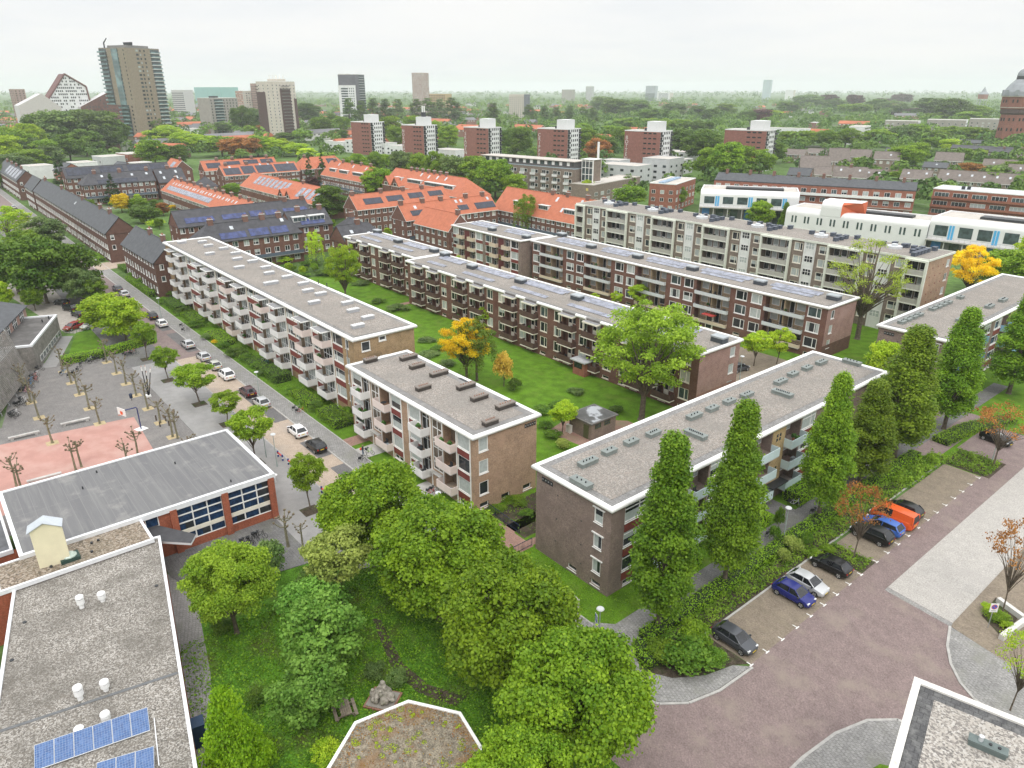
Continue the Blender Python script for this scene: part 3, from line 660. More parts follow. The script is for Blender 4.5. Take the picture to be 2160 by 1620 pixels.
# ------------------------------------------------------------------ blocks along the parking street (near and far one alike)
def block_c(label, yA, yB, bal, seed):
    global RND
    x0, x1, H = -49.0, -38.45, 10.1
    RND = random.Random(seed)
    b = Bld('apartment_block', label, 'apartment block', (x1, yA)); L = yB-yA; W = x1-x0
    E = b.fac((0,0), (0,1), L, 0, H-.2, BR_PURP); F = b.fac((-W,0), (1,0), W, 0, H-.2, BR_PURP)
    b.fac((0,L), (-1,0), W, 0, H-.2, BR_PURP); b.fac((-W,L), (0,-1), L, 0, H-.2, BR_PURP)
    fl = [1.3, 4.1, 6.9]; spand = MB(); yel = MB()
    S = lambda Y: Y-yA
    k = 0
    while yA+1.9+k*18.2+16.5 < yB:
        y = 1.9+k*18.2; k += 1
        for z in fl:
            for a in (y, y+13.3): E.win(a, z+.72, 3.2, 1.85, 'v.68 h.8', WHITE, .12, RND.choice('cdshb'), True, .1); lbox(E, spand, a, a+3.2, -.03, .035, z-.3, z+.6)
            for a in (y+3.5, y+9.7):
                E.hole(a, z+.02, a+3.3, z+2.5, 1.2); m = MB(); lbox(E, m, a, a+3.3, -1.28, -1.2, z, z+2.5, 0); lbox(E, m, a+.3, a+1.3, -1.2, -1.13, z+.05, z+2.15, 1); lbox(E, m, a+.4, a+1.2, -1.13, -1.12, z+.3, z+2.0, 2); lbox(E, m, a+1.5, a+3.0, -1.2, -1.13, z+.9, z+2.2, 1); lbox(E, m, a+1.6, a+2.9, -1.13, -1.12, z+1.0, z+2.1, 3)
                b.part('loggia_wall', m, [BR_PURP, WHITE, G_DARK, G_CURT])
                o = balcony(b, E, a-.15, a+3.45, 1.1, z, bal, 1.0); b._s0 = a-.15; [clutter(b, E, a+RND.uniform(.4,2.8), RND.uniform(.1,.8), z, o) for _ in range(RND.choice([0,1,2]))]
        for a in (y, y+13.3): E.win(a+.3, .25, 2.4, .6, 'v.5', WHITE, .12, 'd', True)
        lbox(E, yel, y+6.9, y+9.6, -.1, .06, 2.4, H-.25)
        ho = MB()
        for z in (3.6, 5.8, 8.0):
            for i in range(2):
                for j in range(2): lbox(E, ho, y+7.7+i*.6, y+8.05+i*.6, .06, .075, z+j*.55, z+j*.55+.38)
        ho.split('stair_window', G_DARK, b.root)
        m = MB(); lbox(E, m, y+6.6, y+9.9, .0, 1.2, 2.45, 2.6, 0); lbox(E, m, y+7.3, y+8.2, -.06, .0, .1, 2.2, 1); lbox(E, m, y+8.25, y+9.2, -.06, .0, .1, 2.2, 2); b.part('front_door', m, [DARK, WHITE, G_DARK])
    for z in (7.6, 4.75, 1.9): F.win(W-2.2, z, 1.15, 1.6, '', WHITE, .12, RND.choice('lch'), True, .1); m = MB(); lbox(F, m, W-2.35, W-.8, 0, .12, z+1.62, z+1.74); b.part('blind_box', m, WHITE)
    for s in (W-2.3, W-5.6): F.win(s, .35, 1.3, .6, '', WHITE, .2, 'd', True, .1)
    m = MB()
    for i in range(4): lbox(F, m, .9+i*.42, 1.25+i*.42, -.02, .04, 8.75, 9.25); lbox(F, m, .98+i*.42, 1.15+i*.42, .04, .05, 8.95, 9.1, 1)
    b.part('wall_vent', m, [DARK, STEEL])
    m = MB()
    for s, z in ((3.2,8.0),(3.1,5.2),(6.6,6.7),(6.7,4.0),(3.0,2.5),(6.8,1.8)): lbox(F, m, s, s+.14, -.01, .02, z, z+.14)
    b.part('wall_outlet', m, DARK)
    spand.split('spandrel', REDP, b.root); yel.split('stair_panel', BR_YEL, b.root)
    roof = flat_roof(b, -W, 0, 0, L, H, GRAV, TILE_EDGE, 1.0, .3)
    return b, roof, H
GG = M('grey_green_zinc', (.2,.225,.215), .5, .1, 2)
b, roof, H = block_c('three storey brown brick block with pale blue balconies behind the columnar oaks', 43.9, 98.3, M('pale_blue_panel', (.56,.68,.7), .5, .05, 1), 3)
for u, v, lx, ly, n in ((1240,975,.8,2.3,4),(1285,952,.8,1.7,2),(1331,932,.8,1.7,2),(1378,914,.8,1.8,4),(1467,916,2.6,.9,8),(1226,1018,2.4,.9,3),(1464,877,.8,2.2,3),(1502,861,.8,1.7,2),(1538,846,.8,1.8,2),(1575,832,.8,2.0,3),(1646,804,.8,2.2,3),(1672,788,.8,1.7,2),(1702,775,.8,1.7,2),(1732,763,.8,2.0,3),(1650,829,2.6,.9,8),(1796,763,2.4,.9,4)):
    X, Y, _ = G(u, v+5, H); vent_box(roof, min(max(X+38.45,-10.0),-.5), Y-43.9, H+.03, lx, ly, .5, GG, None, n)
E_ = b.facs[0]; m = MB(); lbox(E_, m, 50.6, 53.6, 0, 1.0, 9.35, 9.45); m.v = [(x, y, z-(.45 if x > .5 else 0)) for x, y, z in m.v]; b.part('awning', m, M('red_awning', (.6,.06,.06)))
b.finish()
b, roof, H = block_c('farther three storey brown brick block with sky blue balconies, right of the six storey flat', 119.2, 174.0, M('sky_blue_panel', (.3,.52,.72), .5, .05, 1), 5)
for i in range(9): vent_box(roof, -8.6, 3.5+i*2.2+(i//4)*3.2, H+.03, .9, 1.5, .5, GG, None, 2)
for yy, lx in ((2.6,2.4),(12.5,2.6),(31.5,2.6),(25,2.6)): vent_box(roof, -2.9 if yy > 5 else -4.4, yy, H+.03, .9 if yy > 5 else 2.4, 2.4 if yy > 5 else .9, .5, GG, None, 6)
b.finish(); block_a(); block_b()
RND = random.Random(11)
# ------------------------------------------------------------------ red brick blocks with brown balconies, solar roofs
BALC_BR = M('brown_panel', (.1,.06,.05), .6, .15, 1.5)
VD, VL = M('charcoal_vent', (.06,.068,.08), .5, .1, 2), M('light_lid', (.34,.37,.39), .45, .06, 2)
def block_d(label, x0, x1, y0, y1, anchors, door=None, singles=()):
    H = 10.0; b = Bld('apartment_block', label, 'apartment block', (x1, y0)); L = x1-x0; W = y1-y0
    F = b.fac((-L,0), (1,0), L, 0, H-.2, BR_RED); E = b.fac((0,0), (0,1), W, 0, H-.2, BR_PINK)  # end wall paler than the front: daylight on it put into the brick colour
    b.fac((0,W), (-1,0), L, 0, H-.2, BR_RED); b.fac((-L,W), (0,-1), W, 0, H-.2, BR_RED)
    S = lambda X: X-x0; fl = [1.25, 4.1, 6.95]; can = MB(); cut = []
    ok = lambda a, w: a > .3 and a+w < L-.2
    for A in anchors:
        for z in fl:
            for o, w in ((0,1.9),(3.7,1.9),(10.1,1.9)):
                if ok(S(A+o), w): F.win(S(A+o), z+.62, w, 1.85, 'v.62', CREAM, .1, None, True, .11)
            for o in (5.75, 11.7):
                if not ok(S(A+o), 3.7): continue
                s0 = S(A+o); F.hole(s0+.25, z+.02, s0+3.45, z+2.5, .75); m = MB(); lbox(F, m, s0+.25, s0+3.45, -.85, -.75, z, z+2.5, 0)
                lbox(F, m, s0+1.0, s0+1.95, -.75, -.68, z+.05, z+2.25, 1); lbox(F, m, s0+1.12, s0+1.83, -.68, -.665, z+.9, z+2.1, 2); lbox(F, m, s0+2.05, s0+3.35, -.75, -.68, z+.8, z+2.25, 1); lbox(F, m, s0+2.17, s0+3.23, -.68, -.665, z+.92, z+2.13, RND.choice([2,3])); b.part('loggia_wall', m, [BR_RED, CREAM, G_DARK, G_CURT])
                q = balcony(b, F, s0, s0+3.7, 1.15, z, BALC_BR, .95, CONC, CREAM); b._s0 = s0; [clutter(b, F, s0+RND.uniform(.5,3.2), RND.uniform(.2,.9), z, q) for _ in range(RND.choice([0,1,1]))]
        for o in (5.75, 11.7):
            if ok(S(A+o), 3.7): s0 = S(A+o)+.1; cut.append(s0); lbox(F, can, s0, s0+3.5, -.2, 1.15, 9.35, 9.6, 0); lbox(F, can, s0+.12, s0+3.38, -1.2, 1.03, 9.61, 9.63, 1); lbox(F, can, s0+.2, s0+.32, .95, 1.1, 7, 9.35, 0)
        for o in (0, 3.7, 6.3, 12.2):
            if ok(S(A+o), 1.8): F.win(S(A+o), .3, 1.5, .55, '', CREAM, .15, 'd', True)
    for z in (7.55, 4.75, 1.9): E.win(W-2.5, z, 1.35, 1.6, '', WHITE, .12, RND.choice('dlc'), True, .1)
    m = MB(); lbox(E, m, -.004, W+.0, -.01, .006, .0, 3.3); b.part('brick_plinth', m, BRICK('orange_brown_brick', (.3,.15,.11), (.25,.12,.09), (.28,.2,.17)))
    b.part('canopy', can, [CREAM, M('canopy_felt',(.1,.1,.105))])
    m = MB(); m.box(-L-.08,-.08,H-.25,.08,W+.08,H-.02,1); m.face([(-L-.08,-.08,H),(.08,-.08,H),(.08,W+.08,H),(-L-.08,W+.08,H)], 1); m.face([(-L+.7,.9,H+.02),(-.7,.9,H+.02),(-.7,W-.7,H+.02),(-L+.7,W-.7,H+.02)], 0)
    roof = b.part('roof', m, [GRAV, BITUM])
    # white bead, interrupted where the balcony canopies cut into the eaves
    p = MB(); cs = sorted(cut); segs = []; c = -.2
    for s in cs: segs.append((c, s)); c = s+3.5
    segs.append((c, L+.2))
    for a, e in segs: p.tube([(-L+a, -.12, H-.12), (-L+e, -.12, H-.12)], .28, 10)
    for a, e in (((0+.12,-.2),(.12,W+.2)), ((.2,W+.12),(-L-.2,W+.12)), ((-L-.12,W+.2),(-L-.12,-.2))): p.tube([(*a,H-.12),(*e,H-.12)], .28, 10)
    b.part('fascia', p, WHITE, parent=roof)
    return b, F, roof, H
def panels(b, roof, spans, H, y_front, y_back, mat=PV_L, rows=2):
    for a, c in spans:
        n = int((c-a)/1.72)
        solar_row(roof, a, y_front, H+.02, n, 1.66, 1.0, .2, 'x', mat, each=False)
        for r in range(rows): solar_row(roof, a-1.5, y_back+r*1.25, H+.02, n+1, 1.66, 1.0, .2, 'x', mat)
b, F, roof, H = block_d('long three storey red brick block with brown balconies above the central lawn', -140.25, -59.45, 85.3, 95.5, [-142.8,-126.8,-110.8,-94.8,-78.8,-62.8])
for X in (-138.5,-124.4,-108.2,-92.0,-76.3,-60.9): vent_box(roof, X+59.45, 6.6 if X > -130 else 9.2, H+.02, 2.2, 1.5, .95, VD, VL, 0)
panels(b, roof, [(-76.5,-68),(-63,-52.5),(-47,-36.5),(-31,-20.5),(-14.8,-4.5)], H, 2.4, 6.6)
m = MB(); s = -85+140.25
lbox(F, m, s+.6, s+4.2, 0, 2.3, 2.55, 2.75, 1); lbox(F, m, s+1.0, s+3.8, 0, 1.9, 0, 2.55, 0); lbox(F, m, s+1.3, s+3.2, 1.9, 1.93, 1.3, 2.3, 2); b.part('entrance_porch', m, [BR_ORG, M('porch_roof', (.42,.43,.44)), G_DARK])
b.finish()
b, F, roof, H = block_d('shorter red brick block with brown balconies, set back at the end of its longer twin', -175.6, -141.4, 88.2, 98.3, [-178.1,-162.1,-146.1])
for X, Y in ((-159.3,6.4),(-144,7),(-174.2,9)): vent_box(roof, X+141.4, Y, H+.02, 2.2, 1.5, .95, VD, VL, 0)
panels(b, roof, [(-31,-20.5),(-14.5,-5)], H, 2.6, 6.2)
b.finish()
# ------------------------------------------------------------------ block with recessed loggias
def block_e():
    x0, x1, y0, y1, H = -140.0, -59.75, 122.75, 133.3, 10.0
    b = Bld('apartment_block', 'three storey red brick block with pale grey loggia fronts beyond the brown balconied block', 'apartment block', (x1, y0)); L = x1-x0; W = y1-y0
    F = b.fac((-L,0), (1,0), L, 0, H-.2, BR_RED); E = b.fac((0,0), (0,1), W, 0, H-.2, BR_PINK); b.fac((0,W), (-1,0), L, 0, H-.2, BR_RED); b.fac((-L,W), (0,-1), W, 0, H-.2, BR_RED)  # side towards the light gets the paler brick, lighting put into colour
    S = lambda X: X-x0; fl = [1.25, 4.1, 6.95]; LG = M('pale_grey_panel', (.56,.6,.6), .55, .05, 1); BG = M('beige_panel', (.62,.52,.4), .55, .05, 1); TAN = M('tan_render', (.4,.31,.2), .8, .08, 1)
    wins = [(-139.5,2.6),(-63.5,2.6)]
    for k in range(5):
        a = -136.55+k*16.1
        for z in fl:
            F.hole(S(a), z+.02, S(a+8.2), z+2.6, 1.5); m = MB(); lbox(F, m, S(a), S(a+8.2), -1.6, -1.5, z, z+2.6, 0)
            for s, w, zl, gl in ((.5,1.6,.8,3),(2.5,1.0,.05,2),(4.3,1.0,.05,2),(5.7,1.8,.8,3)):
                lbox(F, m, S(a)+s, S(a)+s+w, -1.5, -1.43, z+zl, z+2.3, 1); lbox(F, m, S(a)+s+.1, S(a)+s+w-.1, -1.43, -1.415, z+zl+.1, z+2.2, gl if RND.random() < .7 else 2)
            lbox(F, m, S(a)+4.0, S(a)+4.1, -1.5, .2, z, z+2.6, 0)
            b.part('loggia_wall', m, [TAN, WHITE, G_DARK, G_CURT])
            low = z < 2
            q = balcony(b, F, S(a)+.02, S(a+8.2)-.02, .55, z, BG if low else LG, .62); b._s0 = S(a)
            m = MB(); lbox(F, m, S(a)+.05, S(a+8.2)-.05, .5, .53, z+.62, z+.66); [lbox(F, m, S(a)+.1+i*.82, S(a)+.13+i*.82, .5, .53, z+.62, z+1.05) for i in range(11)]; lbox(F, m, S(a)+.05, S(a+8.2)-.05, .5, .54, z+1.05, z+1.1); b.part('railing', m, DARK)
            [clutter(b, F, S(a)+RND.uniform(.5,7.6), RND.uniform(-1,.3), z, q) for _ in range(RND.choice([1,2,3]))]
        m = MB(); lbox(F, m, S(a)+2.8, S(a)+5.6, 0, 1.4, 3.1, 3.25, 1); lbox(F, m, S(a)+3.3, S(a)+5.0, .0, .35, .1, 2.9, 0); lbox(F, m, S(a)+3.5, S(a)+4.8, .35, .37, .3, 2.7, 2)
        if k == 3: b.part('entrance_porch', m, [CREAM, M('red_porch',(.4,.06,.05)), G_DARK])
        if k < 4: wins += [(a+9.45,2.6),(a+12.95,2.4)]
    for X, w in wins:
        for z in fl: F.win(S(X), z+.62, w, 1.9, 'v.68', WHITE, .1, None, True, .13)
        F.win(S(X)+.3, .3, 1.5, .55, '', CREAM, .15, 'd', True)
    for z in (7.5, 4.7, 1.9): E.win(1.4, z, 1.25, 1.6, '', WHITE, .12, RND.choice('dlc'), True, .11)
    m = MB(); lbox(E, m, -.004, W, -.01, .006, 0, 2.6); b.part('brick_plinth', m, BR_DK)
    roof = flat_roof(b, -L, 0, 0, W, H, GRAV, BITUM, .8, .28)
    for X, Y in ((-123.3,4.6),(-108.4,4.6),(-93,4.6),(-76.8,5),(-61.8,5.6),(-139,9.6)): vent_box(roof, X-x1, Y, H+.02, 2.2, 1.6, .95, VD, VL, 0)
    panels(b, roof, [(-75.5,-65),(-59.5,-49.5),(-45.5,-34.5),(-30.5,-18.5),(-13.8,-3.6)], H, 3.6, 5.6)
    b.finish()
block_e()
def block_h():
    x0, x1, y0, y1, H = -171.7, -141.5, 120.2, 130.9, 10.0
    b = Bld('apartment_block', 'brown block with cream balconies and dark red panels between orange roof and loggia block', 'apartment block', (x1, y0)); L = x1-x0; W = y1-y0
    F = b.fac((-L,0), (1,0), L, 0, H-.2, BR_GREY); E = b.fac((0,0), (0,1), W, 0, H-.2, BR_PURP); b.fac((0,W), (-1,0), L, 0, H-.2, BR_GREY); b.fac((-L,W), (0,-1), W, 0, H-.2, BR_GREY)
    BG = M('beige_panel', (.62,.52,.4), .55, .05, 1); sp = MB(); pan = MB(); pst = MB()
    for o in (.2, 15.4):
        for z in (1.25, 4.1, 6.95):
            for a, w in ((o,2.6),(o+10.9,2.9)): F.win(a, z+.65, w, 1.9, 'v.7', WHITE, .1, RND.choice('ccdbm'), True, .1); lbox(F, sp, a, a+w, -.04, .03, z-.28, z+.58)
            for a in (o+2.75, o+7.9): F.win(a+.3, z+.05, 2.0, 2.3, 'v.5 h.75', WHITE, .5, 'd', False); balcony(b, F, a, a+2.75, 1.0, z, BG, .95)
            lbox(F, pan, o+5.6, o+7.8, -.04, .05, z, z+2.4)
        for s in (o+2.65, o+10.75): lbox(F, pst, s-.08, s+.12, -.02, .12, 0, H-.3)
    sp.split('spandrel', REDP, b.root); pan.split('stair_panel', M('dark_red_panel',(.12,.03,.03)), b.root); pst.split('white_post', WHITE, b.root)
    roof = flat_roof(b, -L, 0, 0, W, H, GRAV, BITUM, .8, .28)
    for X in (-157.2,-142.8): vent_box(roof, X-x1, 3, H+.02, 2.2, 1.5, .95, VD, VL, 0)
    panels(b, roof, [(-28,-18.5),(-12.5,-3.5)], H, 4.4, 6.4)
    b.finish()
block_h()
# ------------------------------------------------------------------ taller gallery flat with white frames
def block_f():
    x0, x1, y0, y1, H = -151.2, -54.8, 149.6, 161.2, 15.6
    b = Bld('apartment_block', 'long six storey brown flat with cream framed loggias and white stair panels', 'apartment block', (x1, y0)); L = x1-x0; W = y1-y0
    F = b.fac((-L,0), (1,0), L, 0, H-.2, BR_GREY); E = b.fac((0,0), (0,1), W, 0, H-.2, BR_BUFF); b.fac((0,W), (-1,0), L, 0, H-.2, BR_GREY); b.fac((-L,W), (0,-1), W, 0, H-.2, BR_GREY)
    S = lambda X: X-x0; fl = [1.0+2.85*i for i in range(5)]; CR = M('greenish_cream_paint', (.66,.68,.6), .55, .05, 1); PN = M('grey_cream_panel', (.42,.41,.37), .6, .06, 1)
    st = MB(); fr = MB()
    for k in range(7):
        a = -155.05+16.05*k; s0, s1 = max(S(a), .1), min(S(a+7.2), L-.1)
        for z in fl:
            if s1-s0 > 1:
                F.hole(s0+.2, z+.02, s1-.2, z+2.6, 1.4); m = MB(); lbox(F, m, s0+.2, s1-.2, -1.5, -1.4, z, z+2.6, 0)
                n = max(1, int((s1-s0)/1.7))
                for i in range(n): q = s0+.4+i*(s1-s0-.6)/n; lbox(F, m, q, q+1.3, -1.4, -1.34, z+(.05 if i % 2 else .7), z+2.3, 1); lbox(F, m, q+.1, q+1.2, -1.34, -1.33, z+(.9 if i % 2 else .8), z+2.2, RND.choice([2,2,3]))
                b.part('loggia_wall', m, [BR_GREY, WHITE, G_DARK, G_CURT])
                q = balcony(b, F, s0+.15, s1-.15, .5, z, PN, 1.0, CONC, None); b._s0 = s0; [clutter(b, F, s0+RND.uniform(.5,max(.6,s1-s0-.5)), RND.uniform(-1,.2), z, q) for _ in range(RND.choice([0,1,2]))]
                lbox(F, fr, s0, s1, .45, .62, z-.22, z-.03)
            for o, w in ((8.0,2.0),(13.8,2.0)):
                if .2 < S(a+o) and S(a+o)+w < L-.2: F.win(S(a+o), z+.75, w, 1.75, 'v.7', CREAM, .1, None, True, .13)
            if 0 < S(a+10.5) and S(a+13) < L: F.win(S(a+10.7), z+1.35, 2.0, 1.45, 'v.33 v.66 h.55', WHITE, -.0 or .04, RND.choice('dc'), False, .1)
        if s1-s0 > 1:
            for q in (s0, s1): lbox(F, fr, q-.22, q+.22, .2, .72, 0, H-.55)
            lbox(F, fr, s0-.22, s1+.22, .2, .75, H-.55, H-.2)
        if 0 < S(a+10.5) and S(a+13) < L: lbox(F, st, S(a+10.5), S(a+12.9), .0, .008, 0, H-.3); [lbox(F, st, S(a+q)-.12, S(a+q)+.1, .0, .2, 0, H-.25) for q in (10.5, 12.95)]
    for X in range(-148, -58, 4):
        F.win(S(X), .25, .8, .55, '', WHITE, .12, 'd', True)
    for z in (12.9, 10.05, 7.2, 4.35): E.win(W-2.6, z, 1.5, 1.5, 'v.5', WHITE, .12, RND.choice('dc'), True, .1)
    m = MB()
    for i in range(8):
        for j in range(3): lbox(E, m, 1.6+j*2.5+(i%2)*.8, 1.95+j*2.5+(i%2)*.8, -.01, .02, 1.6+i*1.7, 1.85+i*1.7)
    b.part('wall_outlet', m, REDP)
    fr.split('loggia_frame', CR, b.root); st.split('stair_panel', M('white_stair_panel', (.7,.71,.69), .5, .04, 1), b.root)
    m = MB(); m.box(-L-.1,-.1,H-.2,.1,W+.1,H-.02,1); m.face([(-L-.1,-.1,H),(.1,-.1,H),(.1,W+.1,H),(-L-.1,W+.1,H)], 0)
    roof = b.part('roof', m, [GRAV, BITUM]); p = MB(); p.ring(-L, 0, 0, W, [(.12,H-.3),(.25,H-.3),(.25,H+.12),(.12,H+.12)]); b.part('fascia', p, CR, parent=roof)
    bx = M('blue_charcoal_vent', (.075,.09,.12), .45, .12, 2)
    for k in range(6):
        c = -149.5+16.05*k
        for dx, dy in ((2.0,8.2),(3.8,9.6),(6.4,9.4),(8.2,8.4),(9.6,4.6),(9.7,6.6),(9.6,8.8),(11.4,10.4)):
            if c+dx < x1-2: vent_box(roof, c+dx-x1, dy-.6, H+.02, .8, 1.2, .8, bx, bx, 0)
        m = MB(); m.cyl(0,0,0,.5,1.5,1.5,14); m.cyl(0,0,.5,.9,.6,.6,10); m.build('roof_fan', ALU, roof, (c+5.0-x1, 6.2, H))
    for dx, dy in ((-3.4,1.2),(-3.4,2.7),(-3.4,4.2),(-3.4,5.7),(-3.4,7.2),(-8.5,8.5)): vent_box(roof, dx, dy, H+.02, .8, 1.2, .8, bx, bx, 0)
    b.finish()
block_f()
# ------------------------------------------------------------------ brick substation on the lawn
def shed():
    b = Bld('substation', 'small flat roofed brick substation with green door on the lawn', 'utility building', (-63.4, 67.0))
    F = b.fac((-4.4,0), (1,0), 4.4, 0, 2.5, BR_GREY); E = b.fac((0,0), (0,1), 5.0, 0, 2.5, BR_GREY); b.fac((0,5), (-1,0), 4.4, 0, 2.5, BR_GREY); b.fac((-4.4,5), (0,-1), 5, 0, 2.5, BR_GREY)
    E.win(.7, 1.5, 1.3, .8, 'h.5', M('green_frame',(.09,.1,.045)), .08, 'm', False); E.win(2.6, 1.5, 1.3, .8, 'h.5', M('green_frame',(.09,.1,.045)), .08, 'm', False)
    m = MB(); lbox(F, m, 2.9, 3.9, -.03, .04, .05, 2.1); b.part('door', m, M('olive_green_door', (.09,.1,.045), .6, .08, 2))
    m = MB(); m.box(-4.65,-.25,2.5,.25,5.25,2.68,1); m.face([(-4.4,0,2.69),(0,0,2.69),(0,5,2.69),(-4.4,5,2.69)], 0)
    wet = M('pale_patched_felt', (.1,.1,.1), .7, .15, 1, stain=(.42,.44,.47), sscale=.35, slo=.5, shi=.56); b.part('roof', m, [wet, M('roof_edge',(.16,.155,.15))])  # dark matte felt with sharp-edged pale patches
    m = MB(); m.box(0,0,0,.9,.45,1.15); m.box(-.03,-.03,1.15,.93,.48,1.2); m.box(.43,-.015,.05,.46,0,1.1,1)
    tag(m.build('utility_cabinet', [M('white_cabinet',(.66,.66,.62),.5,.05,2), DARK], None, (-67.8,66.3,.0)), 'white metal cabinet beside the wall of the brick substation', 'cabinet')
    b.finish()
shed()
# ------------------------------------------------------------------ terraces with pitched roofs
SKYL = GLASS('pale_skylight', (.5,.54,.58), .15, .5, .1)
CHIM = BRICK('chimney_brick', (.22,.1,.075), (.17,.08,.06), (.2,.16,.14))
def terrace(label, x0, x1, y0, y1, axis, eave, ridge, roofm, wallm, bays=5.0, floors=3, hip=(0,0), solar=(), sky=(), chim=(), dorm=(), ww=1.5, wh=1.5, rot=0.0, frame=None, name='terrace', cat='terraced houses', top_band=False, gable_w=True, group=None, cross=(), gallery=None, near=False):
    if axis == 'x': b = Bld(name, label, cat, (x0, y0), rot, group, near=near); L, W = x1-x0, y1-y0
    else: b = Bld(name, label, cat, (x1, y0), math.pi/2+rot, group, near=near); L, W = y1-y0, x1-x0
    fm = frame or WHITE
    F = b.fac((0,0), (1,0), L, 0, eave, wallm); K = b.fac((L,W), (-1,0), L, 0, eave, wallm)
    hl, hr = hip; iw = b.mi(wallm)
    E = b.fac((L,0), (0,1), W, 0, eave, wallm); Wf = b.fac((0,W), (0,-1), W, 0, eave, wallm)
    if not hr: b.wall.face([(L,0,eave),(L,W,eave),(L,W/2,ridge-.05)], iw)
    if not hl: b.wall.face([(0,W,eave),(0,0,eave),(0,W/2,ridge-.05)], iw)
    fh = eave/floors; dep = .1 if near else 0
    n = max(1, int(L/bays)); bw = L/n
    for i in range(n):
        for k in range(floors):
            z = k*fh+.85; h = min(wh, fh-1.15)
            if k == floors-1 and top_band: z = eave-1.45; h = 1.25
            if k == 0 and i % 2 == 0:
                F.win(i*bw+.5, .15, 1.05, 2.1, 'h.75', fm, dep, 'd', False, .1); F.win(i*bw+bw*.5, .9, min(1.7, bw*.42), 1.4, 'v.5', fm, dep, None, True, .1)
            else:
                w = min(ww, bw*.42)
                F.win(i*bw+bw*.06, z, w, h, 'v.5', fm, dep, None, True, .1); F.win(i*bw+bw*.53, z, w, h, 'v.35', fm, dep, None, True, .1)
    if gable_w:
        for k in range(1, floors):
            for f in (E, Wf): f.win(W*.12, k*fh+.9, 1.0, 1.35, '', fm, dep, None, True, .12); f.win(W*.7, k*fh+.9, 1.0, 1.35, '', fm, dep, None, True, .12)
    o = .35; sl = (ridge-eave)/(W/2); ez = eave-o*sl; th = .16
    ol = 0 if not hl else o; orr = 0 if not hr else o
    rl, rr = (hl if hl else -.12), (L-hr if hr else L+.12); xl, xr = (-o if hl else -.12), (L+o if hr else L+.12)
    m = MB()
    m.face([(xl,-o,ez+th),(xr,-o,ez+th),(rr,W/2,ridge+th),(rl,W/2,ridge+th)]); m.face([(xr,W+o,ez+th),(xl,W+o,ez+th),(rl,W/2,ridge+th),(rr,W/2,ridge+th)])
    if hl: m.face([(xl,W+o,ez+th),(xl,-o,ez+th),(rl,W/2,ridge+th)])
    if hr: m.face([(xr,-o,ez+th),(xr,W+o,ez+th),(rr,W/2,ridge+th)])
    m.face([(xl,-o,ez-.05),(xr,-o,ez-.05),(xr,-o,ez+th),(xl,-o,ez+th)], 1); m.face([(xr,W+o,ez-.05),(xl,W+o,ez-.05),(xl,W+o,ez+th),(xr,W+o,ez+th)], 1)
    m.face([(xl,W+o,ez-.05),(xr,W+o,ez-.05),(xr,-o,ez-.05),(xl,-o,ez-.05)], 1)
    for xe, on, s in ((xl,hl,-1),(xr,hr,1)):
        if not on:
            m.face([(xe,-o,ez-.05),(xe,W/2,ridge-.05),(xe,W/2,ridge+th),(xe,-o,ez+th)][::s], 1); m.face([(xe,W/2,ridge-.05),(xe,W+o,ez-.05),(xe,W+o,ez+th),(xe,W/2,ridge+th)][::s], 1)
    if rr > rl: m.tube([(rl,W/2,ridge+th),(rr,W/2,ridge+th)], .13, 6)
    roof = b.part('roof', m, [roofm, WHITE if roofm not in (SLATE, SLATE_D) else DARK])
    N = Vector((0, -sl, 1)).normalized()
    sp = lambda u, t, h: (u, (-o)*(1-t)+W/2*t-N.y*-h*1.0, ez+th+(ridge-ez)*t+N.z*h)
    for u0, u1, t0, t1, pm in solar:
        m = MB(); q = [sp(u0,t0,.1), sp(u1,t0,.1), sp(u1,t1,.1), sp(u0,t1,.1)]; m.face(q, 0)
        for k in range(4): a, c = q[k], q[(k+1)%4]; m.face([(a[0],a[1],a[2]-.08),(c[0],c[1],c[2]-.08),c,a], 1)
        nn = max(1, round((u1-u0)/1.7))
        for k in range(1, nn): u = u0+(u1-u0)*k/nn; m.face([sp(u-.025,t0,.106), sp(u+.025,t0,.106), sp(u+.025,t1,.106), sp(u-.025,t1,.106)], 1)
        m.build('solar_panel', [pm, ALU if pm is PV_L else DARK], roof)
    for u, t in sky:
        m = MB(); q = [sp(u,t,.07), sp(u+.9,t,.07), sp(u+.9,t+.17,.07), sp(u,t+.17,.07)]; m.face(q, 0)
        for k in range(4): a, c = q[k], q[(k+1)%4]; m.face([(a[0],a[1],a[2]-.07),(c[0],c[1],c[2]-.07),c,a], 1)
        m.build('skylight', [SKYL, WHITE], roof)
    for u in chim:
        m = MB(); y = W/2; m.box(u-.7,y-.45,ridge-1.4,u+.7,y+.45,ridge+1.25,0); m.box(u-.78,y-.53,ridge+1.25,u+.78,y+.53,ridge+1.37,1)
        for k in (-.4, 0, .4): m.cyl(u+k,y,ridge+1.37,ridge+1.75,.13,.11,7,2)
        m.build('chimney', [CHIM, CONC, M('clay_pot',(.33,.15,.09))], roof)
    for u, w in dorm:
        t = .32; y = (-o)*(1-t)+W/2*t; z = ez+th+(ridge-ez)*t; m = MB()
        m.box(u, y, z-.2, u+w, y+1.9, z+1.35, 0); m.box(u-.12, y-.18, z+1.35, u+w+.12, y+2.2, z+1.5, 0)
        k = max(1, int(w/1.1))
        for i in range(k): m.box(u+.15+i*(w-.2)/k, y-.03, z+.2, u+.15+(i+1)*(w-.2)/k-.12, y+.01, z+1.2, 1)
        m.build('dormer', [M('grey_white_dormer',(.6,.61,.6)), G_MID], roof)
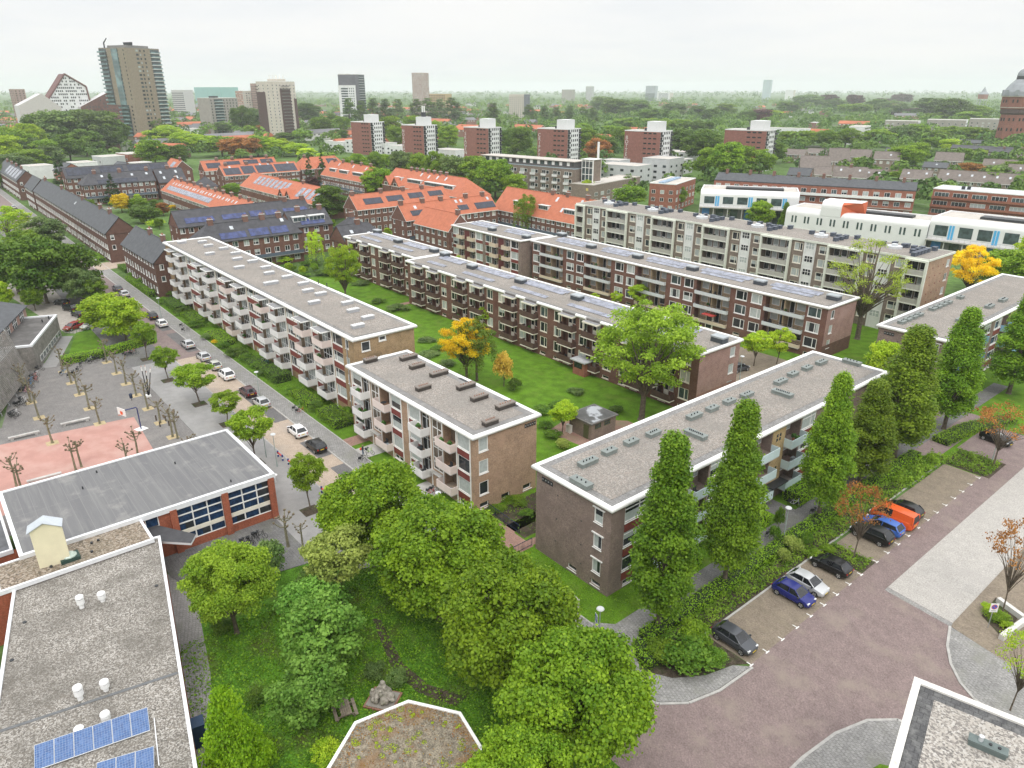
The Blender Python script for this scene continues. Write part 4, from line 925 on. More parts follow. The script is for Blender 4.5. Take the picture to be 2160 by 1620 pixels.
    for u, w in cross:
        m = MB(); h = w/2*sl*1.25; mz = eave+h
        m.face([(u,-.25,0),(u+w,-.25,0),(u+w,-.25,eave),(u+w/2,-.25,mz),(u,-.25,eave)], 0)
        m.face([(u,-.25,0),(u,-.25,eave),(u,.3,eave),(u,.3,0)], 0); m.face([(u+w,.3,0),(u+w,.3,eave),(u+w,-.25,eave),(u+w,-.25,0)], 0)
        yb = W/2*(h/(ridge-eave)) if ridge > eave else W/2
        m.face([(u-.25,-.55,eave-.3),(u+w/2,-.55,mz+.12),(u+w/2,yb,mz+.12),(u-.25,.2,eave-.3)][::-1], 1); m.face([(u+w/2,-.55,mz+.12),(u+w+.25,-.55,eave-.3),(u+w+.25,.2,eave-.3),(u+w/2,yb,mz+.12)][::-1], 1)
        m.box(u+w*.32,-.32,eave-.3,u+w*.68,-.26,eave+1.1,2); m.box(u+w*.36,-.34,eave-.2,u+w*.64,-.32,eave+1.0,3)
        m.build('cross_gable', [wallm, roofm, WHITE, G_DARK], b.root)
    if gallery:
        m = MB(); m.box(.3,-1.3,gallery,L-.3,-.0,gallery+.15,0); m.box(.3,-1.32,gallery+.15,L-.3,-1.26,gallery+1.05,1)
        m.build('gallery', [CONC, M('blue_grey_rail',(.1,.13,.17))], b.root)
    return b.finish()
R_ = lambda n, L, a=1.0: [a+(L-2*a)*i/(n-1) for i in range(n)]
terrace('long dark slate roofed brick terrace stretching away along the main street', -352, -230, 42.3, 50.5, 'x', 8.4, 12.4, SLATE, BR_DK, 4.6, 3, chim=(6,40,75,100,112), top_band=True, ww=1.7, near=True, sky=((70,.55),))
terrace('short slate roofed end house set forward beyond the long slate terrace', -373, -353, 42.0, 49.6, 'x', 8.2, 12.2, SLATE, BR_DK, 5, 3, top_band=True)
terrace('slate roofed terrace with pale solar strips at the far left of the main street', -460, -393, 41.8, 50.4, 'x', 8.4, 12.4, SLATE, BR_DK, 5, 3, top_band=True, chim=(10,25,40,55), solar=[(24+i*8,29.5+i*8,.15,.85,PV_L) for i in range(5)])
terrace('short slate roofed brick house row touching the white balconied block', -212, -182, 42.2, 50.5, 'x', 8.4, 12.4, SLATE, BR_DK, 5, 3, chim=(14,25), top_band=True, near=True)
terrace('dark slate roofed terrace with long blue solar strips behind the white balconied block', -236.4, -227, 61, 103, 'y', 8.4, 12.4, SLATE_D, BR_RED, 5.2, 3, solar=[(2.5,11,.2,.5,PV_B),(13.5,21,.2,.5,PV_B),(22,26,.2,.55,PV_B),(27,31,.2,.5,PV_B),(33,41,.2,.5,PV_B)], chim=(35,41), near=True)
terrace('hip ended slate terrace with blue solar strips, nearest behind the white balconied block', -206.5, -197.8, 57.5, 86, 'y', 8.4, 12.4, SLATE_D, BR_RED, 4.8, 3, hip=(4,3.2), solar=[(6,13,.12,.45,PV_B),(14,19.5,.12,.5,PV_B),(20,25,.12,.5,PV_B)], chim=(5,14.5,19.2,24), sky=((9.5,.6),(24,.72)), gallery=2.7, near=True)
terrace('slate roofed terrace with pale dormer band beside the weeping green tree', -215, -205.5, 86.8, 99.5, 'y', 8.4, 12.2, SLATE_D, BR_RED, 4.5, 3, solar=[(3,10.5,.12,.45,PV_B)], chim=(4,11), dorm=((1,4),(6,5)), near=True)
terrace('small hip roofed slate house between solar terrace and orange roofs', -207, -198, 100.5, 108.5, 'y', 6.6, 10.2, SLATE_D, BR_RED, 4, 2, hip=(3.5,3.5), chim=(4,), near=True)
terrace('slate roofed house with brick chimney behind the shorter red brick block', -194.5, -185, 93, 106, 'y', 6.2, 10.2, SLATE_D, BR_RED, 4.5, 2, hip=(0,3), chim=(6.5,), sky=((3,.5),(8,.3)), near=True)
terrace('far slate terrace with dark solar panels along its ridge, behind the fir tree', -399.5, -390.5, 60.5, 106, 'y', 8.4, 12.6, SLATE_D, BR_RED, 5.5, 3, solar=[(1,12,.25,.9,PV_D),(15,25,.35,.9,PV_D),(27,36,.35,.9,PV_D),(37,44,.35,.9,PV_D)])
terrace('far hip ended slate terrace with small white skylights beside the fir tree', -367, -357.5, 61, 90, 'y', 8.4, 12.4, SLATE_D, BR_RED, 4.6, 3, hip=(4,0), sky=((8,.62),(20,.6),(26,.62)), chim=(6,16,27), solar=[(6,22,.05,.4,PV_D)], gallery=2.7)
terrace('far broad slate roof with four skylights left of the orange rows', -369, -356.5, 91, 103, 'y', 7.4, 12.6, SLATE_D, BR_RED, 4.6, 2, sky=((2.5,.25),(8,.25),(2,.65),(8.5,.65)), chim=(6,))
terrace('small dark hipped slate house at the foot of the leftmost orange gable', -352, -343, 104, 112, 'y', 5.6, 9.6, SLATE_D, BR_RED, 4, 2, hip=(3.5,3.5), chim=(3,))
OR = 'orange roofed terraces'
terrace('orange tiled terrace with four dark solar fields, farthest at left of the orange rows', -393, -384, 120, 158, 'y', 8.4, 12.6, ORANGE, BR_RED, 5, 3, solar=[(2,9,.25,.75,PV_D),(11,19,.4,.8,PV_D),(21,28.5,.4,.85,PV_D),(30,36.5,.4,.85,PV_D)], chim=(8,16,26,34), group=OR)
terrace('orange tiled terrace almost covered in dark solar panels, in front of its twin', -365.5, -355, 119.5, 157, 'y', 8.4, 12.4, ORANGE, BR_RED, 4.6, 3, solar=[(1,8.5,.1,.72,PV_D),(9.5,15.5,.1,.82,PV_D),(16.5,25,.1,.82,PV_D),(26,36.5,.1,.82,PV_D)], sky=((4,.74),(19,.84),(23,.84),(33,.84)), chim=(3,13,24), group=OR)
terrace('narrow orange roofed gable house left of the orange solar terraces', -406, -388, 107, 115.5, 'x', 9.4, 13.4, ORANGE, BR_RED, 5, 3, solar=[(8,13,.25,.75,PV_L)], chim=(15,), group=OR)
terrace('orange roof with a small triangular gable behind the pair of tall dark conifers', -372, -360, 160, 186, 'y', 8.4, 13.4, ORANGE, BR_RED, 5, 3, hip=(4,4), cross=((8,6),), solar=[(16,22,.2,.8,PV_D)], chim=(5,), group=OR)
terrace('low orange terrace with one pale solar band and a crowd of chimneys and skylights', -341, -250, 87.4, 98.2, 'x', 6.0, 10.2, ORANGE, BR_RED, 4.2, 2, solar=[(5,58,.2,.5,PV_L)], sky=[(6+i*3.1+(i%3)*.5,.62) for i in range(24)], chim=R_(11, 91, 4), group=OR, top_band=True)
terrace('orange terrace with twin brick gables and slanting pale solar columns', -333, -259, 118.5, 132, 'x', 6.2, 11.2, ORANGE, BR_RED, 4.5, 2, solar=[(10+i*4.4,13+i*4.4,.35,.85,PV_L) for i in range(8)]+[(55+i*5,58.4+i*5,.2,.75,PV_L) for i in range(4)], cross=((42,6),(48.5,6)), chim=(30,52,70), group=OR, top_band=True)
terrace('orange roof with long dormers and dark chimneys behind the purple bush', -340, -297, 161, 173, 'x', 7.6, 13.6, ORANGE, BR_RED, 4.4, 3, dorm=((6,6),(16,8),(29,9)), chim=R_(5,43,4), sky=((10,.75),(24,.75),(36,.75)), gallery=2.7, group=OR)
terrace('long orange roof with twin triangular gables and five tall chimneys', -287, -228.5, 164.5, 178.5, 'x', 7.8, 13.8, ORANGE, BR_RED, 4.5, 3, hip=(0,6), dorm=((7,5),(17,10),(30,20)), chim=R_(7,52,13), cross=((0,6.4),(7.4,6.4)), sky=((22,.75),(28,.7),(34,.72),(40,.72)), group=OR)
terrace('orange terrace with four separate dark solar strips and brick gable facing left', -233, -223.6, 117.6, 156, 'y', 8.4, 12.6, ORANGE, BR_RED, 4.6, 3, solar=[(4,11,.3,.68,PV_D),(13,19.5,.35,.7,PV_D),(22,28,.4,.75,PV_D),(30.5,36.5,.42,.75,PV_D)], chim=(1,12,21,29), group=OR, near=True)
terrace('orange terrace in front of the four strip terrace, dark solar strips at both ends', -203.6, -195, 119, 155.3, 'y', 8.4, 12.6, ORANGE, BR_RED, 4.6, 3, solar=[(3,10,.25,.55,PV_D),(21,25,.25,.55,PV_D),(28,36,.2,.58,PV_D)], sky=((5,.65),(21,.72),(23,.72),(34,.7)), chim=(1,9,16,26,33), gallery=2.5, group=OR, near=True)
terrace('short bright orange roof touching the cream balconied brown block', -190, -171.8, 118.9, 127, 'x', 8.4, 12.6, ORANGE, BR_RED, 4.6, 3, chim=(17.2,), group=OR, near=True)
terrace('orange roof with two trapezoid dormers left of the six storey flat', -203, -152, 159.5, 172.5, 'x', 7.4, 14.0, ORANGE, BR_RED, 4.4, 3, dorm=((22,4.5),(34,5),(9,4)), chim=(24,31,40,47), sky=((27,.72),(38,.75),(44,.75),(32,.35),(45,.3)), gallery=2.6, group=OR, near=True)
# ------------------------------------------------------------------ generic flat roofed block: local x from -W to 0, y from 0 to L
def flat(name, label, cat, loc, rz, W, L, H, wall, ewall=None, F_=None, E_=None, roofm=None, rim=None, fh=2.9, group=None, z0=0.0, rimh=.3):
    b = Bld(name, label, cat, loc, rz, group, near=False); ew = ewall or wall
    F = b.fac((-W,0), (1,0), W, 0, H, wall); E = b.fac((0,0), (0,1), L, 0, H, ew); b.fac((0,L), (-1,0), W, 0, H, wall); b.fac((-W,L), (0,-1), L, 0, H, ew)
    for f, s, ln in ((F, F_, W), (E, E_, L)):
        if not s: continue
        n, w, h, lay, fm, var, sk = (list(s)+[None]*7)[:7]
        fl = int(H/fh); bw = ln/n
        for k in range(fl):
            if sk and k < sk: continue
            for i in range(n): f.win(i*bw+(bw-w)/2, k*fh+.75, w, min(h, fh-.85), lay or '', fm or WHITE, 0, RND.choice(var) if var else None, False, .09)
    m = MB(); m.box(-W,0,H,0,L,H+.06,0); m.ring(-W,0,0,L,[(-.25,H-.0),(.08,H-.02),(.08,H+rimh),(-.25,H+rimh)],1)
    b.roof = b.part('roof', m, [roofm or GRAV, rim or WHITE]); b.F, b.E = F, E
    return b
# ------------------------------------------------------------------ grey flats and white buildings of the middle distance
GREYW = M('light_grey_render', (.5,.51,.52), .7, .06, .6)
WHITEW = M('white_render', (.72,.73,.73), .6, .05, .5, stain=(.6,.6,.6), sscale=.2)
PALER = M('pale_roof_felt', (.47,.44,.4), .85, .08, .4)
RAD = math.radians
def grey_gallery():
    b = flat('apartment_block', 'grey brown five storey flat with glazed set back top floor and white gridded stair tower', 'apartment block', (-234.2,229.6), RAD(9), 58, 11, 13.6, BR_GREY, None, None, None, PALER, M('grey_blue_fascia',(.36,.42,.47)))
    F = b.F
    for k in range(4):
        z = .6+k*3.05
        for i in range(9):
            s = 1.2+i*6.4; F.win(s, z+.3, 2.3, 2.3, 'v.5 h.4', WHITE, 0, RND.choice('dmc'), False, .1); F.win(s+2.4, z+.9, 1.7, 1.6, '', WHITE, 0, 'd', False, .1)
            balcony(b, F, s-.1, s+2.4, .8, z+.2, BALC_W, .9)
    m = MB(); m.box(-57,1.8,13.7,-1.5,10.6,16.4,0); m.box(-57.6,1.0,16.4,-1.0,11,16.7,1); b.part('top_floor', m, [M('dark_glazed_wall',(.1,.1,.1)), PALER])
    w = MB()
    for i in range(26): w.box(-56.5+i*2.12,1.66,14.6,-55.0+i*2.12,1.8,16.1,i%2)
    b.part('window_band', w, [WHITE, G_MID])
    m = MB(); m.box(1.2,3.5,0,7.2,9.5,17.6,0); m.box(.9,3.2,17.6,7.5,9.8,17.9,1)
    for i in range(4): m.box(1.2+i*1.9,3.36,0,1.45+i*1.9,3.5,17.6,1)
    for k in range(7): m.box(1.2,3.4,.2+k*2.8,7.2,3.5,.45+k*2.8,1)
    m.box(1.4,3.46,.3,7.0,3.49,17.4,2); m.box(7.2,3.45,0,7.35,3.7,17.6,1); m.box(7.2,9.3,0,7.35,9.5,17.6,1); m.box(7.2,3.7,8.2,7.3,9.3,8.6,1)
    b.part('stair_tower', m, [BR_GREY, WHITE, G_MID])
    m = MB(); m.cyl(3,13,0,24.5,.55,.5,10); m.build('chimney', WHITE, b.root); b.finish()
grey_gallery()
b = flat('apartment_block', 'low brown block with plain pale roof in front of the gridded stair tower', 'apartment block', (-221.6,228.5), RAD(13), 11, 42, 8, BR_GREY, None, None, (8,2.6,1.5,'v.3 v.65',WHITE,'dcm'), PALER, PALER, 2.7)
m = MB(); lbox(b.F, m, 7.5, 8.6, 0, .05, 5.6, 6.7); b.part('wall_panel', m, M('yellow_sign',(.6,.5,.16))); b.finish()
# white curved complex
def curved_wing(label, loc, rz, W, L, H, band=True, slit=False, lower=None, gap=None):
    b = Bld('apartment_block', label, 'apartment block', loc, rz, near=False); m = MB(); r = 1.9; n = 6; z0 = lower or 0
    prof = [(0,z0),(0,H-r)]+[(r-r*math.cos(math.pi/2*i/n), H-r+r*math.sin(math.pi/2*i/n)) for i in range(1,n+1)]+[(r+1.2,H),(r+1.3,H-.5)]
    k = len(prof); vs = [(-W,y,z) for y,z in prof]+[(0,y,z) for y,z in prof]; m.mesh(vs, [(k+i+1,k+i,i,i+1) for i in range(k-1)], 0)
    m.face([(0,y,z) for y,z in prof]+[(0,L,H-.5),(0,L,z0)], 1); m.face([(-W,L,z0),(-W,L,H-.5)]+[(-W,y,z) for y,z in prof[::-1]], 1); m.face([(0,L,z0),(0,L,H-.1),(-W,L,H-.1),(-W,L,z0)], 0)
    m.face([(-W,r+1.2,H-.45),(0,r+1.2,H-.45),(0,L,H-.45),(-W,L,H-.45)], 2); m.box(-W,L-.5,H-.5,0,L,H-.05,0); m.box(-.4,r,H-.5,0,L,H-.02,0); m.box(-W,r,H-.5,-W+.4,L,H-.02,0)
    m.box(-W*.75,L*.45,H-.44,-W*.15,L*.7,H+.25,3)
    b.part('shell', m, [M('smooth_white_cladding',(.74,.74,.74),.4,.03,.4), M('slate_blue_panel',(.12,.14,.17),.6,.08,.5), PALER, DARK], smooth=False)
    if band:
        w = MB(); d = MB(); s = -W+1.5; i = 0
        while s < -3.5:
            w.box(s,-.06,z0+1.1,s+3.6,.05,H-2.2,0); 
            if i % 2 == 0: d.box(s+3.9,-.07,z0+.3,s+4.5,.05,H-2.0,0); d.box(s+4.7,-.07,z0+.3,s+5.3,.05,H-2.0,0)
            s += 6.6 if i % 2 == 0 else 5.0; i += 1
        b.part('window_band', w, G_MID); b.part('balcony_door', d, M('bright_blue_door',(.1,.42,.75),.5,.05,1))
    if slit:
        w = MB(); s = -W+2.2; i = 0
        while s < -1.5: w.box(s,-.05,H-4.6,s+.55,.05,H-2.4); s += 1.15 if i % 2 == 0 else 3.1; i += 1
        b.part('slit_window', w, G_MID)
    if lower:
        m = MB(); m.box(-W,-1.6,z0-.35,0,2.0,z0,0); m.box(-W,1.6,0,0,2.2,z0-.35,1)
        for i in range(int(W/5)): m.box(-W+i*5,-1.3,0,-W+i*5+.3,-1.0,z0-.35,0); m.box(-W+i*5+1,1.5,.4,-W+i*5+3.6,1.6,z0-.8,2 if i % 3 else 3)
        for i in range(int(W/1.5)): m.box(-W+i*1.5,-1.55,z0,-W+i*1.5+.05,-1.5,z0+1,4)
        m.box(-W,-1.56,z0+.95,0,-1.49,z0+1.02,4); b.part('arcade', m, [CONC, M('painted_shade_wall',(.2,.2,.2)), G_MID, M('blue_panel',(.08,.25,.6)), STEEL])  # back wall under the overhang: shade painted in as dark grey
    return b
b = curved_wing('white curved apartment wing with blue doors and slate end wall behind the six storey flat', (-136.2,244.6), RAD(33), 34, 17, 12, True, False, 6.2); b.finish()
b = curved_wing('long low white curved wing with paired slit windows between the two taller white wings', (-88.9,236.6), RAD(8), 44, 15, 9, False, True)
m = MB(); r = 2.2; n = 6; W0, W1 = -32.5, -26; k = n+1
prof = [(-.05,7.5)]+[(r-.05-r*math.cos(math.pi/2*i/n), 12.4-r+r*math.sin(math.pi/2*i/n)) for i in range(n+1)]+[(7,12.4),(7,7.5)]
vs = [(W0,y,z) for y,z in prof]+[(W1+5.5 if y > 1.5 else W1,y,z) for y,z in prof]; kk = len(prof)
m.mesh(vs, [(kk+i+1,kk+i,i,i+1) for i in range(kk-1)], 0); m.face([(W0,y,z) for y,z in prof[::-1]], 0); m.face([vs[kk+i] for i in range(kk)], 1); b.part('roof_house', m, [MATS['smooth_white_cladding'], M('orange_red_render',(.6,.14,.06),.6,.06,.5)]); b.finish()
b = curved_wing('white curved apartment wing with long balcony at the right edge, behind the golden tree', (-46,240.5), RAD(4.5), 43, 18, 10.6, True, False, 4.2); b.finish()
# red brick gallery flats behind the white complex
WB = (20,1.9,1.6,'v.4',WHITE,'dcmb')
b = flat('apartment_block', 'long red brick gallery flat with dark tiled roof behind the white curved wings', 'apartment block', (-110.5,276.5), RAD(21.5), 71, 11, 12.6, BR_ORG, None, WB, None, SLATE_D, SLATE_D, 3.1)
m = MB(); m.face([(-71,.2,12.7),(0,.2,12.7),(0,5.5,15.2),(-71,5.5,15.2)]); m.face([(0,10.9,12.7),(-71,10.9,12.7),(-71,5.5,15.2),(0,5.5,15.2)]); m.face([(0,.2,12.7),(0,10.9,12.7),(0,5.5,15.2)]); m.face([(-71,10.9,12.7),(-71,.2,12.7),(-71,5.5,15.2)]); b.part('roof', m, SLATE)
m = MB()
for z in (3.0,6.1,9.2): m.box(-71,-1.1,z,-.2,0,z+.14,0); m.box(-71,-1.12,z+.14,-.2,-1.04,z+.95,1 if z < 9 else 0)
b.part('gallery', m, [WHITE, BR_ORG]); m = MB(); [m.box(-68+i*9,4.8,14.2,-67+i*9,6.2,16.6) for i in range(8)]; b.part('chimney', m, CHIM); b.finish()
b = flat('apartment_block', 'red brick side wing with small roof panels, left of the long gallery flat', 'apartment block', (-187,240), RAD(20), 11, 26, 10.6, BR_ORG, None, (3,1.6,1.5,'v.5',WHITE,'dc'), (6,1.9,1.5,'v.4',WHITE,'dcm'), PALER, WHITE, 3.0)
for i in range(7): m = MB(); m.box(-8,2+i*3.2,10.7,-5.5,4+i*3.2,11.2); b.part('roof_light', m, M('blue_grey_light',(.3,.4,.52)))
b.finish()
b = flat('apartment_block', 'red brick block with broad window bands and pale roof at the right edge', 'apartment block', (-45,300), RAD(8), 66, 13, 12.4, BR_ORG, None, (11,4.7,1.7,'v.25 v.5 v.75',WHITE,'dmc'), None, M('pale_blue_roof',(.5,.53,.57)), WHITE, 3.0)
m = MB()
for z in (3.6,6.6,9.6): m.box(-66,-.9,z-.3,0,0,z-.15,0); m.box(-66,-.92,z-.15,0,-.84,z+.5,0)
b.part('gallery', m, BR_ORG); m = MB(); [m.box(-58+i*21+j*1.6,4+j,12.5,-57+i*21+j*1.6,5.2+j,13.6) for i in range(3) for j in range(2)]; b.part('vent_box', m, DARK); b.finish()
# white and grey houses
def cube_house(label, u, v, zt, W, L, H, rz, mat, col2=None):
    X, Y, _ = G(u, v, zt); b = flat('town_house', label, 'house', (X,Y), RAD(rz), W, L, H, mat, col2, (max(1,int(W/5)),1.9,1.2,'v.5',DARK,'dm'), (max(1,int(L/6)),1.7,1.1,'v.5',DARK,'dm'), PALER, mat, 3.0); return b.finish()
WH = 'white cube houses before the brick towers'
for lab, u, v, W, L, H in (('leftmost white cube house beside the lime trees',722,300,24,14,7.5),('white cube house with set back upper box under the first brick tower',748,297,12,10,9),('white cube house in front of the first brick tower',812,303,20,12,8),('white cube house between first and second brick tower',850,309,15,12,7.5),('plain white wall building under the second brick tower',896,312,16,10,7),('low white flat building right of the second brick tower',960,318,22,14,5)):
    b = cube_house(lab, u, v, H, W, L, H, 10, WHITEW)
for lab, u, v, W, L, H in (('grey office block right of the gridded stair tower',1345,352,24,16,9.5),('grey glass fronted office with curved corner and roof units',1412,337,16,18,11),('pale grey office box at the left of the grey office group',1306,340,12,12,9.5),('white metal house right of the curved grey office',1440,338,12,14,8),('white flat villa in front of the sixth tree group',1462,323,22,16,6)):
    cube_house(lab, u, v, H, W, L, H, 12, GREYW if 'grey' in lab else WHITEW)
# six brick tower flats with white ends
def letters(b, f, s, z, n, mat):
    pass
TW = [(781,259,'first'),(893,266,'second'),(1030,271,'third'),(1198,274,'fourth'),(1394,279,'fifth'),(1618,277,'sixth')]
WORDS = {'fourth':'GRIPPER','fifth':'BOTNIA','second':'VARMER','first':'','third':'','sixth':''}
WORD = {'second':'NORDKAP','third':'SKAGEN','fourth':'CRIPPER','fifth':'BOTTEN'}
for i, (u, v, nm) in enumerate(TW):
    z = 23.0; X, Y, _ = G(u, v, z); px = (52,55,58,66,72,77)[i]; W = px*mpp(X,Y,z)/math.cos(RAD(34)); L = W*.62; pw = None
    b = Bld('tower_flat', f'plum red brick tower flat with white end, {nm} from the left of six', 'apartment tower', (X,Y), RAD(12), 'six brick tower flats', near=False)
    F = b.fac((-W,0), (1,0), W, 0, z, TOWER_RED); E = b.fac((0,0), (0,1), L, 0, z, WHITEW); b.fac((0,L), (-1,0), W, 0, z, TOWER_RED); b.fac((-W,L), (0,-1), L, 0, z, WHITEW)
    for k in range(8):
        zz = 1.2+k*2.8
        for j in range(3): F.win(W*.54+j*W*.13, zz+.9, W*.085, .8, '', DARK, 0, 'd', False, .06)
        for j in range(4): E.win(L*.26+j*L*.15, zz+.7, L*.07, 1.4, '', DARK, 0, 'd', False, .05)
        m = MB(); m.box(-.02,.1,zz-.3,.9,L*.16,zz+.75,0); m.box(-.02,L*.86,zz-.3,1.0,L-.1,zz+.75,0); m.box(-.02,.1,zz+.75,.02,L*.16,zz+2.2,1); m.box(-.02,L*.86,zz+.75,.02,L-.1,zz+2.2,1)
        b.part('balcony', m, [DARK, G_DARK])
    m = MB(); m.box(-W,0,z,0,L,z+.15,0); m.ring(-W,0,0,L,[(-.2,z),(.1,z),(.1,z+.5),(-.2,z+.5)],1); b.part('roof', m, [PALER, WHITEW])
    m = MB(); m.box(-W*.45,L*.2,z,-W*.12,L*.8,z+5.6,0); m.box(-W*.55,L*.3,z,-W*.45,L*.7,z+1.8,1); b.part('lift_house', m, [M('corrugated_white_metal',(.68,.69,.7),.5,.05,2), DARK])
    if nm == 'second':
        m = MB(); m.cyl(-W*.28,L*.5,z+5.6,z+8.5,1.6,1.6,8,1); [m.cyl(-W*.28+a,L*.5+c,z+8.5,z+12.5,.5,.5,6,0) for a,c in ((-.9,0),(.9,0),(0,.9),(0,-.9))]; b.part('antenna', m, [WHITE, DARK])
    wd = WORD.get(nm)
    if wd:
        cu = bpy.data.curves.new('letters', 'FONT'); cu.body = '\n'.join(wd); cu.size = 2.9; cu.space_line = .82; cu.align_x = 'CENTER'; cu.extrude = .06
        t = bpy.data.objects.new('letters', cu); COL.objects.link(t)
        dg = bpy.context.evaluated_depsgraph_get(); me = bpy.data.meshes.new_from_object(t.evaluated_get(dg)); bpy.data.objects.remove(t); me.materials.clear(); me.materials.append(M('worn_white_letters',(.62,.56,.55),.7,.06,1))
        o = link('letters', me, b.root, (-W*.93, -.1, z-4.6), (math.pi/2, 0, 0))
    b.finish()
# ------------------------------------------------------------------ high buildings on the skyline
GLT = GLASS('teal_balcony_glass', (.16,.24,.25), .1, .6, .35, .15)
TOWB = BRICK('khaki_tower_brick', (.3,.255,.19), (.25,.21,.16), (.26,.23,.18), .6, .3, .02, stain=(.27,.22,.16))
def tall_tower():
    X, Y, _ = G(300, 303); b = Bld('high_rise', 'tall khaki high rise with teal glass balconies and overhanging upper storeys', 'high-rise', (X,Y), RAD(26), near=False)
    W, L, H, z1 = 33, 36, 79.5, 33
    Fu = b.fac((-W,0), (1,0), W, z1, H, TOWB); E = b.fac((0,0), (0,1), L, 0, H, TOWB); b.fac((0,L), (-1,0), W, 0, H, TOWB); b.fac((-W,L), (0,-1), L, z1, H, TOWB); Fl = b.fac((-18,0), (1,0), 18, 0, z1, TOWB); b.fac((-18,L), (0,-1), L, 0, z1, TOWB)
    m = MB(); m.box(-W,0,z1-.3,-18,L,z1); m.box(-W,0,H,0,L,H+.4); b.part('roof', m, BITUM)
    fl = int(H/3.3)
    for k in range(1, fl):
        z = k*3.3
        for s in (10.5, 14.5, 18.8): E.win(s, z+.8, 1.5 if s > 11 else 2.6, 1.7, '', DARK, 0, RND.choice('dmc'), False, .06)
        if k > 10: Fu.win(W-10.5, z+.8, 1.1, 1.6, '', DARK, 0, 'd', False, .06); Fu.win(W-3, z+.8, .9, 1.6, '', DARK, 0, 'd', False, .06)
        if k < 10:
            for s in (8, 13): Fl.win(s, z+.8, 1.2, 1.6, '', DARK, 0, 'd', False, .06)
    m = MB()
    for k in range(1, fl): z = k*3.3; m.box(-.4,25.5,z-.25,1.6,L-.3,z+.1,0); m.box(1.5,25.5,z+.1,1.6,L-.3,z+1.1,1); m.box(-.1,25.8,z+.3,.06,L-.6,z+2.9,2)
    b.part('balcony', m, [WHITE, GLT, G_MID])
    m = MB()
    for k in range(fl):
        z = k*3.3
        if k > 9: m.box(-W-.8,-1.6,z,-W+9.5,-.02,z+.2,0); m.box(-W-.9,-1.7,z+.2,-W+9.5,-1.6,z+1.2,1); m.box(-W,-.25,z+.2,-W+9,-.03,z+3.1,2); m.box(-W-1.4,0,z,-W,8,z+.2,0); m.box(-W-1.5,0,z+.2,-W-1.4,8,z+1.2,1); m.box(-W+16,-.9,z,-W+23,-.02,z+3.2,1); m.box(-W+16,-1.0,z+3.05,-W+23,-.02,z+3.25,0)
        elif k > 1: m.box(-18-.6,-2.2,z,-7,-.02,z+.2,0); m.box(-18.7,-2.3,z+.2,-7,-2.2,z+1.3,1); m.box(-18,-.3,z+.2,-8,-.03,z+3.1,2)
    b.part('glass_balcony', m, [M('grey_steel_slab',(.22,.24,.25)), GLT, G_MID])
    m = MB(); m.box(-W+4,6,H+.4,-6,L-6,H+2.5,0); [m.cyl(-14+i*2.2,12,H+2.5,H+5,.7,1.0,8,1) for i in range(5)]; m.tube([(-W+3,4,H+.4),(-W+3,4,H+4.5),(-W+10,2,H+8)], [.7,.6,.35], 6, 1); b.part('roof_plant', m, [BITUM, DARK]); b.finish()
tall_tower()
def hi(label, u, vb, vt, wpx, rz, ratio, wall, ewall, fw=None, ew=None, fh=3.0, extra=None, name='high_rise', cat='high-rise'):
    """block whose near corner stands at pixel (u, vb) and reaches row vt; wpx = its whole width in the picture"""
    X, Y, _ = G(u, vb); p = mpp(X,Y); lo, hi_ = 0, 300
    for _ in range(40):
        q = (lo+hi_)/2
        if pix(X,Y,q)[1] > vt: lo = q
        else: hi_ = q
    H = lo; va = math.atan2(Y, X)+math.pi; c1 = abs(math.cos(-math.pi/2+RAD(rz)-va)); c2 = abs(math.cos(RAD(rz)-va))
    s1, s2 = math.sqrt(max(0,1-c1*c1)), math.sqrt(max(0,1-c2*c2))
    W = wpx*p/(math.sqrt(max(.05,1-s1*s1))*1.0 + ratio*math.sqrt(max(.05,1-s2*s2))); L = W*ratio
    b = flat(name, label, cat, (X,Y), RAD(rz), W, L, H, wall, ewall, fw, ew, PALER, None, fh); b.H, b.W, b.L = H, W, L
    if extra: extra(b)
    return b.finish()
WALL_C = M('cream_concrete', (.55,.51,.45), .8, .08, .3); WALL_P = M('pink_brown_brickwork', (.33,.24,.21), .85, .08, .2); WALL_K = M('grey_beige_concrete', (.33,.31,.28), .85, .08, .3)
BRN = BRICK('maroon_tower_brick', (.12,.075,.07), (.09,.058,.055), (.11,.08,.07), .5, .25, .02)
def ex2(b):
    H, W, L = b.H, b.W, b.L; m = MB(); m.box(-W*1.0-.4,-.5,0,-W*.55,-.02,H*.82); m.box(.02,L*.22,0,.5,L*.72,H*.88); m.box(.02,L*.88,0,.5,L+.3,H*.7); b.part('brick_cladding', m, BRN)
    m = MB()
    for k in range(int(H/3)): m.box(.5,L*.28,k*3+.3,1.5,L*.66,k*3+.5,0); m.box(1.4,L*.28,k*3+.5,1.5,L*.66,k*3+1.2,1); m.box(-W-1.2,-.6,k*3+.3,-W+2,.2,k*3+1.1,1)
    b.part('balcony', m, [CONC, BRN if H < 0 else M('dark_balcony',(.11,.09,.085))])
    m = MB(); m.box(-W*.7,L*.3,H,-W*.2,L*.75,H+2.5,0)
    for a in (-.65,-.45,-.25): m.box(-W*-a*1.0 if a > 0 else W*a,L*.35,H+2.5,W*a+.25,L*.38,H+6,1); m.box(W*a,L*.66,H+2.5,W*a+.25,L*.7,H+6,1)
    m.box(-W*.66,L*.34,H+5.7,-W*.24,L*.38,H+6,1); b.part('roof_plant', m, [WALL_C, WHITE])
hi('cream and maroon stepped high rise with a frame on its roof', 592, 292, 172, 78, 22, 1.1, WALL_C, WALL_C, (4,1.3,1.4,'',WHITE,'dm'), (6,1.3,1.4,'',WHITE,'dm'), 3.0, ex2)
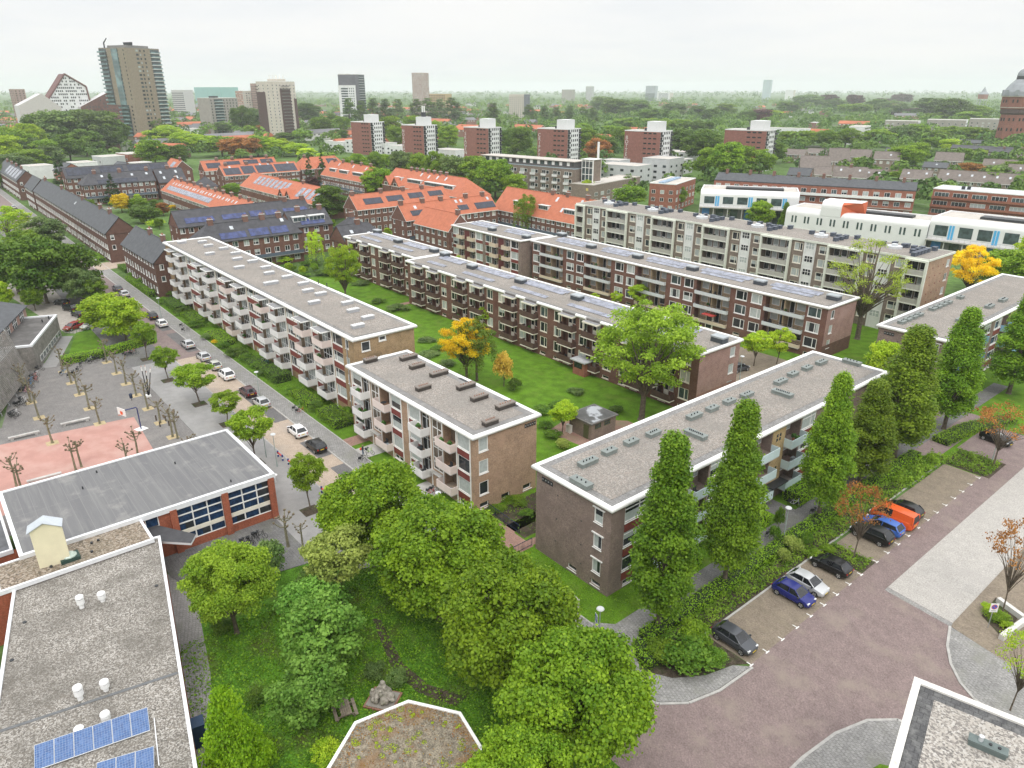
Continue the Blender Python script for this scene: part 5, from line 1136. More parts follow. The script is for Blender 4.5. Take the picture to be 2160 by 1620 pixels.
def ex3(b):
    m = MB(); L = b.L
    for k in range(int(b.H/3)): m.box(-.01,L*.16,k*3,1.0,L*.46,k*3+.25,0); m.box(.9,L*.16,k*3+.25,1.0,L*.46,k*3+1.2,1); m.box(-.01,L*.16,k*3+.25,.04,L*.46,k*3+2.8,2)
    b.part('balcony', m, [WHITE, GLT, G_MID]); m = MB(); m.box(-b.W*.5,L*.2,b.H,-b.W*.2,L*.4,b.H+2); b.part('lift_house', m, DARK)
hi('grey beige eleven storey flat right of the tall khaki high rise', 452, 283, 207, 80, 20, 1.9, WALL_K, WALL_K, None, (9,1.0,1.7,'',DARK,'dm'), 3.0, ex3)
hi('plain pinkish brown slab tower behind the cream and maroon high rise', 553, 262, 176, 32, 12, .8, WALL_P, WALL_P, (6,1.6,.9,'',DARK,'m'), (5,1.6,.9,'',DARK,'m'), 3.0)
hi('pinkish flat with pale balconies left of the plain slab tower', 520, 262, 192, 34, 20, 1.2, M('salmon_brickwork',(.38,.25,.2),.85,.08,.2), WALL_C, (4,1.8,1.2,'',WHITE,'dc'), (4,2.2,1.4,'',WHITE,'dc'), 3.0)
def ex4(b):
    H, W, L = b.H, b.W, b.L; m = MB(); m.box(-W-.3,-.8,0,-W*.02,-.02,H*.80); b.part('white_facade', m, WHITEW); m = MB()
    for k in range(3, int(H*.78/3)):
        m.box(-W*.85,-.86,k*3+.6,-W*.45,-.78,k*3+2.4); [m.box(-W*.38+j*W*.11,-.86,k*3+.7,-W*.33+j*W*.11,-.78,k*3+2.4) for j in range(3)]
    b.part('window_band', m, G_MID); m = MB()
    for k in range(int(H/3)): m.box(-.02,L*.35,k*3+.2,1.2,L,k*3+.5,0); m.box(-.02,L*.35,k*3+.5,.03,L,k*3+2.6,1)
    b.part('balcony', m, [WHITEW, G_MID]); m = MB(); m.box(-W*.98,.5,H,-W*.5,L*.4,H+.8); b.part('roof_plant', m, WALL_C)
hi('charcoal high rise with white lower facade left of the patterned tower', 757, 268, 157, 54, 28, .8, M('charcoal_cladding',(.13,.13,.15),.6,.1,.3), MATS['charcoal_cladding'], None, None, 3.0, ex4)
def patt():
    m, nt, bs = _base('patchwork_tower_cladding'); p = _pos(nt); s = _n(nt, 'SeparateXYZ'); nt.links.new(p, s.inputs[0]); a = _n(nt, 'Math', operation='ADD'); nt.links.new(s.outputs[0], a.inputs[0]); nt.links.new(s.outputs[1], a.inputs[1])
    k = _n(nt, 'CombineXYZ'); nt.links.new(a.outputs[0], k.inputs[0]); nt.links.new(s.outputs[2], k.inputs[1]); t = _n(nt, 'TexBrick'); t.offset = .5
    _set(t, Color1=(.48,.4,.36,1), Color2=(.3,.17,.13,1), Mortar=(.55,.52,.5,1), Scale=1.0, **{'Mortar Size': .15, 'Brick Width': 1.6, 'Row Height': 3.0, 'Bias': -.1}); nt.links.new(k.outputs[0], t.inputs['Vector']); nt.links.new(t.outputs['Color'], bs.inputs['Base Color']); return m
PATT = patt()
hi('pale patchwork clad tower beside the long sand coloured school', 893, 256, 153.5, 35, 20, 1.0, PATT, PATT, (8,.8,1.6,'',WHITE,'dm'), (6,.8,1.6,'',WHITE,'dm'), 3.1)
hi('long sand coloured building right of the patchwork tower', 940, 250, 198, 54, 14, .4, M('sand_brickwork',(.44,.34,.2),.85,.06,.2), MATS['sand_brickwork'], (12,1.8,1.6,'',DARK,'d'), None, 3.4)
hi('cream office block with dark glazed right end above the tree belt', 1105, 256, 199, 44, 16, .6, WALL_C, M('dark_striped_glass',(.16,.17,.2)), (7,1.4,1.2,'',DARK,'dm'), (2,5.0,1.0,'',WHITE,'d'), 3.0)
hi('small white banded tower far off above the woods', 1247, 218, 181.5, 17, 20, .9, WHITEW, WHITEW, (3,9,1.3,'',DARK,'d'), (3,8,1.3,'',DARK,'d'), 3.2)
hi('grey stepped building far off beside the small banded tower', 1206, 218, 189, 28, 20, .6, WALL_K, WALL_K, None, None, 3.2)
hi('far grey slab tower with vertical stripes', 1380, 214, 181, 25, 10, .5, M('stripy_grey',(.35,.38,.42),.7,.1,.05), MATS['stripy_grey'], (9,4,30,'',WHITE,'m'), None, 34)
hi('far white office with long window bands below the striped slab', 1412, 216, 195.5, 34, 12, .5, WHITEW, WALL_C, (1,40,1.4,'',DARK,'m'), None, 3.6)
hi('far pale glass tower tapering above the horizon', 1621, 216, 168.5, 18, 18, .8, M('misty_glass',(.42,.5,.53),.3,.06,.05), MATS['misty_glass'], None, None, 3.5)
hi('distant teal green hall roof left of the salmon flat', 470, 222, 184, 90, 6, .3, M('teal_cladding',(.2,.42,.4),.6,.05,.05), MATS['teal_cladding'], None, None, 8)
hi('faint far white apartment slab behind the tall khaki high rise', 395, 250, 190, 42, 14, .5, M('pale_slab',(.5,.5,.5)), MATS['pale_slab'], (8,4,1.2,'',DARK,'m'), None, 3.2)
hi('brown pitched block rising from the left woods', 46, 262, 188, 28, 14, .9, WALL_P, WALL_P, (3,1.6,1.4,'',DARK,'d'), (3,1.6,1.4,'',DARK,'d'), 3.0)
hi('far white flat right of the striped slab on the horizon', 1672, 212, 190, 20, 12, .6, WHITEW, WALL_C, None, None, 3.2)
def roof_shape():
    X, Y, _ = G(168, 283); p = mpp(X,Y); va = math.atan2(Y,X)+math.pi; rz = va+math.pi/2+.25
    b = Bld('office_building', 'white building with steep pointed roof outline and dotted windows, left of the khaki high rise', 'office building', (X,Y), rz, near=False); m = MB()
    z = lambda v: 46+(188-v)*p
    pts = [(-56,0),(-56,z(222)),(-5,z(159)),(31,z(183)),(36,0)]; q = [(a*p, h) for a,h in pts]; D = 22
    m.face([(x,0,h) for x,h in q], 0); m.face([(x,D,h) for x,h in q[::-1]], 0)
    for i in range(len(q)-1): (x0,h0),(x1,h1) = q[i], q[i+1]; m.face([(x0,D,h0),(x0,0,h0),(x1,0,h1),(x1,D,h1)][::-1], 1)
    b.part('shell', m, [WHITEW, M('maroon_roof_edge',(.16,.08,.075))]); 
    t = MB()
    for i in range(len(q)-1): t.tube([(q[i][0],-.3,q[i][1]),(q[i+1][0],-.3,q[i+1][1])], .9, 5)
    b.part('roof_edge', t, MATS['maroon_roof_edge']); w = MB()
    for k in range(16):
        for j in range(24):
            x, h = (-52+j*3.6)*p, 8+k*3.2
            if h > 46+28*p-abs(j-14)*2.2 or RND.random() < .35: continue
            w.box(x,-.12,h,x+1.2,.02,h+1.7)
    b.part('window_band', w, G_DARK)
    m = MB(); c = [(-104*p,0),(-104*p,z(218)),(-60*p,z(196)),(-30*p,z(222)),(-30*p,0)]
    m.face([(x,-14,h) for x,h in c], 0); [m.face([(c[i][0],6,c[i][1]),(c[i][0],-14,c[i][1]),(c[i+1][0],-14,c[i+1][1]),(c[i+1][0],6,c[i+1][1])][::-1], 1) for i in range(4)]; b.part('lower_wing', m, [M('pale_panel_wing',(.52,.5,.48)), M('pale_metal_roof',(.56,.55,.55))])
    m = MB(); c = [(8*p,0),(8*p,z(222)),(80*p,z(187)),(96*p,z(250)),(96*p,0)]
    m.face([(x,-9,h) for x,h in c], 0); [m.face([(c[i][0],8,c[i][1]),(c[i][0],-9,c[i][1]),(c[i+1][0],-9,c[i+1][1]),(c[i+1][0],8,c[i+1][1])][::-1], 1) for i in range(4)]; b.part('brick_wing', m, [M('maroon_brickwork',(.14,.07,.06),.85,.2,.4), MATS['pale_metal_roof']])
    w = MB()
    for k in range(11):
        for j in range(14):
            x, h = (14+j*5.6)*p, 4+k*3.3
            if h < z(225)+j*1.2 and RND.random() < .6: w.box(x,-9.12,h,x+1.1,-8.95,h+1.6)
    b.part('wing_window', w, [G_MID]); b.finish()
roof_shape()
def water_tower():
    X, Y, _ = G(2124, 309); b = Bld('water_tower', 'big octagonal red brick water tower with grey domed roof at the right edge', 'water tower', (X,Y), RAD(8), near=False)
    oc = lambda r, z: [(r*math.cos(math.pi/8+i*math.pi/4), r*math.sin(math.pi/8+i*math.pi/4), z) for i in range(8)]
    def stack(levels, mi, m):
        for (r0,z0),(r1,z1) in zip(levels[:-1], levels[1:]): m.mesh(oc(r0,z0)+oc(r1,z1), [(i,(i+1)%8,8+(i+1)%8,8+i) for i in range(8)], mi)
    m = MB(); stack([(11,0),(10.4,18),(10.2,26)], 0, m); stack([(10.2,26),(11.4,27.2),(11.4,30.2)], 1, m); stack([(11.4,30.2),(12,30.8),(12,31.4),(12.2,31.4),(12.4,40.2)], 0, m); b.part('shaft', m, [BRICK('tower_brick',(.27,.1,.07),(.22,.085,.06),(.25,.15,.12),.4,.2,.02,stain=(.2,.1,.08)), M('dark_arch_band',(.09,.06,.055))])
    m = MB(); stack([(13.2,40.2),(13.2,41.3),(12.8,41.3),(12.4,44),(9,49.5),(5.2,53.6)], 0, m); stack([(5.2,53.6),(5,56.2)], 1, m); stack([(5.2,56.2),(4.9,58.4),(3.6,60.6),(1.5,61.8),(1.2,64.6),(.1,66.5)], 0, m); b.part('dome', m, [M('lead_grey_roof',(.27,.29,.31),.6,.12,.3), DARK]); m = MB()
    for i in range(8): c, s = math.cos(i*math.pi/4), math.sin(i*math.pi/4); m.box(c*11.6-1.3,s*11.6-1.3,41.3,c*11.6+1.3,s*11.6+1.3,45.4,0)
    b.part('roof_dormer', m, MATS['lead_grey_roof']); m = MB(); stack([(12.5,40.0),(13.3,40.2),(13.3,40.7),(12.5,40.7)], 0, m); stack([(11.5,31.3),(12.3,31.4),(12.3,31.9),(11.6,31.9)], 0, m); b.part('cornice', m, M('pale_stone_trim',(.45,.42,.36)))
    m = MB()
    for i in range(8):
        a = i*math.pi/4; c, s = math.cos(a), math.sin(a)
        for z, r in ((5,10.0),(13,9.8),(21,9.6),(35.5,11.3)):
            for t in (-1.6, 1.6): x, y = c*r-s*t, s*r+c*t; m.box(x-.5,y-.5,z,x+.5,y+.5,z+2.4)
    b.part('window_niche', m, G_DARK); b.finish()
    X, Y, _ = G(2067, 232); p = mpp(X,Y); b = Bld('water_tower', 'small far water tower with grey pointed roof on a steel frame above the woods', 'water tower', (X,Y), near=False); zb = 46-(207-188)*p; zt = 46+(188-183)*p
    m = MB(); m.cyl(0,0,zb,zb+9*p,9*p,10*p,12,0); b.part('tank', m, BR_ORG); m = MB(); m.cyl(0,0,zb+9*p,zb+14*p,10.5*p,5*p,12); m.cyl(0,0,zb+14*p,zt,5*p,.1,12); b.part('dome', m, MATS['lead_grey_roof']); m = MB()
    for i in range(8): a = i*math.pi/4; m.tube([(9*p*math.cos(a),9*p*math.sin(a),0),(9*p*math.cos(a),9*p*math.sin(a),zb)], .7, 5)
    b.part('steel_frame', m, STEEL); b.finish()
water_tower()
# ------------------------------------------------------------------ trees and plants
NPR = np.random.default_rng(5)
def unit(n):
    v = NPR.normal(size=(n, 3)); return v/np.linalg.norm(v, axis=1)[:, None]
def leaf_mesh(name, P, N, S, T, mat):
    """many small leaf sprays, one slightly bent quad each, tint kept per face"""
    n = len(P); N = N/np.maximum(np.linalg.norm(N, axis=1), 1e-6)[:, None]
    A = np.cross(N, unit(n)); A /= np.maximum(np.linalg.norm(A, axis=1), 1e-6)[:, None]; B = np.cross(N, A)
    s = S[:, None]*.5; k = NPR.uniform(.55, 1.0, (n, 1))
    V = np.empty((n, 4, 3), np.float32)
    V[:, 0] = P-A*s; V[:, 1] = P-B*s*k+N*s*.25; V[:, 2] = P+A*s; V[:, 3] = P+B*s*k-N*s*.1
    me = bpy.data.meshes.new(name); me.vertices.add(4*n); me.vertices.foreach_set('co', V.ravel())
    me.loops.add(4*n); me.loops.foreach_set('vertex_index', np.arange(4*n, dtype=np.int32)); me.polygons.add(n)
    me.polygons.foreach_set('loop_start', np.arange(0, 4*n, 4, dtype=np.int32)); me.polygons.foreach_set('loop_total', np.full(n, 4, np.int32))
    at = me.attributes.new('tint', 'FLOAT', 'FACE'); at.data.foreach_set('value', T.astype(np.float32)); me.materials.append(mat); me.update(); me.validate(); return me
def clump_leaves(C, R, n, size, flat=.75, up=.25, jag=.3):
    """leaves on the outside of round clumps: C centres, R radii, n leaves per unit clump area"""
    Ps, Ns, Ss, Ts = [], [], [], []
    for c, r in zip(C, R):
        m = max(8, int(n*r*r)); d = unit(m); d[:, 2] = np.where(d[:, 2] < -.35, -d[:, 2], d[:, 2])
        rad = r*(1-jag*NPR.random(m)**1.5)+r*.12*NPR.normal(size=m)
        q = d*rad[:, None]; q[:, 2] *= flat; Ps.append(c+q); Ns.append(d*.8+unit(m)*.9+np.array([0, 0, up]))
        Ss.append(size*NPR.uniform(.7, 1.35, m)); t = NPR.uniform(.15, .85); Ts.append(np.clip(t+NPR.normal(0, .22, m), 0, 1))
    return np.concatenate(Ps), np.concatenate(Ns), np.concatenate(Ss), np.concatenate(Ts)
def env_pts(n, zc, rx, rz, inner=.45, low=-.75):
    d = unit(n*3); d = d[d[:, 2] > low][:n]; f = NPR.uniform(inner, 1, len(d))**.6
    p = d*f[:, None]*np.array([rx, rx, rz]); p[:, 2] += zc; return p
def limbs(trunk_h, r0, C, n, seed=0, lean=0.0, bend=.25):
    mb = MB(); rr = random.Random(seed); top = Vector((rr.uniform(-.2,.2)+lean, rr.uniform(-.2,.2), trunk_h))
    mb.tube([(0,0,-.1),(0,0,.25),(top.x*.4,top.y*.4,trunk_h*.5),top], [r0*1.5,r0*1.05,r0*.9,r0*.8], 8)
    idx = list(range(len(C))); rr.shuffle(idx)
    for i in idx[:n]:
        e = Vector(C[i]); m = top.lerp(e, .5)+Vector((rr.uniform(-1,1),rr.uniform(-1,1),rr.uniform(.1,1)))*bend*min(2.5,(e-top).length*.3)
        b0 = Vector((top.x*.7, top.y*.7, trunk_h*rr.uniform(.7,1.0)))
        mb.tube([b0, b0.lerp(m,.5)+Vector((0,0,.1)), m, e], [r0*.5,r0*.38,r0*.24,r0*.07], 5)
    return mb
TREES = {}
def tree_kind(kind, C, R, n, size, leaf, trunk_h, r0, nb, H, RR, bark=None, jag=.3, flat=.75, up=.25, extra=None, lean=0):
    """a template, kept as mesh data; nothing of it is placed yet"""
    P, N, S, T = clump_leaves(C, R, n, size, flat, up, jag)
    if extra is not None: P, N, S, T = [np.concatenate([a, b]) for a, b in zip((P, N, S, T), extra)]
    TREES.setdefault(kind, []).append((leaf_mesh('crown', P, N, S, T, leaf), limbs(trunk_h, r0, C, nb, len(TREES), lean).make('trunk', bark or BARK), H, RR, leaf))
def rnd_r(n, a, b): return NPR.uniform(a, b, n)
# broad maples in the foreground row
for s in range(3):
    C = np.concatenate([env_pts(95, 7.2, 5.2, 4.4, .6, -.7), env_pts(25, 6.8, 2.6, 3.0, .2, -.9)]); tree_kind('maple', C, rnd_r(len(C), .95, 1.6), 270, .27, LF_MAPLE, 3.2, .3, 16, 12.6, 6.2, jag=.45)
# young street trees: vase of upright sprays
for s in range(2):
    C = env_pts(64, 4.7, 1.95, 2.3, .45, -.85); C[:, :2] *= (.55+.12*C[:, 2:3]); tree_kind('street', C, rnd_r(len(C), .4, .75), 460, .2, LF_MID, 2.6, .09, 14, 7.2, 2.6, jag=.6)
# columnar oaks
def col_env(n, H, r, z0):
    z = NPR.uniform(0, 1, n); w = r*(np.sin(np.pi*np.clip(z*.86+.14, 0, 1))**.55)*(1-.78*z**1.9); a = NPR.uniform(0, 2*np.pi, n); f = np.sqrt(NPR.uniform(.25, 1, n))
    return np.stack([w*f*np.cos(a), w*f*np.sin(a), z0+z*(H-z0)], 1)
for s in range(3):
    C = col_env(170, 18.6, 2.55, 2.9); tree_kind('column', C, rnd_r(len(C), .7, 1.1), 380, .22, LF_OAK, 5.0, .24, 10, 19.4, 3.1, jag=.5, flat=1.15, up=.5)
# loose open tree with visible limbs
for s in range(2):
    C = np.concatenate([env_pts(80, 11.6, 6.8, 6.0, .55, -.75), env_pts(26, 10.0, 4, 4, .3, -.8)]); tree_kind('open', C, rnd_r(len(C), .9, 1.6), 130, .3, LEAF('robinia_leaves', (.1,.2,.02), (.2,.34,.045)), 5.2, .42, 40, 19, 8.4, jag=.7, up=.3)
C = env_pts(60, 13, 6.8, 6.8, .5, -.75); tree_kind('sparse', C, rnd_r(len(C), .9, 1.5), 62, .26, LEAF('sparse_young_leaves', (.13,.2,.03), (.23,.32,.06)), 6, .45, 58, 21, 8.4, jag=.8)
for s in range(2):
    C = env_pts(46, 6.4, 3.5, 2.3, .5, -.5); tree_kind('bronze', C, rnd_r(46, .5, .9), 70, .2, LF_COPPER, 3.0, .1, 40, 9, 4.1, jag=.8)
# drooping tree, shrubs, conifers, poplar
C = env_pts(40, 7, 3.1, 4.2, .5, -.6); Pw = []; 
for c in C[:34]:
    L = NPR.uniform(1.5, 4.5); k = 90; t = NPR.random(k); a = NPR.uniform(0, 6.28); Pw.append(np.stack([c[0]*(1+.15*t)+NPR.normal(0,.25,k), c[1]*(1+.15*t)+NPR.normal(0,.25,k), np.maximum(.4, c[2]-L*t)], 1))
Pw = np.concatenate(Pw); ex = (Pw, unit(len(Pw)), NPR.uniform(.18,.34,len(Pw)), NPR.uniform(.2,.9,len(Pw)))
tree_kind('weeping', C, rnd_r(40, .5, .9), 200, .24, LF_YEL, 4, .2, 10, 11.5, 3.9, extra=ex, jag=.5)
for s in range(3):
    C = env_pts(26, .95, 1.0, .75, .45, -.5); tree_kind('shrub', C, rnd_r(26, .35, .55), 480, .14, LF_MID, .4, .05, 6, 1.95, 1.5, jag=.4)
def cone_env(n, H, r, z0, p=1.0):
    z = NPR.random(n)**1.3; w = r*(1-z)**p*np.sqrt(NPR.uniform(.35, 1, n)); a = NPR.uniform(0, 6.283, n); return np.stack([w*np.cos(a), w*np.sin(a), z0+z*(H-z0)], 1)
C = cone_env(110, 15.3, 3.6, 1.0); tree_kind('fir', C, .35+.5*(1-C[:, 2]/16), 300, .3, LF_FIR, 12, .2, 6, 16, 3.8, flat=.5, up=-.2, jag=.6)
C = cone_env(80, 6.5, 3.6, .5, .8); tree_kind('cone', C, rnd_r(80, .6, .95), 330, .2, LEAF('lime_conifer_sprays', (.09,.2,.01), (.17,.31,.018)), 3, .15, 5, 7.2, 4.0, flat=1.0, jag=.5)
C = col_env(40, 23, 2.6, 1.5); tree_kind('poplar', C, rnd_r(40, 1.0, 1.7), 30, .7, LF_DARK, 5, .3, 4, 24, 3.3, flat=1.4, up=.5, jag=.5)
# park trees of the middle distance, with coarser sprays
for s in range(4):
    C = np.concatenate([env_pts(62, 6.5, 4.3, 4.9, .55, -.85), env_pts(10, 5.5, 2.3, 2.6, .2, -.8)]); C[:, 0] *= NPR.uniform(.85, 1.15); tree_kind('park', C, rnd_r(len(C), 1.0, 1.75), 75, .46, LF_MID, 2.8, .26, 8, 12.6, 5.5, jag=.5)
for s in range(3):
    C = np.concatenate([env_pts(26, 7.4, 4.3, 4.4, .5, -.65), env_pts(6, 6, 2, 2, .2)]); C[:, 1] *= NPR.uniform(.85, 1.15); tree_kind('far', C, rnd_r(len(C), 1.3, 2.1), 20, .95, LF_MID, 2.6, .3, 3, 12.6, 5.6, jag=.45)
PLACED = []      # (object, description, x, y, category word)
def tree(kind, x, y, H=None, R=None, desc=None, leaf=None, label=None, group=None, name='tree', cat='tree', z=0.0, variant=None, rz=None):
    v = TREES[kind]; me, tk, h0, r0, lf = v[RND.randrange(len(v)) if variant is None else variant % len(v)]
    o = empty(name, (x, y, z), RND.uniform(0, 6.28) if rz is None else rz, label, cat, group)
    s = (R/r0 if R else (H/h0 if H else 1)); sz = H/h0 if H else s; o.scale = (s, s*RND.uniform(.94, 1.06), sz)
    link('trunk' if name != 'shrub' else 'stem', tk, o); c = link('crown' if name != 'shrub' else 'foliage', me, o)
    if leaf is not None and leaf is not lf: c.material_slots[0].link = 'OBJECT'; c.material_slots[0].material = leaf
    if not label: PLACED.append((o, desc or 'round green tree', x, y, cat))
    return o
def ptree(kind, u, vb, vt, w, **k):
    """tree whose foot, top row and width are read off the photograph"""
    x, y, _ = G(u, vb); m = mpp(x, y, 4); lo, hi = 0, 80
    for _ in range(30):
        q = (lo+hi)/2
        if pix(x, y, q)[1] > vt: lo = q
        else: hi = q
    return tree(kind, x, y, max(lo, 1.0), w*m/2, **k)
# --- foreground
MR = 'maples along the street verge'
for x, y, H, R, lab in ((-27.4,28.6,10.9,5.8,'broad bright maple overhanging the clinker street corner, nearest of the foreground row'),(-35.8,28.8,12.6,6.2,'broad bright maple between the statue garden and the one way sign'),(-46.2,29.6,12.6,6.5,'broad green maple above the garden path, opposite the red brick path'),(-56.4,29.2,12.2,6.0,'broad green maple nearest the red and blue street barriers'),(-25.4,22.2,8.4,4.0,'yellow tipped maple beside the green roofed pavilion')):
    tree('maple', x, y, H, R, label=lab, group=MR, name='maple_tree')
ptree('maple', 500, 1335, 1150, 195, leaf=LEAF('elder_leaves',(.085,.18,.018),(.18,.3,.035)), label='yellow green white flowering elder beside the school staircase', name='elder_tree')
tree('shrub', -62.3, 19.8, 4.4, 2.3, leaf=LF_BLUE, label='dark grey green bush behind the flowering elder', name='bush', cat='bush')
tree('shrub', -56.6, 22.2, 2.6, 3.0, leaf=LF_DARK, label='low dark bush between the flowering elder and the pale catkin tree', name='bush', cat='bush')
ptree('street', 722, 1285, 1120, 150, leaf=LF_PALE, label='pale yellowish catkin tree beside the garden maples', name='willow_tree')
ptree('park', 690, 1425, 1262, 200, leaf=LEAF('apple_leaves',(.055,.15,.03),(.12,.25,.06)), label='old apple tree with blue green leaves over the hidden garden bench', name='apple_tree')
ptree('park', 655, 1520, 1395, 170, leaf=LEAF('apple_leaves',(.055,.15,.03),(.12,.25,.06)), label='lower spreading apple tree left of the picnic table', name='apple_tree')
tree('park', -51.5, 19.5, 6.5, 3.2, leaf=LEAF('apple_leaves',(.055,.15,.03),(.12,.25,.06)), label='small apple tree between catkin tree and maples', name='apple_tree')
ptree('cone', 508, 1680, 1446, 200, label='bright yellow green cone shaped evergreen at the bottom edge beside the school roof', name='conifer', cat='conifer')
X, Y, _ = G(690, 1600); tree('shrub', X, Y, 1.4, 1.5, leaf=LF_LIME, label='lime green bush against the rim of the green roof', name='bush', cat='bush')
X, Y, _ = G(545, 1575); tree('shrub', X, Y, 1.0, 1.2, leaf=LF_MID, label='small bush at the foot of the cone shaped evergreen', name='bush', cat='bush')
X, Y, _ = G(795, 1430); tree('shrub', X, Y, 1.5, 1.2, leaf=LF_BLUE, label='big leaved plant behind the stone statue', name='bush', cat='bush')
X, Y, _ = G(835, 1440); tree('shrub', X, Y, 1.2, 1.3, leaf=LF_BLUE, label='low silvery bush right of the stone statue', name='bush', cat='bush')
for u, v, r, lab in ((470,1330,1.3,'low bush below the flowering elder at the garden edge'),(450,1290,.9,'small bush on the corner of the tiled school path'),(540,1480,1.1,'pale herb bush in the middle of the school garden'),(600,1290,1.3,'bush under the pale catkin tree')): X, Y, _ = G(u, v); tree('shrub', X, Y, 1.1, r, leaf=RND.choice([LF_BLUE, LF_MID, LF_DARK]), label=lab, name='bush', cat='bush')
CO = 'columnar oaks before the pale blue balconies'
for i, (u, vb, vt, w, lab) in enumerate(((1387,1330,920,160,'tall columnar oak nearest the parked dark car, first of its row'),(1527,1235,848,128,'tall columnar oak in front of the pale blue balconies, second from the one way sign'),(1725,1095,788,106,'slim columnar oak between pale blue balconies and blue estate car'),(1812,1020,805,118,'duller columnar oak right behind the slim one, trunk half hidden'),(1885,965,690,150,'broad light columnar oak left of the lone black car at the far bay'),(1990,905,650,108,'dark columnar oak at the bend of the footpath'),(2127,830,615,118,'dark columnar oak cut by the right edge of the view'))):
    ptree('column', u, vb, vt, w, variant=i, leaf=(LF_OAK if i not in (3,4) else LEAF('brownish_oak_leaves',(.055,.115,.012),(.13,.215,.025))), label=lab, group=CO, name='oak_tree')
ptree('street', 1855, 850, 722, 90, leaf=LF_YEL, label='light green young tree at the end wall of the pale blue balconied block', name='tree')
ptree('open', 1353, 885, 625, 262, variant=0, label='large loose bright green tree standing over the end of the brown balconied block', name='robinia_tree')
ptree('sparse', 1808, 715, 492, 195, label='tall sparse tree with bare limbs before the six storey flat', name='poplar_tree')
ptree('open', 985, 800, 668, 128, leaf=LF_GOLD, label='golden yellow tree behind the weeping tree on the central lawn', name='golden_tree')
ptree('weeping', 1006, 803, 668, 102, leaf=LEAF('weeping_leaves',(.055,.12,.02),(.12,.2,.04)), label='dense green weeping tree in front of the golden tree', name='weeping_tree')
ptree('shrub', 1063, 815, 742, 55, leaf=LF_AMBER, label='amber leaved bush right of the weeping tree', name='bush', cat='bush')
ptree('shrub', 1085, 822, 798, 40, leaf=LF_DARK, label='dark round bush at the foot of the amber bush', name='bush', cat='bush')
ptree('open', 2035, 640, 512, 110, leaf=LF_GOLD, label='spreading golden yellow tree right of the six storey flat', name='golden_tree')
ptree('park', 2115, 625, 515, 130, leaf=LF_MID, label='green tree right of the golden tree beside the farther sky blue balconied block', name='tree')
ptree('park', 2160, 600, 490, 90, leaf=LF_LIME, label='bright green tree at the right edge above the sky blue balconied block', name='tree')
for i, (u, vb, vt, w, lab) in enumerate(((655,1075,955,88,'young street tree in a square earth pit beside the red and blue barriers'),(540,975,862,98,'young street tree at the corner of the big grey school roof'),(480,892,825,76,'small street tree between the school forecourt and the red brown car'),(421,850,768,92,'jagged young street tree beside the bundle of leaning pencils'),(355,800,730,64,'bright little street tree opposite the two silver cars'),(310,755,680,58,'dark street tree at the end of the schoolyard hedge'))):
    ptree('street', u, vb, vt, w, variant=i, label=lab, group='young street trees', name='street_tree', leaf=LEAF('street_tree_leaves',(.075,.165,.014),(.16,.28,.025)) if i < 5 else LF_MID)
for u, vb, vt, w, lab in ((240,705,610,115,'broad yellow green tree over the car park, left of its twin'),(268,722,622,108,'broad yellow green tree above the small school lawn')):
    ptree('park', u, vb, vt, w, leaf=LEAF('field_maple_leaves',(.1,.19,.012),(.2,.3,.025)), label=lab, name='tree')
for u, vb, vt, w, lf, lab in ((100,640,488,150,LF_DARK,'huge dark maple above the black cars of the car park'),(40,620,500,130,LF_DARK,'dark broad maple at the left edge above the school'),(170,625,500,120,LF_DARK,'dark maple beside the long slate terrace, right of the huge one'),(178,640,565,80,LF_BLUE,'grey green bushy tree between car park and main street'),(20,520,432,120,LF_LIME,'bright weeping willow at the left edge of the main street'),(100,530,455,95,LF_BLUE,'loose grey green tree in front of the long slate terrace'),(60,560,480,90,LF_MID,'mid green tree behind the willow at the left edge'),(205,640,580,60,LF_MID,'slim light tree at the car park entrance'),(75,655,600,46,LF_MID,'green tree touching the slate school roof'),(10,650,590,50,LF_LIME,'lime green sapling at the left edge behind the school roof')):
    ptree('park' if lf is not LF_LIME or u > 15 and vb < 600 and False else ('weeping' if u == 20 else 'park'), u, vb, vt, w, leaf=lf, label=lab, name='tree')
ptree('open', 730, 640, 508, 90, leaf=LF_YEL, label='bright green feathery tree at the left end of the set back red block', name='tree')
ptree('weeping', 668, 560, 484, 46, leaf=LF_LIME, label='bright weeping tree beside the slate terrace with the dormer band', name='weeping_tree')
ptree('open', 535, 555, 482, 40, leaf=LF_BLUE, label='thin birch rising in front of the hip ended slate terrace', name='birch_tree')
ptree('street', 1186, 915, 848, 70, leaf=LF_YEL, label='thin young tree left of the brick substation', name='tree')
ptree('street', 1030, 700, 645, 44, leaf=LF_YEL, label='light young tree against the brown balconies behind the golden tree', name='tree')
for u, vb, vt, w, lab in ((1590,772,700,66,'young tree in the street between the brown and grey loggia blocks'),(1638,768,692,60,'young tree beside its twin before the grey loggia block'),(965,590,540,34,'small tree before the cream balconies, left one'),(1070,575,530,36,'small tree at the corner of the cream balconied block'),(1345,655,600,50,'small tree before the left loggias of the grey loggia block'),(1300,650,615,32,'low green tree behind the solar roof'),(1025,560,548,20,'little tree beneath the cream balconies, middle one'),(1250,655,618,30,'little tree behind the solar panels of the brown balconied block')):
    ptree('street', u, vb, vt, w, leaf=LF_YEL, label=lab, name='tree')
RT = 'bronze leaved street trees by the parking bays'
for u, vb, vt, w, lab in ((1800,1178,1020,125,'bronze leaved young tree over the black car in the island bed'),(2095,985,850,140,'bronze orange tree beside the lone black car'),(2112,1300,1095,140,'thin bronze leaved tree in the white walled planter')):
    ptree('bronze', u, vb, vt, w, leaf=LF_COPPER, label=lab, group=RT, name='tree')
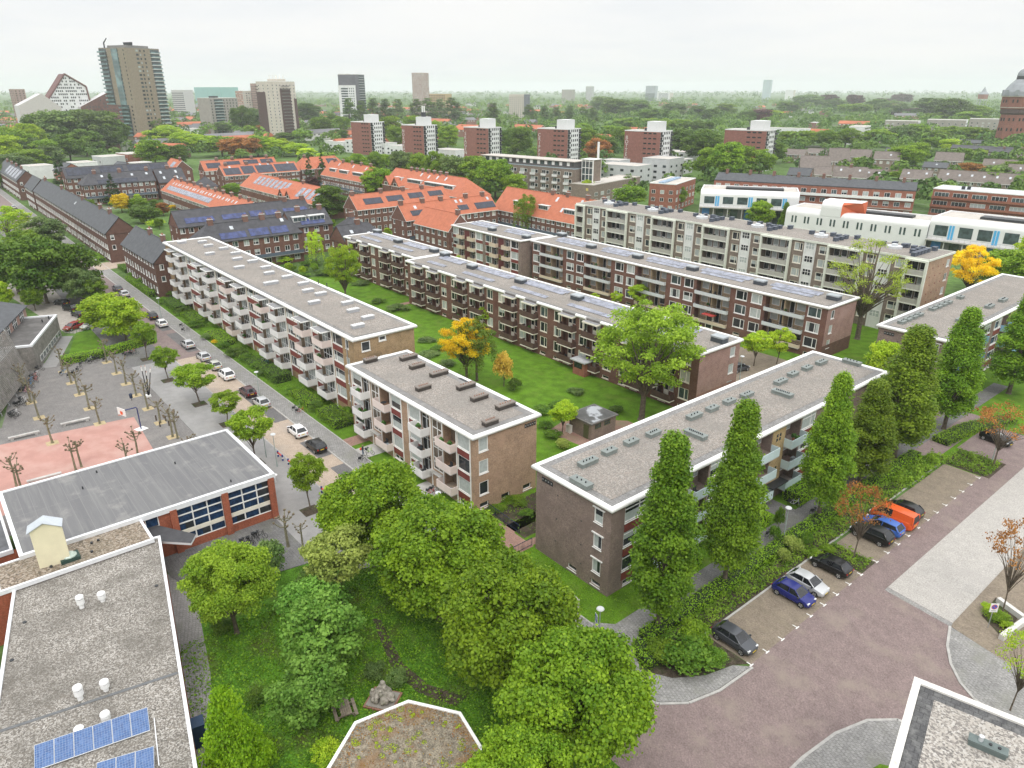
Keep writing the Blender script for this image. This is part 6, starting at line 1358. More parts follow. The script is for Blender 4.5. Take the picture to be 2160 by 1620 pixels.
ptree('bronze', 2130, 1500, 1335, 130, leaf=LF_LIME, label='thin lime green tree behind the white rimmed roof at lower right', name='tree')
# --- shrubs in front gardens
def shrubs(lst, what, group=None):
    for i, (u, v, w, h, lf) in enumerate(lst):
        x, y, _ = G(u, v); tree('shrub', x, y, h, w*mpp(x,y)/2, leaf=lf, desc=what, group=group, name='shrub', cat='shrub')
GA = LEAF('garden_leaves', (.038,.11,.016), (.1,.2,.028))
shrubs([(390,665,50,1.8,LF_DARK),(415,690,44,1.6,GA),(350,640,40,1.5,GA),(330,620,34,1.4,LF_DARK),(300,600,40,1.8,GA),(285,585,34,1.6,GA),(440,715,36,1.2,LF_BLUE),(455,725,20,.9,LF_GOLD),(470,735,36,1.3,GA),(500,750,60,1.5,LF_DARK),(520,760,40,1.3,GA),(560,790,44,1.2,LF_BLUE),(590,800,50,1.1,LF_BLUE),(620,830,44,1.2,GA),(645,850,40,1.1,GA),(665,865,46,1.4,LF_DARK),(700,885,56,1.6,LF_DARK),(725,895,50,1.9,LF_DARK),(735,875,34,1.4,GA),(680,845,34,1.2,GA),(540,775,30,1.0,GA),(480,720,30,1.0,LF_DARK),(375,650,30,1.4,LF_DARK),(360,625,26,1.3,GA)], 'garden shrub under the white balconies')
shrubs([(1450,1395,150,2.3,GA),(1400,1390,90,1.7,LF_MID),(1500,1400,80,1.6,GA),(1460,1360,100,2.2,LF_MID)], 'dark spreading shrub at the rounded hedge corner')
shrubs([(1668,1165,55,1.9,LF_PALE),(1650,1185,40,1.6,LF_PALE),(1700,1150,30,1.7,GA),(1630,1150,30,2.6,GA),(1640,1120,26,3.2,GA),(1720,1180,50,1.0,LF_MID),(1745,1165,40,.9,LF_MID)], 'flowering shrub in the bed beside the parked cars')
shrubs([(1165,925,50,1.2,GA),(1185,945,44,1.3,LF_PALE),(1150,905,40,1.1,GA),(1215,830,44,.9,LF_BLUE),(1180,860,60,.9,GA),(1140,870,60,.9,GA),(1300,870,40,1.0,LF_DARK),(905,750,60,.7,LF_BLUE),(900,720,50,.7,LF_BLUE),(940,770,50,.8,LF_BLUE),(925,740,50,.8,GA),(960,800,40,.9,LF_BLUE),(760,600,50,1.0,LF_BLUE),(800,640,40,1.2,LF_DARK),(840,655,60,1.3,LF_BLUE),(620,545,40,2.2,GA),(600,555,50,2.4,LF_LIME),(655,560,50,1.5,GA),(690,580,60,1.5,LF_DARK),(640,585,40,1.2,GA)], 'garden shrub near the central lawn')
shrubs([(2100,1305,60,.9,LF_MID),(2085,1290,40,.8,LF_LIME),(2125,1330,40,.8,LF_YEL)], 'low plant in the white walled planter')
shrubs([(930,1160,50,.5,LF_MID),(1050,1075,50,.6,LF_MID),(1090,1060,60,.6,LF_MID),(1110,1085,40,.5,GA),(1060,1050,50,.6,LF_MID)], 'low plant in the end wall bed')
# --- hedges
def hedge(label, pts, w, h, leaf, size=.15, dens=60):
    """clipped hedge along a line of ground points"""
    P_, N_, S_, T_ = [], [], [], []; core = MB()
    for (x0,y0),(x1,y1) in zip(pts[:-1], pts[1:]):
        L = math.hypot(x1-x0, y1-y0); ux, uy = (x1-x0)/L, (y1-y0)/L; nx, ny = -uy, ux
        core.prism([(x0+nx*w*.42,y0+ny*w*.42),(x1+nx*w*.42,y1+ny*w*.42),(x1-nx*w*.42,y1-ny*w*.42),(x0-nx*w*.42,y0-ny*w*.42)], 0, h*.93)
        for area, kind in ((L*w,'t'),(L*h,'l'),(L*h,'r'),(w*h,'a'),(w*h,'b')):
            n = int(area*dens); a, c = NPR.random(n), NPR.random(n)
            if kind == 't': q = (a*L, (c-.5)*w, np.full(n, h)); nn = (0,0,1)
            elif kind in 'lr': sg = 1 if kind == 'l' else -1; q = (a*L, np.full(n, sg*w/2), c*h); nn = (nx*sg, ny*sg, .2)
            else: sg = 1 if kind == 'a' else 0; q = (np.full(n, L*sg), (a-.5)*w, c*h); nn = (ux*(2*sg-1), uy*(2*sg-1), .2)
            p = np.stack([x0+ux*q[0]+nx*q[1], y0+uy*q[0]+ny*q[1], q[2]], 1)+NPR.normal(0, .045, (n, 3))
            P_.append(p); N_.append(np.array(nn)+unit(n)*.7); S_.append(size*NPR.uniform(.7,1.4,n)); T_.append(np.clip(NPR.normal(.5,.25,n),0,1))
    P_ = np.concatenate(P_); o0 = P_.mean(0); o0[2] = 0
    e = empty('hedge', tuple(o0), 0, label, 'hedge'); k = [np.concatenate(a) for a in (N_, S_, T_)]
    link('foliage', leaf_mesh('foliage', P_-o0, *k, leaf), e); core.v = [(x-o0[0],y-o0[1],z) for x,y,z in core.v]; core.build('branches', M('dark_hedge_core',(.02,.035,.01)), e); return e  # branches: solid filler, coloured near black for the shade inside the hedge
LF_HEDGE = LEAF('clipped_hedge_leaves', (.075,.18,.012), (.15,.29,.022), .3); LF_PRIV = LEAF('box_hedge_leaves', (.11,.25,.012), (.2,.36,.022), .3)
hedge('long low clipped hedge along the columnar oaks and parking bays', [(-32.1,42.0),(-32.1,97.5)], 1.5, .85, LF_HEDGE)
hedge('curved clipped hedge at the corner beside the one way sign', [(-31.9,41.2),(-30.8,40.2),(-29.4,40.2)], 1.3, .9, LF_HEDGE)
hedge('low clipped hedge along the bend of the footpath at right', [(-31.6,104),(-30.6,112),(-28,120)], 2.4, .8, LF_HEDGE)
for x0, y0, x1, y1, w, h, lab in ((-36.6,50.2,-36.6,55.2,1.8,1.4,'bright box shaped hedge beside the first columnar oaks'),(-36.4,60.5,-36.4,67.6,2.0,1.4,'bright box shaped hedge left of the entrance path'),(-36.4,73.6,-36.4,78.8,2.4,1.5,'bright box shaped hedge right of the entrance path beside the white bicycle'),(-36.6,126,-36.6,131,2.2,1.5,'bright box hedge before the sky blue balconies'),(-36.6,121,-36.6,124.5,2.0,1.5,'dark box hedge nearest the corner of the sky blue balconied block')): hedge(lab, [(x0,y0),(x1,y1)], w, h, LF_PRIV if 'dark' not in lab else LF_HEDGE)
for i, (x0, x1, y, w, h, lab) in enumerate(((-176,-167,42.6,3.4,1.3,'hedge block under the leftmost white balconies'),(-163,-155,42.4,2.6,1.1,'square hedge with gold bush in the balcony front gardens'),(-146,-137,42.3,3.0,1.0,'flat clipped hedge opposite the silver cars'),(-118,-112,42.6,3.2,1.5,'tall rounded hedge before the middle white balconies'),(-106,-99,42.2,2.6,.9,'low hedge with yellow flowers near the right end of the white balconies'),(-95.5,-89.5,42.4,3.4,1.4,'dark hedge at the corner before the short buff block'),(-128,-120,42.2,2.4,.8,'low hedge opposite the white hatchback'),(-206,-196,40.9,1.4,1.0,'trimmed hedge in front of the short slate house row'),(-195,-184,40.9,1.4,1.2,'stepped hedge at the right end of the short slate house row'),(-222,-214,43,2,1.1,'hedge at the corner by the side street'),(-245,-234,40.8,1.6,1.0,'hedge at the gable of the long slate terrace'))): hedge(lab, [(x0,y),(x1,y)], w, h, LF_HEDGE if i % 3 else GA)
P0, P1, P2 = G(130,768)[:2], G(215,752)[:2], G(322,722)[:2]; hedge('long clipped hedge between schoolyard bicycles and small lawn', [P0, P1, P2], 2.2, 1.3, LF_HEDGE)
# --- conifers, gold and dark trees among the terraces
for k, u, vb, vt, w, lf, lab in (('fir',243,432,362,42,None,'dark spruce standing before the far slate terrace with skylights'),('fir',133,392,316,36,None,'tall narrow spruce left of the far slate terrace'),('fir',655,395,318,30,LF_FIR,'dark cypress pair member nearest the orange cross gable'),('fir',684,398,312,30,LF_FIR,'dark cypress pair member nearest the dormered orange roof'),('park',258,448,404,44,LF_GOLD,'golden shrub tree in the terrace gardens'),('park',660,402,370,36,LF_PURPLE,'small purple leaved tree below the dark cypresses'),('park',700,465,385,80,LF_DARK,'dark broad tree beside the orange gable with four solar strips'),('park',798,420,345,78,LF_MAPLE,'dense deep green tree between the orange roofs'),('weeping',1108,500,405,64,LF_MID,'tall drooping willow before the orange roof with trapezoid dormers'),('park',936,478,420,54,LF_BLUE,'loose tree rising through the orange terrace'),('park',815,478,455,30,LF_DARK,'dark small tree between orange terraces'),('street',945,415,392,22,LF_LIME,'lime coloured little tree behind the orange ridge'),('park',1765,498,455,40,LF_PURPLE,'purple leaved tree before the white slit windowed wing, left one'),('park',1822,505,470,36,LF_PURPLE,'purple leaved tree before the white slit windowed wing, right one'),('park',1600,480,420,66,LF_MAPLE,'bright round tree before the white curved wing'),('cone',1652,490,425,40,LF_MAPLE,'bright upright tree beside the slate end wall of the white curved wing'),('street',1530,468,436,48,LF_LIME,'light little tree under the arcade of the white curved wing'),('park',1325,440,385,80,LF_MID,'broad rounded tree over the low brown block with pale roof'),('park',1420,440,385,60,LF_MAPLE,'pointed tree left of the red side wing'),('park',1240,425,375,46,LF_YEL,'bright tree before the grey gallery flat'),('park',290,445,415,50,LF_MID,'green tree right of the golden shrub tree'),('park',310,470,430,70,LF_DARK,'wide dark tree in the terrace gardens'),('park',345,455,425,34,LF_COPPER,'brown leaved small tree by the low orange terrace'),('shrub',365,442,431,18,LF_GOLD,'golden bush by the low orange terrace'),('shrub',330,478,462,46,LF_LIME,'lime bush beside the slate gable'),('park',240,345,328,34,LF_YEL,'light tree before the far flat roofed houses'),('street',198,350,336,22,LF_YEL,'small light tree among the far flat roofed houses'),('park',490,412,385,44,LF_MID,'green tree between the two rows of orange roofs, left one'),('park',530,420,400,34,LF_BLUE,'grey green tree between the two rows of orange roofs, right one'),('park',620,398,375,36,LF_MID,'tree before the solar covered orange terrace')):
    ptree(k, u, vb, vt, w, leaf=lf, label=lab, name={'fir':'spruce_tree'}.get(k, 'tree'))
# ------------------------------------------------------------------ tree belts of the middle distance, each tree a thing
DES = {'D':(LF_DARK,'dark green tree'),'M':(LF_MID,'mid green tree'),'A':(LF_MAPLE,'fresh green tree'),'Y':(LF_YEL,'yellow green tree'),'B':(LF_BLUE,'grey green tree'),'P':(LF_PURPLE,'purple leaved tree'),'C':(LF_COPPER,'copper leaved tree'),'L':(LF_LIME,'lime green tree')}
def belt(s, kind='park', group=None, name='tree', word=None):
    for it in s.split():
        u, vb, vt, w, k = it.split(','); lf, d = DES[k]
        ptree(kind, float(u), float(vb), float(vt), float(w)*1.28, leaf=lf, desc=(word or d), group=group, name=name)
# wood on the left
belt('95,320,232,70,D 130,322,225,80,B 165,318,222,80,D 200,320,224,80,B 225,312,228,70,D 250,310,246,50,D 205,300,240,50,A 75,330,252,60,Y 40,345,270,70,M 20,350,280,60,Y 10,330,262,60,M 60,345,285,70,B 100,345,290,60,M 150,340,280,60,D 185,330,270,60,D 240,318,262,44,D 30,372,318,70,B 75,365,310,60,M 110,352,305,50,B 5,395,340,60,D', 'park', 'trees of the left wood')
belt('330,352,288,64,A 350,310,262,70,Y 395,318,275,56,Y 430,320,280,60,Y 470,330,282,70,A 510,336,284,74,C 545,330,284,60,A 575,330,288,50,Y 600,325,290,40,Y 625,330,298,50,Y 650,335,310,40,L 690,345,318,36,L 375,350,300,50,D 325,300,240,50,B 350,296,246,44,D', 'park', 'trees of the bright lime belt')
belt('515,285,216,44,D 545,282,222,34,B 530,290,262,30,A 560,285,260,34,C 610,285,242,36,D 580,290,268,30,D 470,282,252,40,B 600,300,278,44,D 640,300,270,40,A 655,290,264,40,B 680,290,240,44,M 700,280,238,30,D 720,285,240,36,A 715,298,270,40,D 655,262,212,50,D', 'park')
belt('735,372,328,40,M 760,375,318,36,A 790,370,318,40,M 815,360,322,30,A 850,385,312,56,B 885,390,318,44,M 920,398,316,50,M 955,402,322,56,B 1000,405,322,66,M 1045,418,326,70,M 1085,425,362,50,A 1020,420,370,40,B', 'park', 'trees between orange roofs and white cubes')
belt('740,270,206,30,D 765,268,212,26,D 790,262,206,34,D 815,265,208,30,D 840,262,208,30,B 880,262,208,30,D 905,260,206,34,D 930,258,208,30,B 955,262,205,36,D 1040,275,216,30,D 1115,262,220,26,D 1148,258,222,24,D 1172,262,226,24,D 1200,258,222,26,D 1230,262,224,24,D 1250,268,226,22,B', 'poplar', 'tall poplar row', 'poplar_tree', 'tall poplar')
belt('835,318,262,36,A 825,300,240,40,A 870,292,240,36,A 915,305,250,36,A 945,318,258,44,A 950,310,280,20,A 930,322,290,24,M 1075,330,268,38,D 1100,340,262,46,D 1100,300,265,34,A 1060,318,290,24,D 1240,330,268,56,M 1260,345,290,50,C 1290,300,262,46,A 1315,318,265,50,A 1280,330,285,44,D 1230,300,258,36,A 1330,275,245,70,M 1370,275,246,60,A 1400,280,246,60,M 1440,285,248,60,M 1470,290,250,60,D 1430,330,268,70,D 1475,345,270,70,D 1395,345,300,44,D 1345,340,306,56,B 1370,330,312,24,D', 'park', 'trees between the brick tower flats')
belt('1490,380,305,50,A 1525,385,290,70,A 1560,378,300,60,M 1600,372,308,56,A 1510,375,322,46,Y 1575,372,322,44,C 1605,368,330,30,Y 1635,345,296,36,D 1660,312,273,42,M 1698,312,272,42,M 1738,312,272,42,M 1782,312,268,46,M 1850,310,268,60,M 1900,302,262,50,B 1930,302,258,50,A 1880,300,275,30,C 1970,302,272,50,A 2005,296,262,50,M 2050,305,265,60,M 2095,300,270,30,B 2000,325,290,40,Y 1960,318,286,40,A 1905,360,300,60,A 1930,350,296,50,M 1815,358,328,34,A 1760,352,322,20,D 1770,345,328,22,A 1895,378,360,36,Y 2040,385,340,50,C 2095,388,345,60,B 2135,380,335,50,A 2145,330,300,40,Y 2150,300,262,40,D 2130,300,255,44,D 2030,345,310,34,A 2070,340,316,40,Y 1970,385,372,24,D', 'park', 'trees among the brown terraces')
belt('1380,262,225,60,D 1300,250,205,60,D 1270,240,200,50,B 1345,245,208,50,D 1420,248,212,50,B 1470,250,220,40,D 1495,258,226,40,D 1530,246,216,40,M 1580,262,232,36,D 1605,262,228,44,P 1625,258,230,46,Y 1660,240,212,50,D 1700,232,198,60,B 1745,230,196,40,P 1760,238,206,50,B 1800,232,196,36,P 1800,245,215,60,M 1845,240,205,50,D 1860,225,205,30,P 1900,222,195,40,P 1880,242,212,60,B 1920,238,226,44,P 1960,250,202,70,D 2010,262,205,60,D 2060,258,218,60,M 2040,268,232,60,A 1980,262,234,50,M', 'park', 'trees of the far park')
# ------------------------------------------------------------------ brown terraces at right, far roofs
def rterr(label, u, v, wpx, ze, zr, dep, rz, roofm, wallm, sky=(), chim=(), axis=0, floors=2):
    X, Y, _ = G(u, v, ze); W = wpx*mpp(X,Y,ze)
    terrace(label, X, X+W, Y, Y+dep, 'x', ze, zr, roofm, wallm, 5, floors, sky=[(W*a, b_) for a, b_ in sky], chim=[W*a for a in chim], rot=RAD(rz), gable_w=False, group='brown roofed terraces')
BW = BRICK('taupe_brick', (.26,.2,.165), (.21,.16,.13), (.25,.21,.18), .4, .2, .02)
for t in (('brown roofed row with window band, nearest the red gallery flat',1755,372,66,5.6,10,10,24,BROWNT,BW,((.2,.6),(.75,.6)),(.5,)),('low brown roofed row with skylights in the middle of the brown terraces',1812,373,50,5.6,9,10,22,BROWNT,BW,((.3,.5),(.7,.5)),()),('grey brown house with two dormer windows and white doors',1898,375,56,6.4,10,10,14,BROWNT,BW,((.2,.5),(.8,.55)),()),('brown stepped gable house with glass roof in front of the meadow',1688,355,60,6,12,14,34,BROWNT,BW,(),()),('dark blue roofed low house with red gable beside the meadow',1660,368,46,4.4,7.5,10,18,SLATE,BR_ORG,(),()),('brown brick gable with blank white window',1718,368,34,6.5,10,9,36,BROWNT,BW,(),()),('brown steep gable row behind the copper bush',1750,340,40,6,13,12,38,BROWNT,BW,(),()),('long brown roof with many skylights at the right',1975,378,150,5.2,9.4,10,8,BROWNT,BW,((.1,.5),(.25,.45),(.4,.5),(.55,.45),(.7,.5),(.85,.5)),()),('grey terrace with blue solar roof behind the grey brown house',1945,352,46,5.6,8,10,12,SLATE,BW,((.5,.5),),()),('brown terrace behind the copper tree at right',2070,352,60,5.6,9.6,10,12,BROWNT,BW,((.3,.5),(.7,.5)),()),('brown gable at the right edge above the pale roof',2125,365,50,6,10,10,20,BROWNT,BW,((.4,.5),),()),('brown brick house with glazed roof left of the small green hill',1790,330,40,7,11,10,14,BROWNT,BW,(),()),('brown high gabled house amid trees',1842,335,50,7,11,10,20,BROWNT,BW,((.6,.5),),()),('brown house with white conservatory roof at right',1970,338,52,5.5,10,11,16,BROWNT,BW,(),()),('flat topped dark row under the concrete flats',2005,312,110,6,8,9,6,SLATE_D,BW,(),()),('grey row with pale dormers below the water tower',2085,320,80,7,9,9,6,SLATE_D,BW,(),(.3,.7)),('low grey roof between trees before the white stepped flats',1865,322,60,5,8,10,12,SLATE,BW,((.2,.5),(.5,.5),(.8,.5)),()),('blue grey sloping roof left of the grey row',2010,300,60,6,8,9,10,SLATE,BW,(),()),('brown house left of the white villa',1655,325,40,5.5,8.5,10,14,BROWNT,BW,(),()),('tan row with white window frames behind the small meadow',1700,322,60,5.4,8,10,14,BROWNT,BW,(),())):
    rterr(*t)
hi('white stepped flat with dark balconies behind the four round trees', 1818, 306, 268, 46, 16, 2.2, WHITEW, WHITEW, None, (5,5,1.6,'',WHITE,'d'), 3.0, name='apartment_block', cat='apartment block')
hi('long white low flat far behind the round trees', 1700, 300, 272, 110, 14, .2, WHITEW, WHITEW, (14,3,1.4,'',WHITE,'dm'), None, 3.0, name='apartment_block', cat='apartment block')
for i, (u, vb, vt, w) in enumerate(((1930,292,256,70),(2030,292,254,80),(2110,290,252,70))):
    hi('beige grey concrete flat with roof stacks, '+('nearest the white stepped flat','middle one of three','nearest the big water tower')[i], u, vb, vt, w, 14, .5, WALL_K, WHITEW, (6,1.8,1.3,'',WHITE,'dmc'), (3,2.4,1.6,'',DARK,'dm'), 3.0, name='apartment_block', cat='apartment block')
for i, (u, v, w, d, h, m_) in enumerate(((62,352,60,12,7,WHITEW),(110,355,50,12,6.5,BR_ORG),(160,345,60,12,6,WHITEW),(215,332,60,14,7,GREYW),(270,326,70,14,7.5,BR_ORG),(230,352,56,10,6,BR_ORG),(285,345,40,10,6,WHITEW),(560,350,110,14,5,GREYW),(20,275,40,14,8,WHITEW),(400,272,60,12,7,WHITEW),(385,250,40,14,8,BR_ORG),(455,300,70,12,6,WHITEW),(640,250,70,10,7,SLATE),(700,240,70,10,7,SLATE),(660,270,30,12,7,WALL_C),(1080,268,90,12,9,BR_ORG),(960,268,70,12,9,BR_ORG),(1245,290,60,12,8,BR_ORG),(1335,290,40,12,8,BR_ORG),(1170,285,60,12,8,BR_ORG))):
    X, Y, _ = G(u, v, h); W = w*mpp(X,Y,h)
    if m_ in (BR_ORG, SLATE) and v < 300 or i in (1,5):
        r_ = terrace(None, X, X+W*.8, Y, Y+d, 'x', h-1, h+2.5, ORANGE if v < 300 and m_ is BR_ORG else SLATE, BR_ORG, 6, 2, rot=RAD(12), gable_w=False); PLACED.append((r_.root, 'small far terrace', X, Y, 'terraced houses')); continue
    b = flat('house', None, 'house', (X,Y), RAD(12), W*.8, d, h, m_, None, (max(2,int(W/6)),1.8,1.3,'v.5',WHITE,'dm'), None, PALER); b.finish(); PLACED.append((b.root, 'small far flat roofed house', X, Y, 'house'))
# ------------------------------------------------------------------ distant town and woods: masses nobody could count
def in_view(n, d0, d1, half=41):
    d = np.sqrt(NPR.uniform(d0*d0, d1*d1, n)); a = math.atan2(_h[1], _h[0])+np.radians(NPR.uniform(-half, half, n)); return d*np.cos(a), d*np.sin(a), d, np.degrees(a-math.atan2(_h[1], _h[0]))
def wood(name, n, d0, d1, q, leaf, rmin, rmax, keep=None):
    x, y, d, a = in_view(n, d0, d1)
    if keep is not None: k = keep(x, y, d, a); x, y, d = x[k], y[k], d[k]
    P_, N_, S_, T_ = [], [], [], []
    for i in range(len(x)):
        r = NPR.uniform(rmin, rmax); h = r*NPR.uniform(1.5, 2.3); v = unit(q); v[:, 2] = np.abs(v[:, 2])*1.25-.3
        p = v*np.array([r, r, h*.45])*NPR.uniform(.75, 1.05, (q, 1)); p += [x[i], y[i], h*.62]; p[:, 2] = np.maximum(p[:, 2], .3)
        P_.append(p); N_.append(v+unit(q)*.7+[0,0,.3]); S_.append(NPR.uniform(.32,.5,q)*r); T_.append(np.clip(NPR.uniform(0,1)+NPR.normal(0,.15,q),0,1))
    o = link(name, leaf_mesh(name, *[np.concatenate(k) for k in (P_, N_, S_, T_)], leaf)); return tag(o, kind='stuff')
LF_WOOD = LEAF('far_wood_leaves', (.03,.08,.018), (.085,.165,.03), .2)
def gapped(x, y, d, a):
    town = (a > 4) & (d > 520) & (d < 1300) & (a < 36); return ~town | (NPR.random(len(x)) < .55)
def clear_of(x, y, d, a):
    return gapped(x, y, d, a) & ~((np.abs(x+420) < 200) & (np.abs(y-330) < 130)) & ~((d < 720) & (a > -3) & (NPR.random(len(x)) < .45))
tag(wood('distant_woodland', 1500, 640, 1500, 60, LF_WOOD, 4.5, 7.5, clear_of))
def fill(x, y, d, a):
    px = np.array([pix(p, q)[0] for p, q in zip(x, y)]); ok = np.ones(len(x), bool)
    for o in COL.objects:
        if o.parent is None and o.get('category') not in (None, 'tree', 'shrub', 'bush', 'hedge', 'car'): ok &= np.hypot(x-o.location.x, y-o.location.y) > 17
    return ok & ((a < 3) | (NPR.random(len(x)) < .35)) & ((y > 190) | (x < -420))
wood('distant_woodland', 900, 330, 760, 110, LF_WOOD, 3.0, 5.5, fill)
wood('distant_woodland', 1700, 1500, 3200, 30, LF_WOOD, 6, 10)
wood('distant_woodland', 1500, 3200, 8500, 16, LF_WOOD, 10, 18)
def town():
    x, y, d, a = in_view(1100, 600, 2600, 40); k = ((a > 3) & (d < 1700)) | (NPR.random(1100) < .12); x, y, d = x[k], y[k], d[k]; mb = MB()
    mats = [M('far_brick',(.26,.15,.12),.9,.2,.05), M('far_white_wall',(.6,.6,.58),.8,.08,.05), M('far_orange_tiles',(.45,.15,.08),.85,.2,.03), M('far_grey_tiles',(.17,.17,.18),.8,.2,.03), M('far_pale_roof',(.5,.5,.5),.8,.1,.03)]
    for i in range(len(x)):
        L, W, h = RND.uniform(14, 46), RND.uniform(8, 11), RND.uniform(5, 7.5); t = RAD(RND.choice([12, 12, 102, 30, 100])); c, s = math.cos(t), math.sin(t)
        R = lambda u, v, z: (x[i]+c*u-s*v, y[i]+s*u+c*v, z); wm = RND.choice([0,0,0,1]); rm = RND.choice([2,2,2,3,3,4])
        b = [R(0,0,0),R(L,0,0),R(L,W,0),R(0,W,0),R(0,0,h),R(L,0,h),R(L,W,h),R(0,W,h)]; mb.mesh(b, [(0,1,5,4),(1,2,6,5),(2,3,7,6),(3,0,4,7)], wm)
        if rm == 4: mb.mesh([R(0,0,h+.05),R(L,0,h+.05),R(L,W,h+.05),R(0,W,h+.05)], [(0,1,2,3)], 4)
        else: mb.mesh([R(-.3,-.3,h-.2),R(L+.3,-.3,h-.2),R(L+.3,W+.3,h-.2),R(-.3,W+.3,h-.2),R(-.3,W/2,h+3.2),R(L+.3,W/2,h+3.2)], [(0,1,5,4),(2,3,4,5),(3,0,4),(1,2,5)], rm)
        for k in range(int(L/5)): u = 1.2+k*5; mb.mesh([R(u,-.06,h-2),R(u+2,-.06,h-2),R(u+2,-.06,h-.7),R(u,-.06,h-.7)], [(0,1,2,3)], 1 if wm != 1 else 3)
    tag(mb.build('distant_town', mats), kind='stuff')
town()
# gardens between the terraces: more bushes and small trees that the photograph shows between the roofs
def garden(n, x0, y0, x1, y1, what, kinds='MDAYB', hmin=1.5, hmax=5.5, avoid=()):
    for _ in range(n):
        x, y = RND.uniform(x0, x1), RND.uniform(y0, y1)
        if any(a <= x <= c and b <= y <= d for a, b, c, d in avoid): continue
        h = RND.uniform(hmin, hmax); lf, d = DES[RND.choice(kinds)]
        if h < 2.6: tree('shrub', x, y, h, h*.7, leaf=lf, desc='garden bush '+what, name='shrub', cat='shrub', group='garden bushes')
        else: tree('park', x, y, h, h*.42, leaf=lf, desc=d.replace('tree','garden tree'), group='garden trees')
garden(22, -350, 54, -240, 84, 'behind the long slate terrace')
garden(8, -270, 99, -240, 117, 'between slate and orange roofs')
garden(9, -223, 62, -209, 100, 'between the solar terraces', hmax=3.5)
garden(12, -196, 58, -180, 92, 'behind the white balconied block', hmax=3.5)
garden(8, -340, 100, -262, 116, 'between two orange rows', hmax=4)
garden(8, -222, 120, -206, 158, 'between the orange solar terraces', hmax=4)
garden(10, -194, 128, -152, 156, 'before the dormered orange roof', hmax=5)
garden(7, -150, 138, -66, 147, 'before the six storey flat', hmax=2.5)
garden(10, -150, 168, -70, 220, 'behind the six storey flat', hmax=7)
garden(9, -54, 150, -46, 215, 'right of the six storey flat', hmax=8, kinds='MAY')
